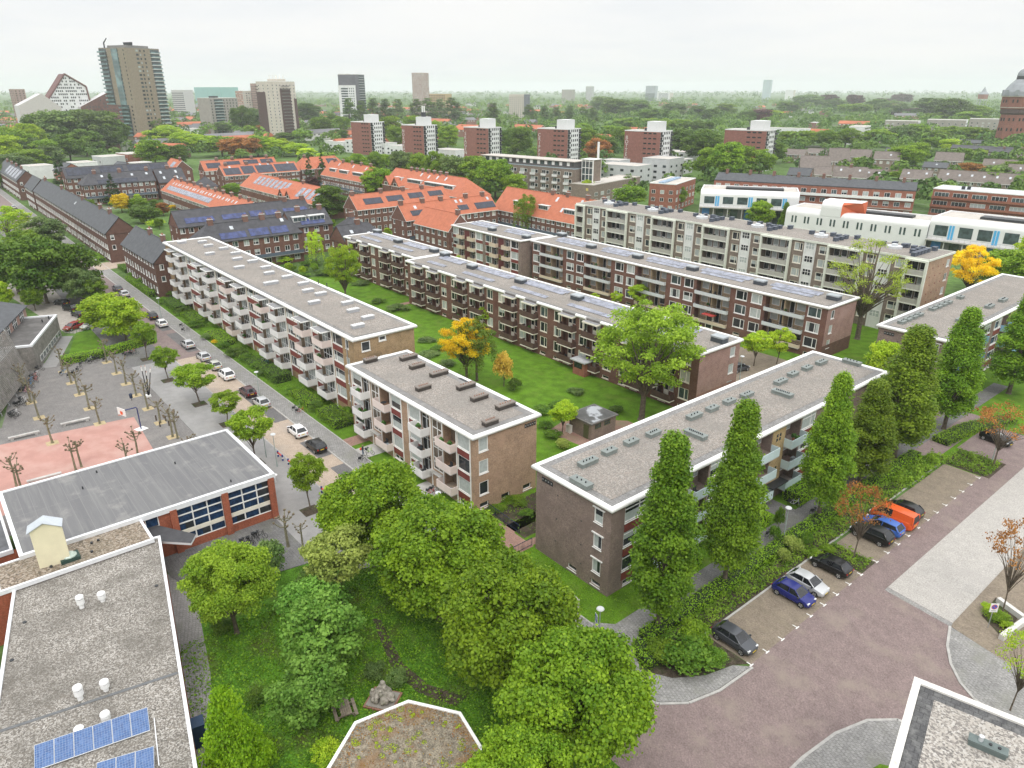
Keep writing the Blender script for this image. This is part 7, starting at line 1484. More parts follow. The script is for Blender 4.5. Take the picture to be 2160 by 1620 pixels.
# ------------------------------------------------------------------ school (lower left)
WPAR = M('white_aluminium_trim', (.7,.71,.73), .45, .04, 2)
def school_roofs():
    # big hall with striped bitumen roof
    m_, nt, bs = _base('streaked_roofing_felt'); p = _pos(nt); mp = _n(nt, 'Mapping'); mp.inputs['Scale'].default_value = (.06, 1.0, 1); nt.links.new(p, mp.inputs[0])
    t = _n(nt, 'TexBrick'); t.offset = .0; _set(t, Color1=(.125,.125,.13,1), Color2=(.145,.145,.148,1), Mortar=(.19,.188,.185,1), Scale=1.0, **{'Mortar Size': .05, 'Brick Width': 9.0, 'Row Height': 1.02, 'Mortar Smooth': 1.0}); nt.links.new(p, t.inputs['Vector'])
    c = _mix(nt, t.outputs['Color'], (.2,.2,.195), _noise(nt, mp.outputs[0], 1.6, 5, .7, .45, .8)); c = _mix(nt, c, (.235,.23,.22), _noise(nt, p, .35, 5, .65, .56, .72)); nt.links.new(c, bs.inputs['Base Color']); _set(bs, Roughness=.75)
    felt = m_
    b = Bld('school_hall', 'school hall with wide streaked grey felt roof and red brick walls with blue curtained windows', 'school building', (-72.8, .8))
    W, L, H = 14.6, 24.2, 5.6; E = b.fac((0,0), (0,1), L, 0, H-.25, BR_SCH); b.fac((-W,0), (1,0), W, 0, H-.25, BR_SCH); b.fac((0,L), (-1,0), W, 0, H-.25, BR_SCH); b.fac((-W,L), (0,-1), L, 0, H-.25, BR_SCH)
    cur = M('dark_blue_curtain_glass', (.012,.035,.085), .12, .5, 2.5)
    pm = {0: G_DARK, 1: cur}
    for s0, cols in ((13.7, 4), (19.0, 3)):
        w = 1.62*cols-.0 if cols == 3 else 4.7; m = MB(); E.hole(s0, 1.0, s0+w, 5.1, .18); nx = 3
        for i in range(nx):
            for k, (z0, z1) in enumerate(((1.0,1.95),(2.35,3.25),(3.25,4.2),(4.2,5.1))):
                a, c = s0+i*w/nx, s0+(i+1)*w/nx; lbox(E, m, a+.05, c-.05, -.2, -.17, z0+.05, z1-.05, RND.choice([1,2,2]))
                if RND.random() < .6: lbox(E, m, a+.05, a+.05+(c-a)*.4, -.17, -.16, z0+.05, z1-.05, 2)
        for i in range(nx+1): lbox(E, m, s0+i*w/nx-.06, s0+i*w/nx+.06, -.2, -.06, 1.0, 5.1, 0)
        for z in (1.0,1.95,3.25,4.2,5.06): lbox(E, m, s0, s0+w, -.2, -.055, z-.05, z+.06, 0)
        lbox(E, m, s0, s0+w, -.2, -.05, 1.95, 2.35, 3); b.part('window', m, [WHITE, G_DARK, cur, CREAM])
    m = MB(); E.hole(10.6, 3.9, 11.9, 5.1, .15); lbox(E, m, 10.6, 11.9, -.18, -.15, 3.9, 5.1, 1); [lbox(E, m, a, c, -.16, -.02, z0, z1, 0) for a, c, z0, z1 in ((10.55,10.68,3.9,5.1),(11.82,11.95,3.9,5.1),(10.55,11.95,3.85,3.95))]; b.part('window', m, [WHITE, cur])
    m = MB(); [lbox(E, m, s-.35, s+.35, 0, .28, 0, H-.3) for s in (13.35, 18.7, 23.9)]; m.split('brick_pier', BR_SCH, b.root)
    m = MB(); m.box(-W,0,H-.25,.0,L,H-.02,1); m.face([(-W,0,H),(.0,0,H),(.0,L,H),(-W,L,H)], 0); m.ring(-W,0,.0,L,[(-.12,H-.45),(.25,H-.45),(.25,H+.12),(-.12,H+.12)],1); roof = b.part('roof', m, [felt, WPAR])
    m = MB(); [m.cyl(*q, H, H+.3, .08, .08, 7) for q in ((-1.2,20),(-9.5,16.5),(-10,7),(-13,9))]; m.build('vent_pipe', DARK, roof); b.finish()
    # lower linking roof with canopy and outside stairs
    b = Bld('school_link', 'low linking part of the school with brown gravel roof between hall and gravel roofed wing', 'school building', (-68.3,-3)); W, L, H = 8, 14.0, 5.3
    E = b.fac((0,0), (0,1), L, 0, H-.2, BR_SCH); b.fac((0,L), (-1,0), W, 0, H-.2, BR_SCH); F = b.fac((-W,0), (1,0), W, 0, H-.2, BR_SCH)
    m = MB(); m.box(-4.45,1.5,H-.2,0,L,H-.02,1); m.face([(-4.45,1.5,H),(0,1.5,H),(0,L,H),(-4.45,L,H)], 0); m.ring(-4.45,1.5,0,L,[(-.1,H-.3),(.15,H-.3),(.15,H+.1),(-.1,H+.1)],1); roof = b.part('roof', m, [GRAV_B, WPAR])
    m = MB(); m.box(-2.2,6.4,H,-.9,8.0,H+.35,0); m.sphere((-1.55,7.2,H+.3), .62, 10, 1, (1,1.1,.7)); m.build('roof_light', [M('dark_green_kerb',(.03,.06,.05)), M('milky_dome',(.42,.5,.44),.2,.04,1)], roof)
    m = MB(); [m.cyl(x,y,H,H+.18,.12,.12,7) for x, y in ((-3.0,9.3),(-3.1,9.9),(-1.4,9.0),(-1.2,5.6))]; m.build('vent_pipe', DARK, roof)
    m = MB(); m.prism([(-4.4,14.1),(-1.7,14.2),(1.2,17.1),(-.1,18.0),(-4.4,15.4)], 3.9, 4.15, 1, 0); b.part('canopy', m, [M('dark_canopy_felt',(.055,.055,.06)), WPAR])
    m = MB(); n = 14
    for i in range(n): m.box(.3+i*.3,12.2,0,.6+i*.3,13.5,2.6-i*.18,0)
    for y in (12.15, 13.55): m.tube([(.3,y,3.4),(4.6,y,.95)], .04, 5, 1); [m.tube([(.4+i*.6,y,2.6-i*.36),(.4+i*.6,y,3.4-i*.36)], .025, 4, 1) for i in range(7)]
    b.part('outside_stair', m, [CONC, STEEL])
    m = MB(); m.box(0,9.6,0,.5,12.2,2.5); b.part('stair_wall', m, BR_SCH); m = MB(); [m.box(.5,10.0+i*1.1,1.6,.62,10.4+i*1.1,1.8) for i in range(2)]; b.part('wall_lamp', m, WHITE); b.finish()
    # gravel roofed wing, turned about eleven degrees
    X, Y, _ = G(336, 1134, 4.9); b = Bld('school_wing', 'long school wing with pale speckled gravel roof, white trim and solar panels at lower left', 'school building', (X, Y), RAD(-11.2)); W, L, H = 62.0, 11.9, 4.9
    F = b.fac((0,-L), (1,0), W, 0, H-.2, BR_SCH); K = b.fac((W,0), (-1,0), W, 0, H-.2, BR_SCH); b.fac((W,-L), (0,1), L, 0, H-.2, BR_SCH); b.fac((0,0), (0,-1), L, 0, H-.2, BR_SCH)
    m = MB(); m.box(0,-L,H-.2,W,0,H-.02,1); m.face([(0,-L,H),(W,-L,H),(W,0,H),(0,0,H)], 0); m.ring(0,-L,W,0,[(-.12,H-.3),(.12,H-.3),(.12,H+.16),(-.12,H+.16)],1); roof = b.part('roof', m, [GRAV_D, WPAR])
    ca, sa = math.cos(RAD(11.2)), math.sin(RAD(11.2)); loc = lambda u, v, z=H: (lambda p: (ca*(p[0]-X)-sa*(p[1]-Y), sa*(p[0]-X)+ca*(p[1]-Y)))(G(u, v, z))
    for i, (u, v, h) in enumerate(((173,1282,1.15),(217,1268,.85),(170,1475,1.15),(224,1456,.85),(226,1524,.85),(168,1545,.4))):
        x, y = loc(u, v); m = MB(); m.cyl(0,0,0,h*.45,.19,.19,12); m.cyl(0,0,h*.4,h*.82,.31,.31,14); m.cyl(0,0,h*.82,h*.9,.27,.27,14,1); m.cyl(0,0,h*.9,h*1.05,.34,.3,14); m.build('vent_pipe', [M('white_plastic',(.8,.8,.8),.4,.03,3), M('grey_gap',(.2,.2,.2))], roof, (x, y, H))
    x, y = loc(28, 1535); x2, y2 = loc(375, 1418); m = MB(); m.box((x+x2)/2-.13, -L+.2, H+.01, (x+x2)/2+.13, -.2, H+.03); m.build('roof_seam', M('grey_seam',(.13,.135,.14),.7,.1,2), roof)
    def big_row(u0, v0, u1, v1, n, nm='solar_panel'):
        x0, y0 = loc(u0, v0, H+.5); x1, y1 = loc(u1, v1, H+.5); dv = Vector((x1-x0, y1-y0)); Ln = dv.length; ux = dv/Ln; nx = Vector((ux.y, -ux.x)); w = Ln/n
        for i in range(n):
            m = MB(); a, c = Vector((x0,y0))+ux*(w*i), Vector((x0,y0))+ux*(w*(i+1)-.02); q = [(*a,H+.62),(*c,H+.62),(*(c+nx*1.75),H+.12),(*(a+nx*1.75),H+.12)][::-1]
            m.face(q, 1); ins = [Vector(p_) for p_ in q]; ce = sum(ins, Vector())/4; m.face([ce+(p_-ce)*.965+Vector((0,0,.012)) for p_ in ins], 0); m.face([(p_[0],p_[1],p_[2]-.04) for p_ in q[::-1]], 1); [m.face([(q[k][0],q[k][1],q[k][2]-.04),(q[(k+1)%4][0],q[(k+1)%4][1],q[(k+1)%4][2]-.04),q[(k+1)%4],q[k]], 1) for k in range(4)]; m.build(nm, [PVB, ALU], roof)
    m2, nt, bs = _base('polycrystalline_cells'); p = _n(nt, 'TexCoord').outputs['Object']; t = _n(nt, 'TexBrick'); t.offset = 0; _set(t, Color1=(.04,.11,.27,1), Color2=(.03,.075,.2,1), Mortar=(.24,.3,.42,1), Scale=1.0, **{'Mortar Size': .007, 'Brick Width': .165, 'Row Height': .165}); nt.links.new(p, t.inputs[0])
    c = _mix(nt, t.outputs[0], (.1,.17,.34), _noise(nt, p, 3, 4, .7, .45, .7)); nt.links.new(c, bs.inputs['Base Color']); _set(bs, Roughness=.2); PVB = m2
    big_row(73, 1575, 312, 1494, 6); big_row(205, 1612, 326, 1576, 3); x, y = loc(330, 1560)
    m = MB(); m.box(x-2.0,y-.03,H+.03,x+2.4,y+.03,H+.08); m.build('cable_tray', WPAR, roof)
    m = MB(); [m.cyl(*loc(u, v), H, H+.06, .16, .16, 8) for u, v in ((330,1236),(52,1313),(25,1393),(52,1222))]; m.build('roof_drain', DARK, roof)
    m = MB(); lbox(K, m, W-23.4, W-22.3, -.02, .9, .05, 2.1, 0) ; b.part('door', m, M('dark_blue_door',(.012,.04,.09),.4,.05,1)); b.finish()
    # tall ventilation tower
    X, Y, _ = G(117, 1200, 4.9); b = empty('ventilation_tower', (X, Y, 4.9), RAD(-11.2), 'tall cream ventilation tower with zinc saddle roof standing on the school roofs', 'roof tower')
    m = MB(); m.box(-1.1,-1.15,0,.0,1.15,4.3,0); m.face([(.0,-1.15,4.3),(.0,1.15,4.3),(.0,0,4.85)], 0); m.face([(-1.1,1.15,4.3),(-1.1,-1.15,4.3),(-1.1,0,4.85)], 0); m.box(-.2,1.15,0,.02,1.35,4.2,0); m.build('shaft', M('cream_cladding',(.72,.66,.47),.6,.04,1), b)
    m = MB(); [m.mesh([(-1.4,sg*1.4,4.22),(.15,sg*1.4,4.22),(.15,0,4.95),(-1.4,0,4.95),(-1.4,sg*1.4,4.28),(.15,sg*1.4,4.28),(.15,0,5.01),(-1.4,0,5.01)], [(0,1,2,3),(4,5,6,7),(0,1,5,4),(1,2,6,5),(0,4,7,3)]) for sg in (-1,1)]; m.build('roof', M('zinc_roof',(.5,.54,.58),.4,.06,1,metal=.3), b)
    m = MB(); m.box(-1.25,-1.25,-.05,.25,1.25,.22); m.build('base', DARK, b)
    # dark flat roof at the far left edge
    b = Bld('school_annex', 'dark wet roofed school annex cut by the left edge behind the ventilation tower', 'school building', (-76.2,-7)); W, L, H = 14, 9, 4.6; b.fac((0,0), (0,1), L, 0, H, BR_SCH); b.fac((-W,0), (1,0), W, 0, H, BR_SCH)
    m = MB(); m.face([(-W,-6,H),(0,-6,H),(0,L-1.8,H),(-W,L-1.8,H)], 0); m.ring(-W,-6,0,L-1.8,[(-.15,H-.3),(.1,H-.3),(.1,H+.14),(-.15,H+.14)],1); b.part('roof', m, [M('wet_dark_felt',(.075,.078,.085),.35,.25,.6,stain=(.16,.17,.2),sscale=.5), WPAR]); b.finish()
school_roofs()
def wood_school():
    rz = RAD(-20.5); ox, oy = -163.6, 18.4
    GW = M('weathered_grey_slats', (.25,.235,.215), .9, .2, 2.0, .2, 9, stain=(.15,.14,.13), sscale=.6)
    b = Bld('school_building', 'weathered timber clad school wing with dark flat roof beside the bicycle racks', 'school building', (ox, oy), rz); L, W, H = 19.5, 11.0, 4.4
    F = b.fac((0,0), (0,1), .01, 0, H, GW); K = b.fac((L,0), (-1,0), L, 0, H, GW); b.fac((L,-W), (0,1), W, 0, H, GW)
    m = MB()
    for k in range(21): m.box(-.0,.02,.0+k*.2,L,.07,.16+k*.2)
    for k in range(21): m.box(L+.02,-W,k*.2,L+.07,0,.16+k*.2)
    b.part('cladding', m, GW); m = MB(); m.box(0,-W,H-.02,L,0,H+.02,0); m.ring(0,-W,L,0,[(-.3,H),(.14,H-.05),(.14,H+.3),(-.3,H+.3)],1); b.part('roof', m, [M('patched_dark_felt',(.1,.095,.092),.85,.15,.8,stain=(.15,.145,.14),sscale=.4), WPAR])
    m = MB(); [m.cyl(x,y,H,H+.6,.12,.12,8,0) for x, y in ((2,-.9),(4,-1.6))]; m.box(5.0,-9.0,H,7.0,-8.0,H+.9,1); b.part('vent_pipe', m, [DARK, STEEL])
    w = MB()
    for i in range(8): w.box(1+i*2.0,.07,.6,2.6+i*2.0,.12,1.7,0); w.box(1.1+i*2.0,.12,.7,2.5+i*2.0,.13,1.6,1)
    b.part('window_band', w, [WHITE, G_MID]); b.finish()
    # tall slatted screen with stair in front
    b = empty('timber_screen', (ox, oy, 0), rz, 'tall leaning screen of grey timber slats with steel stair over the bicycle racks', 'timber screen'); m = MB()
    for k in range(34):
        z = 1.0+k*.24; m.box(24.0,-.1-k*.05,z,46,-.02-k*.05,z+.17)
    m.build('slats', GW, b); m = MB()
    for x in range(24, 47, 4): m.tube([(x,-.3,0),(x,-2.0,9.2)], .09, 6); m.tube([(x,-1.2,5.5),(x,-9,5.5)], .07, 5)
    m.build('posts', STEEL, b); m = MB(); m.box(24,-9,5.4,46,-1.6,5.6)
    for i in range(14): m.box(33+i*.3,-2.8,.2+i*.2,33.3+i*.3,-1.4,.26+i*.2)
    m.tube([(33,-2.8,1.2),(37.2,-2.8,4.1)], .04, 5); m.tube([(33,-1.4,1.2),(37.2,-1.4,4.1)], .04, 5); m.build('walkway', STEEL, b)
    b = Bld('school_building', 'pink brick school wing with steep dark roof and tall windows at the left edge', 'school building', (ox-3.5, oy-4.5), rz); L, W, H = 30, 9, 6.4
    K = b.fac((L,0), (-1,0), L, 0, H, BR_PINK); b.fac((L,-W), (0,1), W, 0, H, BR_PINK); b.fac((0,0), (0,-1), W, 0, H, BR_PINK)
    for s in range(6): K.win(1.2+s*4.8, 4.3, 3.0, 2.0, 'v.33 v.66 h.5', WHITE, .1, 'd', True, .12)
    m = MB(); m.mesh([(-.4,.4,H-.1),(L+.4,.4,H-.1),(L+.4,-W,H+2.4),(-.4,-W,H+2.4),(-.4,.4,H+.1),(L+.4,.4,H+.1),(L+.4,-W,H+2.6),(-.4,-W,H+2.6)], [(3,2,1,0),(4,5,6,7),(0,1,5,4),(1,2,6,5),(2,3,7,6),(3,0,4,7)]); b.part('roof', m, SLATE); b.finish()
wood_school()
# ------------------------------------------------------------------ pavilion with planted roof
def pavilion():
    cx, cy, R, H = -32.2, 17.4, 5.45, 3.5; oc = [(R*math.cos(RAD(12+45*i)), R*math.sin(RAD(12+45*i))) for i in range(8)]
    b = empty('pavilion', (cx, cy, 0), 0, 'eight sided pavilion with mossy planted roof and white rim in the school garden', 'pavilion')
    m = MB(); m.prism([(x*.95,y*.95) for x,y in oc], 0, H-.2); m.build('wall', M('cream_pavilion_wall',(.5,.45,.36),.8,.08,1), b)
    m = MB()
    for i in range(8):
        (x0,y0),(x1,y1) = oc[i], oc[(i+1)%8]; k = .955
        m.mesh([(x0,y0,H-.35),(x1,y1,H-.35),(x1*k,y1*k,H-.35),(x0*k,y0*k,H-.35),(x0,y0,H+.06),(x1,y1,H+.06),(x1*k,y1*k,H+.06),(x0*k,y0*k,H+.06)], [(3,2,1,0),(4,5,6,7),(0,1,5,4),(2,3,7,6)])
    m.build('rim', WHITE, b)
    sed = M('sedum_roof', (.19,.165,.125), .95, .3, 2.5, .35, 9, stain=(.19,.11,.05), sscale=.45, slo=.5, shi=.72, bump=.6)
    m = MB(); m.face([(x*.955,y*.955,H-.04) for x,y in oc]); r = m.build('planted_roof', sed, b)
    P_, N_, S_, T_ = [], [], [], []
    for _ in range(85):
        a, d = NPR.uniform(0,6.28), R*.88*math.sqrt(NPR.uniform(.02,1)); n = 60; rr = NPR.uniform(.1,.3); q = unit(n); q[:,2] = np.abs(q[:,2]); P_.append(q*[rr,rr,rr*.45]+[d*math.cos(a),d*math.sin(a),H-.05]); N_.append(q+unit(n)*.5); S_.append(NPR.uniform(.05,.1,n)); T_.append(NPR.uniform(.2,.9,n))
    link('moss_cushions', leaf_mesh('moss_cushions', *[np.concatenate(k) for k in (P_,N_,S_,T_)], LEAF('moss',(.12,.19,.01),(.22,.31,.02),.1)), r)
    n = 2600; a, d = NPR.uniform(0,6.28,n), R*.93*np.sqrt(NPR.uniform(.0,1,n)); d = np.where(NPR.random(n) < .6, R*.93*np.sqrt(NPR.uniform(.55,1,n)), d); p = np.stack([d*np.cos(a), d*np.sin(a), np.full(n,H-.01)], 1); link('sedum', leaf_mesh('sedum', p, unit(n)+[0,0,.8], NPR.uniform(.05,.14,n), NPR.uniform(0,1,n), LEAF('red_sedum',(.16,.06,.025),(.2,.15,.045),.1)), r)
pavilion()
def corner_roof():
    X, Y, _ = G(1928, 1430, 10); b = Bld('corner_building', 'building corner with white rimmed slab edged gravel roof at lower right', 'building', (X, Y), RAD(14.3)); L, W, H = 16, 14, 10.0
    b.fac((0,0), (0,-1), W, 0, H-.2, BR_PURP); b.fac((L,0), (-1,0), L, 0, H-.2, BR_PURP)
    WC = M('weathered_white_concrete', (.66,.64,.6), .8, .1, 2, .05, 15, stain=(.4,.38,.34), sscale=1.2, slo=.55, shi=.8)
    sl = BRICK('dark_roof_slabs', (.115,.115,.115), (.085,.085,.088), (.045,.045,.045), .5, .5, .018, True, RAD(-14.3), stain=(.18,.18,.175), sscale=1.5)
    m = MB(); m.box(0,-W,H-.3,L,0,H-.02,0); m.face([(.45,-W,H),(L,-W,H),(L,-.45,H),(.45,-.45,H)], 1); m.face([(1.35,-W,H+.03),(L,-W,H+.03),(L,-1.35,H+.03),(1.35,-1.35,H+.03)], 2); m.box(0,-W,H-.02,.45,0,H+.14,0); m.box(.45,-.45,H-.02,L,0,H+.14,0); r = b.part('roof', m, [WC, sl, GRAV_W])
    x, y, _ = G(2081, 1582, H); dx, dy = x-X, y-Y; c, s = math.cos(RAD(-14.3)), math.sin(RAD(-14.3)); px, py = c*dx-s*dy, s*dx+c*dy
    m = MB(); m.box(-.95,-.28,0,.95,.28,.3,0); m.box(-1.0,-.33,.3,1.0,.33,.45,0); m.cyl(-.4,0,.45,.75,.12,.12,10,1); m.sphere((-.4,0,.78), .16, 10, 1, (1,1,.5)); m.cyl(.1,0,.45,.52,.09,.09,8,2); m.cyl(.55,0,.45,.52,.09,.09,8,2); m.build('vent_box', [M('slate_green_zinc',(.12,.15,.145),.5,.1,2), ALU, DARK], r, (px, py, H+.03)); b.finish()
corner_roof()
# ------------------------------------------------------------------ cars
TYRE, RIMM, CGL, LAMPR, LAMPW, PLATE_Y = M('tyre_rubber',(.02,.02,.021),.9,.1,5), M('alloy_rim',(.5,.51,.53),.35,.05,5,metal=.6), GLASS('car_glass',(.018,.02,.024),.05,.6), M('red_tail_light',(.45,.02,.015),.25,.1,5), M('clear_headlight',(.7,.72,.74),.15,.05,5), M('yellow_number_plate',(.7,.5,.03),.5,.03,5)
CARM = {}
def car_meshes(style):
    if style in CARM: return CARM[style]
    # half profiles: stations along x (front = +x): x, half width, z bottom, z belt ; greenhouse: x, half width, z roof
    S = {'hatch': dict(L=4.05, W=1.74, H=1.48, hood=.95, belt=.93, a=(1.95,1.08,.28,-1.25,-1.78,-1.98), wb=(1.25,-1.28)), 'estate': dict(L=4.45, W=1.78, H=1.47, hood=.93, belt=.92, a=(2.15,1.2,.35,-1.6,-2.02,-2.2), wb=(1.35,-1.35)), 'suv': dict(L=4.4, W=1.85, H=1.66, hood=1.08, belt=1.06, a=(2.1,1.15,.4,-1.5,-1.98,-2.18), wb=(1.35,-1.32)), 'van': dict(L=4.95, W=1.92, H=1.96, hood=1.12, belt=1.12, a=(2.4,1.75,1.15,-2.35,-2.42,-2.47), wb=(1.5,-1.5))}[style]
    Lh, Wh, H, hood, belt = S['L']/2, S['W']/2, S['H'], S['hood'], S['belt']; xn, xw, xr, xb, xt, _ = S['a']
    B = MB()
    st = [(Lh,.62,.38,.58),(Lh-.1,.82,.26,.7),(Lh-.4,.93,.2,hood-.14),(xw,.985,.2,hood),(xw-.5,1.0,.2,belt),(-.2,1.0,.2,belt+.02),(xb+.2,1.0,.2,belt+.05),(-Lh+.35,.97,.22,belt+.06),(-Lh+.08,.9,.3,belt),(-Lh,.78,.4,belt-.12)]
    ring = lambda x, k, zb, zt: [(x,-Wh*k*.86,zb),(x,-Wh*k,zb+.16),(x,-Wh*k,(zb+zt)/2+.05),(x,-Wh*k*.955,zt-.03),(x,-Wh*k*.84,zt),(x,Wh*k*.84,zt),(x,Wh*k*.955,zt-.03),(x,Wh*k,(zb+zt)/2+.05),(x,Wh*k,zb+.16),(x,Wh*k*.86,zb)]
    vs = [p for s_ in st for p in ring(*s_)]; n = 10; fs = [(i*n+j,(i+1)*n+j,(i+1)*n+(j+1)%n,i*n+(j+1)%n) for i in range(len(st)-1) for j in range(n)]; fs += [tuple(range(n)), tuple(len(vs)-1-i for i in range(n))]; B.mesh(vs, [f[::-1] for f in fs])
    # roof skin and pillars
    rf = [(xr+.1,.66,H-.06),(xr-.3,.72,H),((xr+xb)/2,.735,H+.02),(xb+.3,.72,H-.02),(xb-.02,.68,H-.07)]
    vs = []
    for x, k, z in rf: vs += [(x,-Wh*k,z-.05),(x,-Wh*k*.9,z),(x,Wh*k*.9,z),(x,Wh*k,z-.05),(x,0,z-.09)]
    fs = [(i*5+j,(i+1)*5+j,(i+1)*5+(j+1)%5,i*5+(j+1)%5) for i in range(4) for j in range(5)]+[(0,1,2,3,4),(24,23,22,21,20)]; B.mesh(vs, [f[::-1] for f in fs])
    def pillar(x0, x1, w0=.06):
        for sg in (-1, 1): B.tube([(x0,sg*Wh*.9,belt-.02),(x1,sg*Wh*.71,H-.08)], w0, 5)
    pillar(xw+.02, xr+.08, .05); pillar(xt, xb, .1); pillar(-.15, -.2, .045)
    if style == 'van':
        for sg in (-1, 1): B.face([(-.1,sg*Wh*.915,belt),(xb-.05,sg*Wh*.915,belt),(xb-.05,sg*Wh*.72,H-.09),(-.1,sg*Wh*.73,H-.07)][::sg])
    gl = MB(); q0, q1 = [(xw+.08,-.9),(xw+.08,.9),(xt-.1,.9),(xt-.1,-.9)], [(xr+.09,-.705),(xr+.09,.705),(xb-.02,.69),(xb-.02,-.69)]
    v = [(x,k*Wh,belt-.03) for x,k in q0]+[(x,k*Wh,H-.075) for x,k in q1]; gl.mesh(v, [(0,1,5,4),(1,2,6,5),(2,3,7,6),(3,0,4,7)])
    wh = MB(); wh_t = MB(); r = .32 if style != 'van' else .34; n = 14
    for i in range(n):
        a0, a1 = 2*math.pi*i/n, 2*math.pi*(i+1)/n; P = lambda a, rr, y: (rr*math.cos(a), y, rr*math.sin(a))
        wh.face([P(a0,r,-.1),P(a0,r,.1),P(a1,r,.1),P(a1,r,-.1)]); wh.face([P(a0,r,-.1),P(a1,r,-.1),P(a1,r*.7,-.105),P(a0,r*.7,-.105)]); wh.face([P(a0,r,.1),P(a0,r*.7,.105),P(a1,r*.7,.105),P(a1,r,.1)])
        wh_t.face([P(a0,r*.7,-.1),P(a1,r*.7,-.1),(0,-.085,0)], i % 3 == 0); wh_t.face([P(a1,r*.7,.1),P(a0,r*.7,.1),(0,.085,0)], i % 3 == 0)
    hl, tl, pf, mr, ar = MB(), MB(), MB(), MB(), MB()
    hl.box(Lh-.28,Wh*.5,.58,Lh-.09,Wh*.84,.74); tl.box(-Lh-.004,Wh*.6,.66,-Lh+.06,Wh*.8,.84 if style != 'van' else 1.05); pf.box(-.005,-.26,-.055,.005,.26,.055); mr.box(-.08,-.02,-.06,.06,.2,.08)
    ar.box(-.4,-.012,-.34,.4,.02,.0)
    gr = MB(); gr.box(Lh-.03,-Wh*.42,.36,Lh+.012,Wh*.42,.55); gr.box(-Lh-.008,-Wh*.6,.32,-Lh+.02,Wh*.6,.42)
    CARM[style] = dict(S=S, body=B, glass=gl.make('windows', CGL), tyre=wh.make('tyre', TYRE), rim=wh_t.make('rim', [RIMM, DARK]), hl=hl.make('headlight', LAMPW), tl=tl.make('tail_light', LAMPR), plate=pf.make('number_plate', PLATE_Y), mirror=mr.make('mirror', DARK), grille=gr.make('grille', DARK), Lh=Lh, Wh=Wh)
    return CARM[style]
def paint(name, col): return M('car_paint_'+name, col,     .32, .02, 1, spec=.35, coat=.25, metal=.25 if name in ('silver','dark_grey','blue_grey','gold_silver') else 0)
BODY = {}
PAINTS = {'white':(.78,.78,.78),'silver':(.5,.51,.52),'black':(.008,.008,.009),'wine':(.06,.015,.02),'red':(.25,.02,.02),'blue':(.012,.018,.16),'bright_blue':(.04,.12,.42),'orange':(.7,.1,.018),'dark_grey':(.07,.075,.085),'blue_grey':(.32,.36,.41),'gold_silver':(.46,.47,.42)}
def car(style, col, x, y, rz, label, z=.012, group='parked cars'):
    c = car_meshes(style); k = (style, col)
    if k not in BODY: BODY[k] = c['body'].make('body', paint(col, PAINTS[col])); BODY[k].polygons.foreach_set('use_smooth', [True]*len(BODY[k].polygons)); BODY[k].update()
    r = empty('parked_car' if style != 'van' else 'parked_van', (x, y, z), rz, label, 'car' if style != 'van' else 'van', group)
    bo = link('body', BODY[k], r)
    try: bo.modifiers.new('bev', 'BEVEL').limit_method = 'ANGLE'; bo.modifiers['bev'].width = .035; bo.modifiers['bev'].segments = 2
    except Exception: pass
    link('windows', c['glass'], r); link('grille', c['grille'], r)
    for wx in c['S']['wb']:
        for sg in (-1, 1): t = link('wheel', c['tyre'], r, (wx, sg*(c['Wh']-.085), .32)); link('rim', c['rim'], t)
    for sg in (1, -1): link('headlight', c['hl'], r, sc_=(1, sg, 1)); link('tail_light', c['tl'], r, sc_=(1, sg, 1)); link('mirror', c['mirror'], r, (c['S']['a'][1]-.15, sg*c['Wh']*.94, c['S']['belt']+.05), sc_=(1, sg, 1))
    for sg in (1, -1): link('number_plate', c['plate'], r, (sg*(c['Lh']+.008), 0, .5 if sg > 0 else .72))
    return r
for st, col, X, lab in (('hatch','dark_grey',-195.5,'dark car parked farthest along the main street before the slate house row'),('hatch','silver',-189.2,'silver car parked right behind the farthest dark car'),('hatch','black',-165.6,'black car on the main street beside the lamp post at the left white balconies'),('hatch','white',-158.6,'white hatchback on the main street behind the black car'),('hatch','silver',-141.2,'lone silver car with its front towards the bright little street tree'),('hatch','silver',-132.2,'silver car at the head of the row of three light cars'),('hatch','gold_silver',-126.4,'champagne silver car in the middle of the row of three light cars'),('suv','white',-120.4,'white small car with black wheels at the end of the row of three light cars'),('hatch','wine',-110.7,'dark wine red car beside the street lamp'),('hatch','silver',-105.1,'silver hatchback behind the dark wine red car'),('hatch','white',-91.8,'white small car with dark roof panel opposite the street tree at the grey roof corner'),('hatch','black',-85.8,'black hatchback behind the white small car'),('suv','black',-73.4,'black car alone beside the parcel of grass at the short buff block'),('hatch','white',-66.2,'white car half hidden by the maple at the barriers'),('suv','blue_grey',-60.0,'pale blue grey car partly under the maples at the short buff block')):
    car(st, col, X, 36.0 if X < -62 else 36.4, math.pi, lab)
for st, col, u, v, rz, lab in (('estate','black',131,643,-160,'black estate nearest the huge dark maple in the car park'),('suv','black',150,655,-160,'black car in the middle of the car park trio'),('hatch','black',166,667,-165,'dark green black hatchback nearest the schoolyard in the car park trio'),('estate','red',157,694,-60,'red car beside the green fence of the small lawn'),('hatch','gold_silver',192,692,-65,'silver car next to the red car at the small lawn')):
    X, Y, _ = G(u, v); car(st, col, X, Y, RAD(rz), lab)
for i, (u, v, col) in enumerate(((33,440,'silver'),(44,453,'white'),(52,462,'dark_grey'),(63,472,'white'))):
    X, Y, _ = G(u, v); car('hatch', col, X, 35.8, math.pi, ('silver car first of the far four beyond the willow','white car second of the far four beyond the willow','dark car third of the far four beyond the willow','white car nearest of the far four beyond the willow')[i])
PK = -26.75
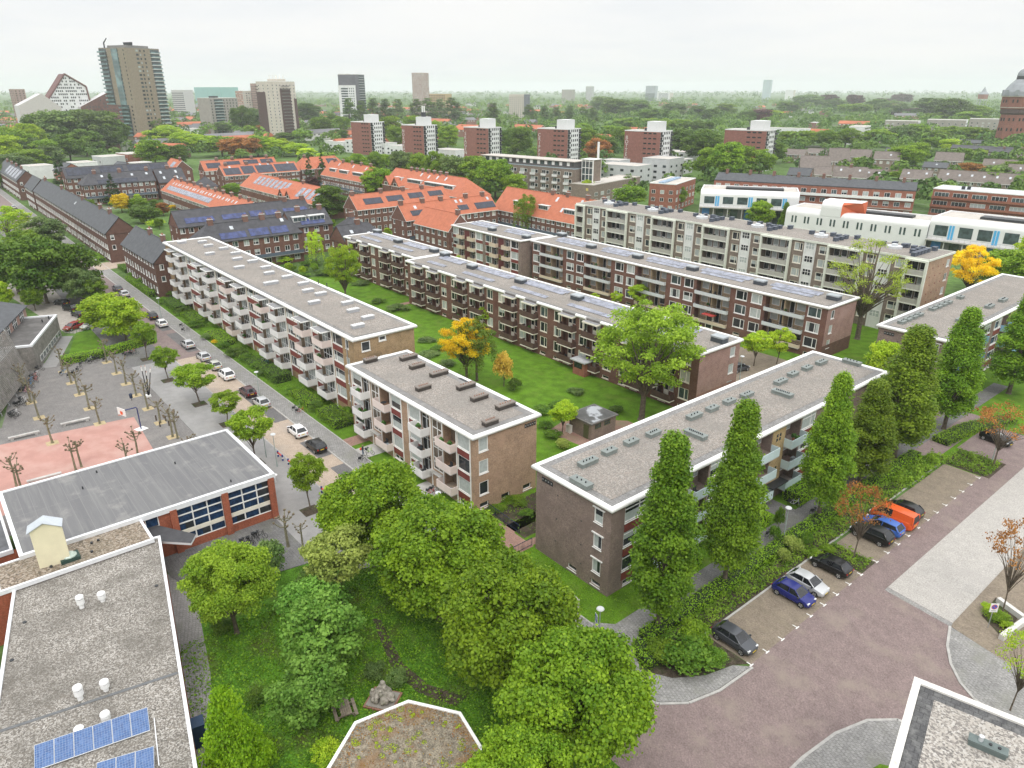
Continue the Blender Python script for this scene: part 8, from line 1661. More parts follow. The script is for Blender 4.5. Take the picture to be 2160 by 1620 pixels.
for st, col, y, f, lab in (('hatch','dark_grey',48.0,0,'dark car half hidden under the shrubs at the rounded hedge corner'),('hatch','blue',57.8,0,'deep blue hatchback parked side by side with the silver white hatchback'),('hatch','silver',60.3,0,'silver white hatchback right of the deep blue hatchback'),('hatch','black',64.9,math.pi,'black car beside the planted island with the bronze tree'),('suv','black',73.7,math.pi,'black car under the bronze leaved tree, left of the bright blue estate'),('estate','bright_blue',76.3,math.pi,'bright blue estate car between black car and orange van'),('van','orange',78.8,math.pi,'bright orange van in the parking bays'),('hatch','black',81.7,math.pi,'black hatchback right of the orange van'),('hatch','black',110.5,-.18,'lone black car in the far bay beyond the planted bed')):
    car(st, col, PK, y, f, lab)
X, Y, _ = G(1558, 782); car('hatch', 'dark_grey', X, Y, RAD(80), 'dark car in the street behind the pale pink end wall')
X, Y, _ = G(1205, 1330); car('hatch', 'black', -37.2, 35.9, math.pi, 'black car hidden under the maple with only its tail showing')
# ------------------------------------------------------------------ pollarded trees in the schoolyard
POL = []
for s in range(4):
    rr = random.Random(40+s); t = MB(); br = MB(); h = rr.uniform(3.6,4.3)
    t.tube([(0,0,-.05),(0,0,.3),(rr.uniform(-.1,.1),rr.uniform(-.1,.1),h*.6),(0,0,h)], [.2,.15,.12,.1], 8)
    for i in range(9):
        a = i*2.4+rr.uniform(-.3,.3); z0 = h*rr.uniform(.58,1.0); L = rr.uniform(.55,1.15); e = (L*math.cos(a), L*math.sin(a), z0+rr.uniform(.25,.75)); mid = (e[0]*.5, e[1]*.5, z0+.08); br.tube([(0,0,z0),mid,e], [.075,.055,.045], 5)
        br.sphere(e, rr.uniform(.12,.17), 7, 1)
        for _ in range(4): d = Vector((rr.uniform(-1,1),rr.uniform(-1,1),rr.uniform(.2,1))).normalized()*.24; br.tube([e, Vector(e)+d], [.025,.01], 4, 2)
    br.sphere((0,0,h), .16, 7, 1); POL.append((t.make('trunk', BARK_P), br.make('branches', [BARK_P, M('knob_bark',(.16,.125,.085),.9,.2,4), M('young_shoots',(.2,.19,.07),.8,.2,4)])))
pits = []
def pollard(x, y, desc='bare pollarded tree in the schoolyard', s=1.0, label=None):
    t, b_ = RND.choice(POL); o = empty('pollard_tree', (x, y, 0), RND.uniform(0,6.28), label, 'tree', 'pollarded schoolyard trees'); o.scale = (s,s,s*RND.uniform(.92,1.1)); link('trunk', t, o); link('branches', b_, o); pits.append((x, y))
    if not label: PLACED.append((o, desc, x, y, 'tree'))
for y, xs in ((14.9,(-141.6,-134.6,-128.2,-121.0,-113.9)),(21.9,(-141.9,-134.7,-128.3,-121.9,-115.1,-108.5,-102.4)),(8.3,(-136.5,-129.4,-122.0,-111.1))):
    for x in xs: pollard(x, y)
for u, v in ((272,990),(292,965),(160,992),(172,985),(35,1025),(48,1040),(375,925),(405,975)): X, Y, _ = G(u, v); pollard(X, Y, 'bare pollarded tree beside the red sports court', .95)
pollard(-66.3, 23.4, label='bare pollarded tree before the blue curtained windows of the hall', s=1.05); pollard(-65.2, 24.6, label='low bare pollard head at the corner of the hall wall', s=.72); pollard(-64.6, 16.6, label='bare pollard by the outside school stair', s=.72)
m = MB()
for x, y in pits[:16]: m.box(x-.75,y-.75,.009,x+.75,y+.75,.0125)
tag(m.build('tree_pit', SAND), kind='structure'); m = MB()
for u, v in ((655,1078),(540,978),(480,895),(421,853),(355,803),(310,758)): X, Y, _ = G(u, v); m.box(X-1.0,Y-1.0,.061,X+1.0,Y+1.0,.066)
tag(m.build('tree_pit', SOIL), kind='structure')
# ------------------------------------------------------------------ schoolyard things
X, Y, _ = G(298, 905); b = empty('basketball_hoop', (X, Y, 0), RAD(20), 'dark blue basketball post with white backboard beside the red court', 'basketball hoop')
m = MB(); m.tube([(0,0,0),(0,0,3.3),(0,-.1,3.5),(0,-2.2,3.75)], .085, 8); m.build('post', M('dark_blue_steel',(.03,.04,.14),.4,.1,2), b); m = MB(); m.box(-.9,-2.32,3.1,.9,-2.27,4.2,0); m.box(-.3,-2.34,3.3,.3,-2.33,3.75,1); m.build('backboard', [WHITE, M('orange_red_mark',(.7,.12,.05))], b)
m = MB(); k = 12; [m.tube([(.23*math.cos(i*6.283/k),-2.6+.23*math.sin(i*6.283/k),3.3),(.23*math.cos((i+1)*6.283/k),-2.6+.23*math.sin((i+1)*6.283/k),3.3)], .02, 4) for i in range(k)]; m.build('rim', M('orange_rim',(.7,.15,.04)), b); m = MB(); m.box(-.7,-.7,0,.7,.7,.05); m.build('base', WHITE, b)
X, Y, _ = G(313, 836); b = empty('sculpture', (X, Y, 0), 0, 'sculpture of giant leaning black and white pencils on a small white base', 'sculpture'); m = MB(); m.box(-.45,-.35,0,.45,.35,.25); m.build('base', WHITE, b)
for dx, dy, lx, ly, L in ((-.2,0,-.25,-.1,5.2),(.05,.1,.15,.25,5.4),(.2,-.05,.7,.3,4.6),(.1,.15,.35,.9,4.9)):
    m = MB(); e = Vector((dx+lx, dy+ly, L)); s_ = Vector((dx,dy,.2)); q = s_.lerp(e,.82); m.tube([s_,q], .07, 7, 0); m.tube([q,s_.lerp(e,.95)], .07, 7, 1); m.tube([s_.lerp(e,.95),e], [.07,.02], 7, 2); m.build('pencil', [M('black_paint',(.02,.02,.022),.4,.1,2), WHITE, M('pinkish_tip',(.5,.3,.25))], b)
for u, v, lab, rz in ((160,893,'long concrete bench at the edge of the red court near the hoop',0),(52,922,'long concrete bench at the edge of the red court near the timber screen',0),(212,988,'concrete bench between red court and hall roof, nearer the hoop',0),(95,1012,'concrete bench between red court and hall roof, at the left',0)):
    X, Y, _ = G(u, v); b = empty('bench', (X, Y, 0), RAD(88), lab, 'bench'); m = MB(); m.box(-1.9,-.24,.3,1.9,.24,.48); m.build('seat', CONC, b); [MB.box(q := MB(), x-.2,-.2,0,x+.2,.2,.3) or q.build('leg', CONC, b) for x in (-1.5,1.5)]
X, Y, _ = G(278, 845); b = empty('litter_bin', (X, Y, 0), 0, 'dark blue litter bin on a post in the middle of the schoolyard', 'litter bin'); m = MB(); m.cyl(0,0,0,.5,.04,.04,6); m.build('post', DARK, b); m = MB(); m.cyl(0,0,.45,1.1,.22,.25,10); m.build('bin', M('navy_bin',(.02,.035,.07),.5,.1,2), b); m = MB(); m.cyl(0,0,1.1,1.25,.27,.1,10); m.build('lid', M('navy_bin',(.02,.035,.07)), b)
for i, (du, dv) in enumerate(((330,887),(338,900),(350,888),(357,898))): X, Y, _ = G(du, dv); m = MB(); m.cyl(0,0,0,.85,.1,.1,8); tag(m.build('bollard', M('dark_wood',(.08,.06,.045)), None, (X,Y,0)), ('wooden bollard round the pollard beyond the hoop, left one','wooden bollard round the pollard beyond the hoop, front one','wooden bollard round the pollard beyond the hoop, back one','wooden bollard round the pollard beyond the hoop, right one')[i], 'bollard', 'wooden bollards')
m = MB(); [m.tube([(0,y,0),(0,y,1.3)], .03, 5) for y in np.linspace(0,5,9)]; [m.tube([(0,0,z),(0,5,z)], .02, 4) for z in (.15,.7,1.25)]; X, Y, _ = G(140, 704); tag(m.build('fence', M('green_wire',(.05,.17,.07)), None, (X,Y,0), RAD(-20)), 'green wire fence panel between timber wing and red car', 'fence')
# bicycles
def bike_mesh():
    d = {}; m = MB()
    for wx in (-.52, .52):
        for i in range(14):
            a, c = i*6.283/14, (i+1)*6.283/14; m.tube([(wx+.33*math.cos(a),0,.34+.33*math.sin(a)),(wx+.33*math.cos(c),0,.34+.33*math.sin(c))], .022, 4)
        for i in range(5): a = i*1.257; m.tube([(wx,0,.34),(wx+.32*math.cos(a),0,.34+.32*math.sin(a))], .006, 3)
    d['wheels'] = m.make('wheels', TYRE); m = MB()
    for a, c in (((-.52,0,.34),(-.1,0,.3)),((-.52,0,.34),(-.22,0,.82)),((-.1,0,.3),(-.25,0,.9)),((-.1,0,.3),(.36,0,.86)),((-.22,0,.78),(.34,0,.82)),((.52,0,.34),(.36,0,.98)),((.36,-.28,1.05),(.36,.28,1.05)),((.36,0,.95),(.36,0,1.06))): m.tube([a,c], .025, 5)
    d['frame'] = m; m = MB(); m.box(-.4,-.09,.9,-.14,.09,.97); d['saddle'] = m.make('saddle', DARK); m = MB(); m.box(-.75,-.09,.72,-.3,.09,.75); m.box(-.8,-.012,.4,-.35,.012,.72); d['rack'] = m.make('luggage_rack', DARK); return d
BK = bike_mesh(); BF = {}
def bike(x, y, rz, col, desc=None, label=None, z=.01):
    if col not in BF: BF[col] = BK['frame'].make('frame', M('bike_'+col, {'black':(.02,.02,.02),'blue':(.08,.25,.5),'red':(.4,.05,.04),'white':(.6,.6,.6),'green':(.3,.5,.12),'pink':(.5,.2,.3),'grey':(.2,.2,.2)}[col], .4, .05, 3))
    o = empty('bicycle', (x, y, z), rz, label, 'bicycle', 'parked bicycles'); link('wheels', BK['wheels'], o); link('frame', BF[col], o); link('saddle', BK['saddle'], o); link('luggage_rack', BK['rack'], o)
    if not label: PLACED.append((o, desc or col+' bicycle', x, y, 'bicycle'))
rb = random.Random(9); cols = ['black','black','grey','blue','red','black','white','pink']
for i in range(20): u, v = 12+i*2.7+rb.uniform(-6,6), 885-i*5.2+rb.uniform(-9,9); X, Y, _ = G(u+16, v); bike(X, Y, rb.uniform(-.5,.5)+.8, rb.choice(cols), 'bicycle under the timber screen')
for u, v in ((150,795),(168,782),(175,770),(190,764),(196,766),(205,758),(214,760),(268,750),(272,752),(280,748),(284,749),(228,762),(136,790),(160,790)): X, Y, _ = G(u, v); bike(X, Y, rb.uniform(-.4,.4)+2.0, rb.choice(cols), 'bicycle along the schoolyard hedge')
for u, v, rz in ((555,765,1.2),(562,770,1.4),(570,776,1.1),(575,782,1.3),(388,690,1.2),(392,700,1.0),(470,730,.8),(635,872,1.0),(628,866,1.2),(910,1045,.4),(918,1040,.5)): X, Y, _ = G(u, v); bike(X, Y, rz, rb.choice(cols), 'bicycle by the balcony gardens')
for u, v in ((540,1140),(550,1135),(530,1148),(520,1150)): X, Y, _ = G(u, v); bike(X, Y, rb.uniform(.2,.8), 'black', 'bicycle below the hall windows')
X, Y, _ = G(1675, 1068); bike(X, Y, .3, 'white', label='white wheeled bicycle against the box hedge at the entrance path'); X, Y, _ = G(1625, 1130); bike(X, Y, 1.4, 'grey', label='grey bicycle half hidden by the tall bed shrub'); X, Y, _ = G(1722, 1085); bike(X, Y, .9, 'black', label='black bicycle at the foot of the slim columnar oak')
# ------------------------------------------------------------------ lamps, signs, barriers, walls
def lamp(u, v, h, label, disc=True):
    X, Y, _ = G(u, v); o = empty('street_lamp', (X, Y, .02), 0, label, 'street lamp', 'street lamps'); m = MB(); m.cyl(0,0,0,1,.08,.08,8); m.cyl(0,0,1,h,.055,.045,8); m.build('pole', M('grey_green_pole',(.3,.36,.34),.5,.1,2), o)
    m = MB(); m.cyl(0,0,h,h+.14,.1,.34,14,1); m.cyl(0,0,h+.14,h+.22,.36,.3,14,0); m.build('lamp_head', [M('pale_lamp_cap',(.55,.57,.58),.4,.05,3), M('milky_lamp',(.6,.6,.57),.3,.03,3)], o); return X, Y
for u, v, h, lab in ((1262,1362,3.9,'street lamp with pale disc head behind the one way sign'),(927,1110,4.2,'street lamp before the corner of the short buff block'),(548,838,4.2,'street lamp beside the dark wine red car'),(341,672,4.4,'street lamp at the left end of the white balconies'),(1652,1140,4.0,'street lamp in the footpath opposite the box hedges'),(1812,972,4.0,'street lamp left of the lone black car'),(2092,975,4.0,'street lamp before the bronze orange tree'),(585,985,4.6,'street lamp at the corner of the hall roof'),(562,965,4.4,'street lamp beside the young tree at the hall corner'),(1560,800,4.0,'street lamp before the pale pink end wall'),(1068,880,2.2,'low lamp by the substation path')): lamp(u, v, h, lab)
X, Y, _ = G(1264, 1356); b = empty('traffic_sign', (X-.35, Y-.1, .08), RAD(-28), 'blue one way sign with white arrow on the corner pavement', 'traffic sign'); m = MB(); m.cyl(0,0,0,2.9,.035,.035,7); m.build('post', STEEL, b)
m = MB(); m.box(-.32,-.06,2.1,.32,-.035,2.9,0); m.box(-.29,-.066,2.13,.29,-.06,2.87,1); m.box(-.07,-.071,2.25,.07,-.066,2.55,0); m.face([(-.2,-.071,2.52),(.2,-.071,2.52),(.0,-.071,2.8)], 0); m.build('panel', [WHITE, M('sign_blue',(.02,.13,.5),.4,.03,3)], b)
m = MB(); m.box(-.3,-.06,1.55,.3,-.035,2.05,0); m.box(-.05,-.066,1.7,.2,-.06,1.78,1); m.box(-.2,-.066,1.88,.2,-.06,1.92,2); m.build('sub_panel', [WHITE, M('sign_red',(.55,.05,.04)), DARK], b)
X, Y, _ = G(2083, 1325); b = empty('traffic_sign', (X, Y, .08), RAD(48), 'white no parking zone sign with red ringed blue disc beside the planter', 'traffic sign'); m = MB(); m.cyl(0,0,0,2.2,.035,.035,7); m.build('post', STEEL, b); m = MB(); m.box(-.36,-.06,1.8,.36,-.035,2.75,0)
dk = lambda r, y, mi, z=2.38: m.face([(r*math.cos(-i*6.283/20), y, z+r*math.sin(-i*6.283/20)) for i in range(20)][::-1], mi)
dk(.27,-.064,1); dk(.21,-.067,2); m.mesh([(-.17,-.07,2.5),(-.13,-.07,2.55),(.17,-.07,2.26),(.13,-.07,2.21)], [(0,3,2,1)], 1); m.box(-.22,-.066,1.92,.22,-.06,1.97,3); m.build('panel', [WHITE, MATS['sign_red'], MATS['sign_blue'], DARK], b)
for i, (u, v) in enumerate(((592,968),(614,985),(685,1045),(708,1070))):
    X, Y, _ = G(u, v); b = empty('barrier', (X, Y, .06), 0, ('red and blue street barrier nearest the hall corner','red and blue street barrier second from the hall corner','red and blue street barrier beside the square earth pit','red and blue street barrier nearest the maples')[i], 'barrier', 'red and blue barriers'); m = MB(); m.tube([(-.75,0,.62),(.75,0,.62)], .09, 8); m.build('rail', M('signal_red',(.65,.04,.03),.5,.05,2), b)
    for sg in (-.75,.75): m = MB(); m.cyl(sg,0,0,.85,.12,.12,8,0); m.cyl(sg,0,.3,.5,.125,.125,8,1); m.build('post', [M('dark_blue_post',(.04,.06,.2)), WHITE], b)
for x0, y0, x1, y1, lab in ((-58.2,44.6,-52.3,44.4,'dark blue railing along the bed beside the buff block'),(-49.6,43.9,-49.55,38.8,'dark blue railing at the left corner of the pale blue balconied block')):
    m = MB(); L = math.hypot(x1-x0,y1-y0); m.tube([(0,0,1.0),(L,0,1.0)], .04, 5); m.tube([(0,0,.15),(L,0,.15)], .03, 5); [m.tube([(t,0,0),(t,0,1.0)], .04 if i % 6 == 0 else .015, 4) for i, t in enumerate(np.linspace(0,L,25))]; tag(m.build('railing', M('dark_blue_railing',(.02,.03,.06),.5,.1,2), None, (x0,y0,.0), math.atan2(y1-y0,x1-x0)), lab, 'railing')
X, Y, _ = G(1211, 1280); m = MB(); m.box(-.45,-.25,0,.45,.25,.95,0); m.box(-.48,-.28,.95,.48,.28,1.05,1); tag(m.build('utility_cabinet', [M('stone_grey_cabinet',(.42,.4,.36),.7,.08,2), CONC], None, (X,Y,.0), RAD(-5)), 'small grey stone utility box on the lawn before the brown end wall', 'cabinet')
b = empty('planter_wall', (-10.6,62.0,.07), 0, 'low white concrete planter wall round the thin bronze tree', 'planter'); PW = M('planter_concrete',(.58,.57,.54),.8,.08,1.5)
p0, p1, p2, p3 = G(2113,1342,.5), G(2165,1305,.5), G(2158,1300,.5), G(2106,1262,.5)
m = MB()
for a, c in ((p0,p1),(p1,p3)): A, C_ = Vector((a[0]+10.6,a[1]-62.0)), Vector((c[0]+10.6,c[1]-62.0)); n = (C_-A).normalized(); n = Vector((-n.y,n.x))*.22; m.prism([A-n,C_-n,C_+n,A+n], 0, .55)
m.build('wall', PW, b); q = [G(*t)[:2] for t in ((2070,1300),(2100,1262),(2150,1302),(2112,1345))]; m = MB(); m.face([(x+10.6,y-62,.03) for x,y in (q if sum(q[i][0]*q[(i+1)%4][1]-q[(i+1)%4][0]*q[i][1] for i in range(4)) > 0 else q[::-1])]); m.build('soil', SOIL, b)
# statue, picnic table, hidden bench
X, Y, _ = G(808, 1478); b = empty('statue', (X, Y, 0), RAD(35), 'grey stone statue of a seated figure with smaller figures on a brick edged slab', 'statue'); m = MB(); m.box(-1.25,-1.1,0,1.25,1.1,.14,1); m.box(-1.1,-.95,.14,1.1,.95,.2,0); m.build('plinth', [M('grey_slab',(.3,.28,.25),.9,.1,2), BR_ORG], b)
bm = bmesh.new()
def blob(x, y, z, r, s=(1,1,1), rot=(0,0,0)): bmesh.ops.create_icosphere(bm, subdivisions=2, radius=r, matrix=Matrix.Translation((x,y,z)) @ Matrix.Rotation(rot[0],4,'X') @ Matrix.Rotation(rot[1],4,'Y') @ Matrix.Diagonal((*s,1)))
blob(0,.1,.65,.62,(1.1,.95,.9)); blob(0,.12,1.15,.38,(1,.75,1.2)); blob(0,.1,1.62,.2,(.85,.95,1.15)); blob(0,.16,1.55,.24,(1,.8,1.2)); blob(-.32,-.02,1.15,.15,(.8,.8,2.0),(.3,.3,0)); blob(.32,-.05,1.12,.15,(.8,.8,2.0),(.4,-.3,0)); blob(-.28,-.42,.62,.26,(.9,1.3,.8)); blob(.25,-.42,.6,.26,(.9,1.3,.8)); blob(-.28,-.62,.35,.22,(.9,.9,1.5)); blob(.25,-.62,.35,.22,(.9,.9,1.5)); blob(.08,-.45,.98,.22,(.9,.8,1.2)); blob(.08,-.45,1.28,.13); blob(-.8,-.1,.45,.32,(.9,.9,1.3)); blob(-.78,-.15,.92,.15); blob(.75,.0,.5,.36,(1,.9,1.1)); blob(.95,-.25,.42,.2,(1.2,.8,.8)); blob(.55,-.5,.4,.25,(.9,.9,1.2)); blob(-.55,-.55,.35,.24); blob(0,.45,.5,.5,(1.3,.7,.8))
me = bpy.data.meshes.new('figure'); bm.to_mesh(me); bm.free(); me.materials.append(M('weathered_sandstone',(.34,.31,.27),.9,.18,4,.15,20,stain=(.2,.19,.16),sscale=2)); o = link('figure', me, b, (0,0,.16)); rm = o.modifiers.new('r','REMESH'); rm.mode = 'VOXEL'; rm.voxel_size = .045; rm.use_smooth_shade = True
tx = bpy.data.textures.new('chisel','CLOUDS'); tx.noise_scale = .16; dp = o.modifiers.new('d','DISPLACE'); dp.texture = tx; dp.strength = .07
X, Y, _ = G(728, 1505); b = empty('picnic_table', (X, Y, 0), RAD(-15), 'weathered wooden picnic table with two benches left of the statue', 'picnic table'); WD = M('grey_weathered_planks',(.23,.19,.15),.9,.2,3,.15,15)
m = MB(); [m.box(-.9,-.4+i*.17,.7,.9,-.25+i*.17,.75) for i in range(5)]; m.build('table_top', WD, b)
for sg in (-1,1): m = MB(); m.box(-.9,sg*.78-.13,.42,.9,sg*.78+.13,.46); m.build('seat', WD, b)
for sg in (-.6,.6): m = MB(); m.tube([(sg,-.7,0),(sg,-.25,.72)], .05, 4); m.tube([(sg,.7,0),(sg,.25,.72)], .05, 4); m.box(sg-.04,-.85,.34,sg+.04,.85,.42); m.build('leg', WD, b)
X, Y, _ = G(648, 1402); b = empty('bench', (X, Y, 0), RAD(-10), 'reddish brown garden bench half hidden under the apple trees', 'bench'); RW = M('reddish_planks',(.2,.1,.06),.8,.15,3); m = MB(); m.box(-.9,-.2,.4,.9,.2,.45); m.build('seat', RW, b); m = MB(); m.box(-.9,.2,.5,.9,.25,.85); m.build('backrest', RW, b); [(q := MB()).box(x-.05,-.2,0,x+.05,.25,.4) or q.build('leg', RW, b) for x in (-.75,.75)]
X, Y, _ = G(582, 1018, .0); m = MB(); m.sphere((0,0,0), .32, 12, 0, (1,1,.4)); m.cyl(0,0,-1.1,-.05,.05,.05,8); tag(m.build('lamp_dome', M('white_dome',(.75,.75,.75),.4,.03,3), None, (X,Y,1.1)), 'low white domed post at the end wall of the hall', 'post')
# balcony clutter is part of its balcony; the walker with the bicycle
X, Y, _ = G(766, 962)
def person(x, y, rz):
    o = empty('person', (x, y, .03), rz, 'person in dark jacket and jeans holding an orange bag beside a green bicycle', 'person')
    bm = bmesh.new(); V = lambda *p: bm.verts.new(p); rad = {}
    pel = V(0,0,.95); ch = V(.02,0,1.3); nk = V(.03,0,1.47); hd = V(.06,0,1.6); ht = V(.06,0,1.72); pts = [(pel,.145),(ch,.165),(nk,.06),(hd,.095),(ht,.08)]; ed = [(pel,ch),(ch,nk),(nk,hd),(hd,ht)]
    for sg in (-1,1):
        hp = V(0,sg*.09,.88); kn = V(.05*sg+.03,sg*.1,.48); an = V(.1*sg,sg*.1,.09); toe = V(.1*sg+.16,sg*.11,.04); sh = V(.02,sg*.19,1.38); el = V(.05,sg*.25,1.12); wr = V(.22,sg*.22,.95); ha = V(.3,sg*.21,.93)
        pts += [(hp,.1),(kn,.062),(an,.045),(toe,.035),(sh,.075),(el,.05),(wr,.035),(ha,.04)]; ed += [(pel,hp),(hp,kn),(kn,an),(an,toe),(ch,sh),(sh,el),(el,wr),(wr,ha)]
    [bm.edges.new(e) for e in ed]; bm.verts.index_update(); me = bpy.data.meshes.new('body'); bm.to_mesh(me); R = [r for _, r in sorted(((v.index, r) for v, r in pts))]; bm.free(); ob = link('body', me, o)
    m, nt, bs = _base('clothed_body'); tc = _n(nt, 'TexCoord'); s = _n(nt, 'SeparateXYZ'); nt.links.new(tc.outputs['Object'], s.inputs[0]); r = _n(nt, 'ValToRGB'); r.color_ramp.interpolation = 'CONSTANT'; mr = _set(_n(nt, 'MapRange'), **{'From Max': 1.8}); nt.links.new(s.outputs[2], mr.inputs[0]); nt.links.new(mr.outputs[0], r.inputs[0])
    for i, (p, c) in enumerate(((0,(.03,.03,.03)),(.055,(.09,.13,.2)),(.52,(.02,.022,.03)),(.835,(.45,.3,.22)),(.93,(.05,.035,.02)))):
        e = r.color_ramp.elements[i] if i < 2 else r.color_ramp.elements.new(p); e.position = p; e.color = (*c, 1)
    nt.links.new(r.outputs[0], bs.inputs['Base Color']); me.materials.append(m); md = ob.modifiers.new('s','SKIN'); 
    for i, v in enumerate(me.skin_vertices[0].data): v.radius = (R[i], R[i])
    me.skin_vertices[0].data[0].use_root = True; sd = ob.modifiers.new('sub','SUBSURF'); sd.levels = sd.render_levels = 2
    b2 = MB(); b2.sphere((0,0,0), .2, 10, 0, (.55,.9,1.1)); tag(b2.build('bag', M('orange_red_bag',(.75,.13,.06),.6,.06,3), None, (x-.28,y-.12,1.0), 0, True), 'orange red bag carried by the person beside the green bicycle', 'bag')
person(X, Y, RAD(60)); X, Y, _ = G(780, 958); bike(X, Y, RAD(20), 'green', label='light green bicycle beside the person at the buff block entrance', z=.03); X, Y, _ = G(769, 970); bike(X+.3, Y-.2, RAD(75), 'black', label='black bicycle held by the person with the orange bag', z=.03)
# planted beds beside the bays: low leaves nobody could count
def cover(name, rects, dens, h, leaf, size=.2):
    P_ = []
    for x0, y0, x1, y1 in rects: n = int((x1-x0)*(y1-y0)*dens); P_.append(np.stack([NPR.uniform(x0,x1,n), NPR.uniform(y0,y1,n), .05+h*NPR.random(n)], 1))
    P_ = np.concatenate(P_); n = len(P_); k = .5+.5*np.sin(P_[:,0]*2.1+np.sin(P_[:,1]*1.3)*2); P_[:,2] *= .5+k; tag(link(name, leaf_mesh(name, P_, unit(n)+[0,0,1.0], size*NPR.uniform(.6,1.4,n), np.clip(k*.6+NPR.uniform(0,.4,n),0,1), leaf)), kind='stuff')
cover('ground_cover', [(-31.2,47,-29.3,70),(-31.2,70,-29.0,100),(-28.9,66.9,-24.5,69.5),(-29,98.6,-23.7,104)], 75, .55, LEAF('bed_leaves',(.07,.16,.02),(.15,.27,.035)))
cover('ground_cover', [(-31,88,-28.6,99)], 60, .7, LEAF('bed_leaves',(.07,.16,.02),(.15,.27,.035)), .25)
cover('ground_cover', [(-57.6,44.6,-51.4,51.6),(-86,54,-75,64)], 10, .35, LF_MID, .16)
cover('ground_cover', [(-178,40.3,-150,44.8),(-136,40.3,-91,44.8)], 7, .5, GA, .2)
def tufts(rects, dens, size):
    P_ = []
    for x0, y0, x1, y1 in rects: n = int((x1-x0)*(y1-y0)*dens); P_.append(np.stack([NPR.uniform(x0,x1,n), NPR.uniform(y0,y1,n), .02+.1*NPR.random(n)], 1))
    P_ = np.concatenate(P_); n = len(P_); tag(link('grass', leaf_mesh('grass', P_, unit(n)+[0,0,.4], size*NPR.uniform(.5,1.3,n), NPR.random(n), LEAF('grass_blades',(.05,.13,.01),(.11,.22,.02),.2))), kind='stuff')
tufts([(-58,8,-33,30.2)], 34, .2); tufts([(-49,39,-35.4,43.7),(-38.2,44,-35.3,69)], 20, .14)
HAZE = True
# ------------------------------------------------------------------ labels of the repeats: what each stands nearest to
MARK = [('the yard sculpture of pencils',-120.5,23.4),('the basketball hoop',-108.2,19.2),('the timber screen',-128,2),('the red car by the lawn',-168,22),('the brick substation',-65.6,69.5),('the golden tree',-95,68),('the dark wine red car',-110.7,36),('the black car by the lamp',-165.6,36),('the short buff block',-73,43),('the white balconied block',-135,47),('the statue',-41,20),('the orange van',-26.7,78.8),('the one way sign',-34,42),('the white walled planter',-11,62),('the long slate terrace',-290,46),('the low orange terrace',-295,93),('the twin brick gables',-287,120),('the twin triangular gables',-281,165),('the solar covered orange terrace',-360,138),('the far slate terrace',-395,80),('the six storey flat',-100,155),('the grey gallery flat',-255,228),('the gridded stair tower',-230,236),('the first brick tower',*G(755,290)[:2]),('the third brick tower',*G(1015,310)[:2]),('the fourth brick tower',*G(1180,310)[:2]),('the fifth brick tower',*G(1370,310)[:2]),('the sixth brick tower',*G(1590,310)[:2]),('the tall khaki high rise',*G(300,303)[:2]),('the maroon stepped high rise',*G(592,292)[:2]),('the grey beige flat',*G(452,283)[:2]),('the pointed white building',*G(168,283)[:2]),('the patchwork tower',*G(893,256)[:2]),('the charcoal high rise',*G(757,268)[:2]),('the cream office block',*G(1105,256)[:2]),('the white stepped flat',*G(1818,306)[:2]),('the big water tower',*G(2124,309)[:2]),('the small far water tower',*G(2067,232)[:2]),('the red gallery flat',-140,262),('the red side wing',-190,255),('the meadow gables',*G(1690,350)[:2]),('the copper tree at right',*G(2040,385)[:2]),('the white villa',*G(1462,323)[:2]),('the bright willow',*G(20,520)[:2]),('the huge dark maple',*G(100,640)[:2]),('the dormered orange roof',-318,167),('the white curved wing',-150,235),('the sky blue balconies',-40,150),('the tall striped far slab',*G(1380,214)[:2]),('the far glass tower',*G(1621,216)[:2])]
ORD = ['nearest','second nearest','third nearest','fourth nearest','fifth nearest','sixth nearest','seventh nearest','eighth nearest','ninth nearest','tenth nearest']+[w+' nearest' for w in ('eleventh','twelfth','thirteenth','fourteenth','fifteenth','sixteenth','seventeenth','eighteenth','nineteenth','twentieth')]
GRP = {}
for o, desc, x, y, cat in PLACED:
    near = min(MARK, key=lambda k: (k[1]-x)**2+(k[2]-y)**2); GRP.setdefault((desc, near[0], near[1:]), []).append((math.hypot(near[1]-x, near[2]-y), o, cat))
for (desc, mk, _), lst in GRP.items():
    lst.sort(key=lambda t: t[0])
    for i, (d, o, cat) in enumerate(lst):
        if i == 0 and len(lst) == 1: o['label'] = f'{desc}, the one nearest to {mk}'
        else: o['label'] = desc + ', ' + ((ORD[i] + ' to ') if i < len(ORD) else 'beyond the twentieth from ') + mk
        o['category'] = o.get('category') or cat
# ------------------------------------------------------------------ overcast daylight and air
SUN_EL, SUN_AZ = math.radians(52), math.radians(-28)          # azimuth measured from +X towards +Y
w = bpy.data.worlds.new('World'); sc.world = w; w.use_nodes = True; nt = w.node_tree; nt.nodes.clear()
out = _n(nt, 'OutputWorld'); sky = _n(nt, 'TexSky'); sky.sky_type = 'NISHITA'; sky.sun_disc = False; sky.sun_elevation = SUN_EL; sky.sun_rotation = math.pi/2-SUN_AZ; sky.air_density = 1.0; sky.dust_density = 2.0
b1 = _n(nt, 'Background'); b1.inputs[1].default_value = .09; nt.links.new(sky.outputs[0], b1.inputs[0])
tc = _n(nt, 'TexCoord'); s = _n(nt, 'SeparateXYZ'); nt.links.new(tc.outputs['Generated'], s.inputs[0])
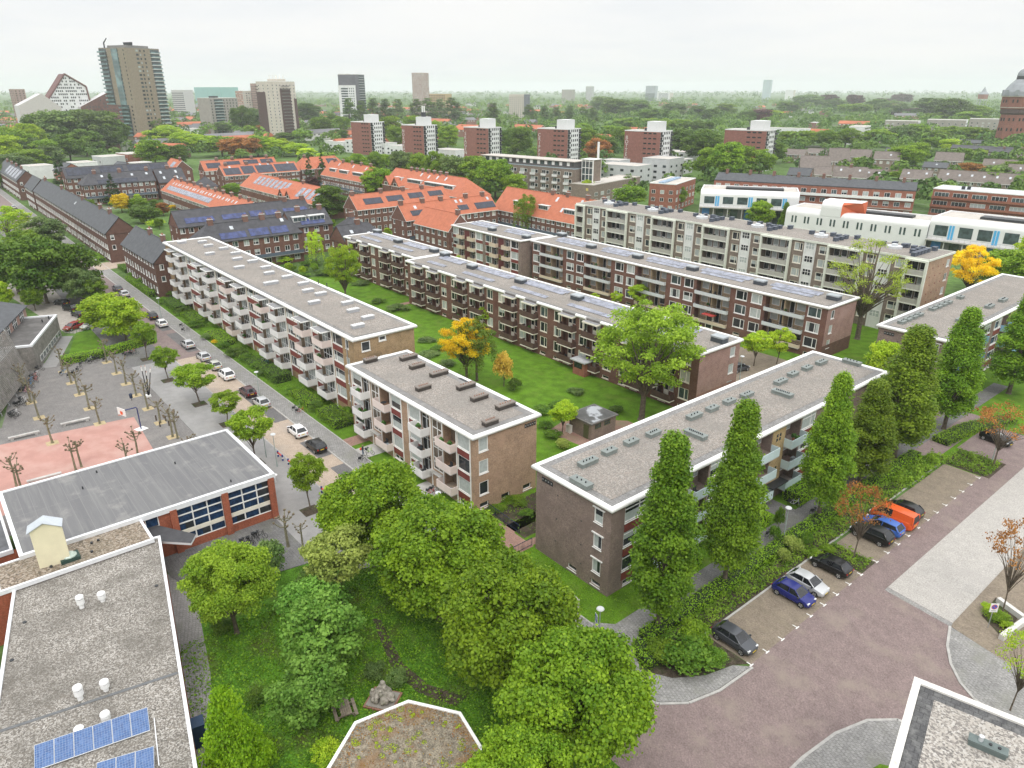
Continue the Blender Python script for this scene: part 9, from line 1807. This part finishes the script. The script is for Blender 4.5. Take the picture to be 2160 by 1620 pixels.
# cloud deck: direction projected on a flat layer, so the clouds flatten towards the horizon
zz = _n(nt, 'Math', operation='MAXIMUM'); zz.inputs[1].default_value = .0; nt.links.new(s.outputs[2], zz.inputs[0]); za = _n(nt, 'Math', operation='ADD'); za.inputs[1].default_value = .10; nt.links.new(zz.outputs[0], za.inputs[0])
dx = _n(nt, 'Math', operation='DIVIDE'); nt.links.new(s.outputs[0], dx.inputs[0]); nt.links.new(za.outputs[0], dx.inputs[1]); dy = _n(nt, 'Math', operation='DIVIDE'); nt.links.new(s.outputs[1], dy.inputs[0]); nt.links.new(za.outputs[0], dy.inputs[1])
cv = _n(nt, 'CombineXYZ'); nt.links.new(dx.outputs[0], cv.inputs[0]); nt.links.new(dy.outputs[0], cv.inputs[1])
nz = _set(_n(nt, 'TexNoise'), Scale=.55, Detail=5, Roughness=.55); nt.links.new(cv.outputs[0], nz.inputs['Vector']); mr = _set(_n(nt, 'MapRange'), **{'From Min': .36, 'From Max': .62}); nt.links.new(nz.outputs['Fac'], mr.inputs[0])
cl = _mix(nt, (.93,.945,.965), (1.02,1.01,1.0), mr.outputs[0])
gr = _n(nt, 'MapRange'); _set(gr, **{'From Min': .12, 'From Max': .85, 'To Min': 1.0, 'To Max': ZEN if 'ZEN' in globals() else 2.3}); nt.links.new(s.outputs[2], gr.inputs[0])
b2 = _n(nt, 'Background'); nt.links.new(cl, b2.inputs[0]); nt.links.new(gr.outputs[0], b2.inputs[1])
ms = _n(nt, 'MixShader'); ms.inputs[0].default_value = .94; nt.links.new(b1.outputs[0], ms.inputs[1]); nt.links.new(b2.outputs[0], ms.inputs[2]); nt.links.new(ms.outputs[0], out.inputs[0])
sd = bpy.data.lights.new('sun', 'SUN'); sd.energy = 1.1; sd.angle = math.radians(14); sd.color = (1, .965, .9); so = bpy.data.objects.new('sun', sd); COL.objects.link(so)
dv = Vector((math.cos(SUN_AZ)*math.cos(SUN_EL), math.sin(SUN_AZ)*math.cos(SUN_EL), math.sin(SUN_EL))); so.rotation_euler = dv.to_track_quat('Z', 'Y').to_euler(); so.location = (0, 0, 200)
hz = MB(); hz.box(-12500,-12500,-1,12500,12500,160); m = bpy.data.materials.new('hazy_air'); m.use_nodes = True; nt = m.node_tree; nt.nodes.clear(); out = _n(nt, 'OutputMaterial'); v = _n(nt, 'VolumePrincipled'); v.inputs['Color'].default_value = (.93,.965,1,1); v.inputs['Density'].default_value = .00013; v.inputs['Anisotropy'].default_value = .2; nt.links.new(v.outputs[0], out.inputs['Volume']); m.cycles.homogeneous_volume = True if hasattr(m.cycles, 'homogeneous_volume') else None
if HAZE: tag(hz.build('haze', m), kind='stuff')
sc.view_settings.view_transform = 'Standard'; sc.view_settings.look = 'None'; sc.view_settings.exposure = 0.0; sc.view_settings.gamma = 1
c = sc.cycles; c.max_bounces = 6; c.diffuse_bounces = 3; c.glossy_bounces = 2; c.transmission_bounces = 3; c.volume_bounces = 2; c.transparent_max_bounces = 4; c.use_denoising = True; c.use_adaptive_sampling = True; c.adaptive_threshold = .02; c.sample_clamp_indirect = 4
sc.render.film_transparent = False
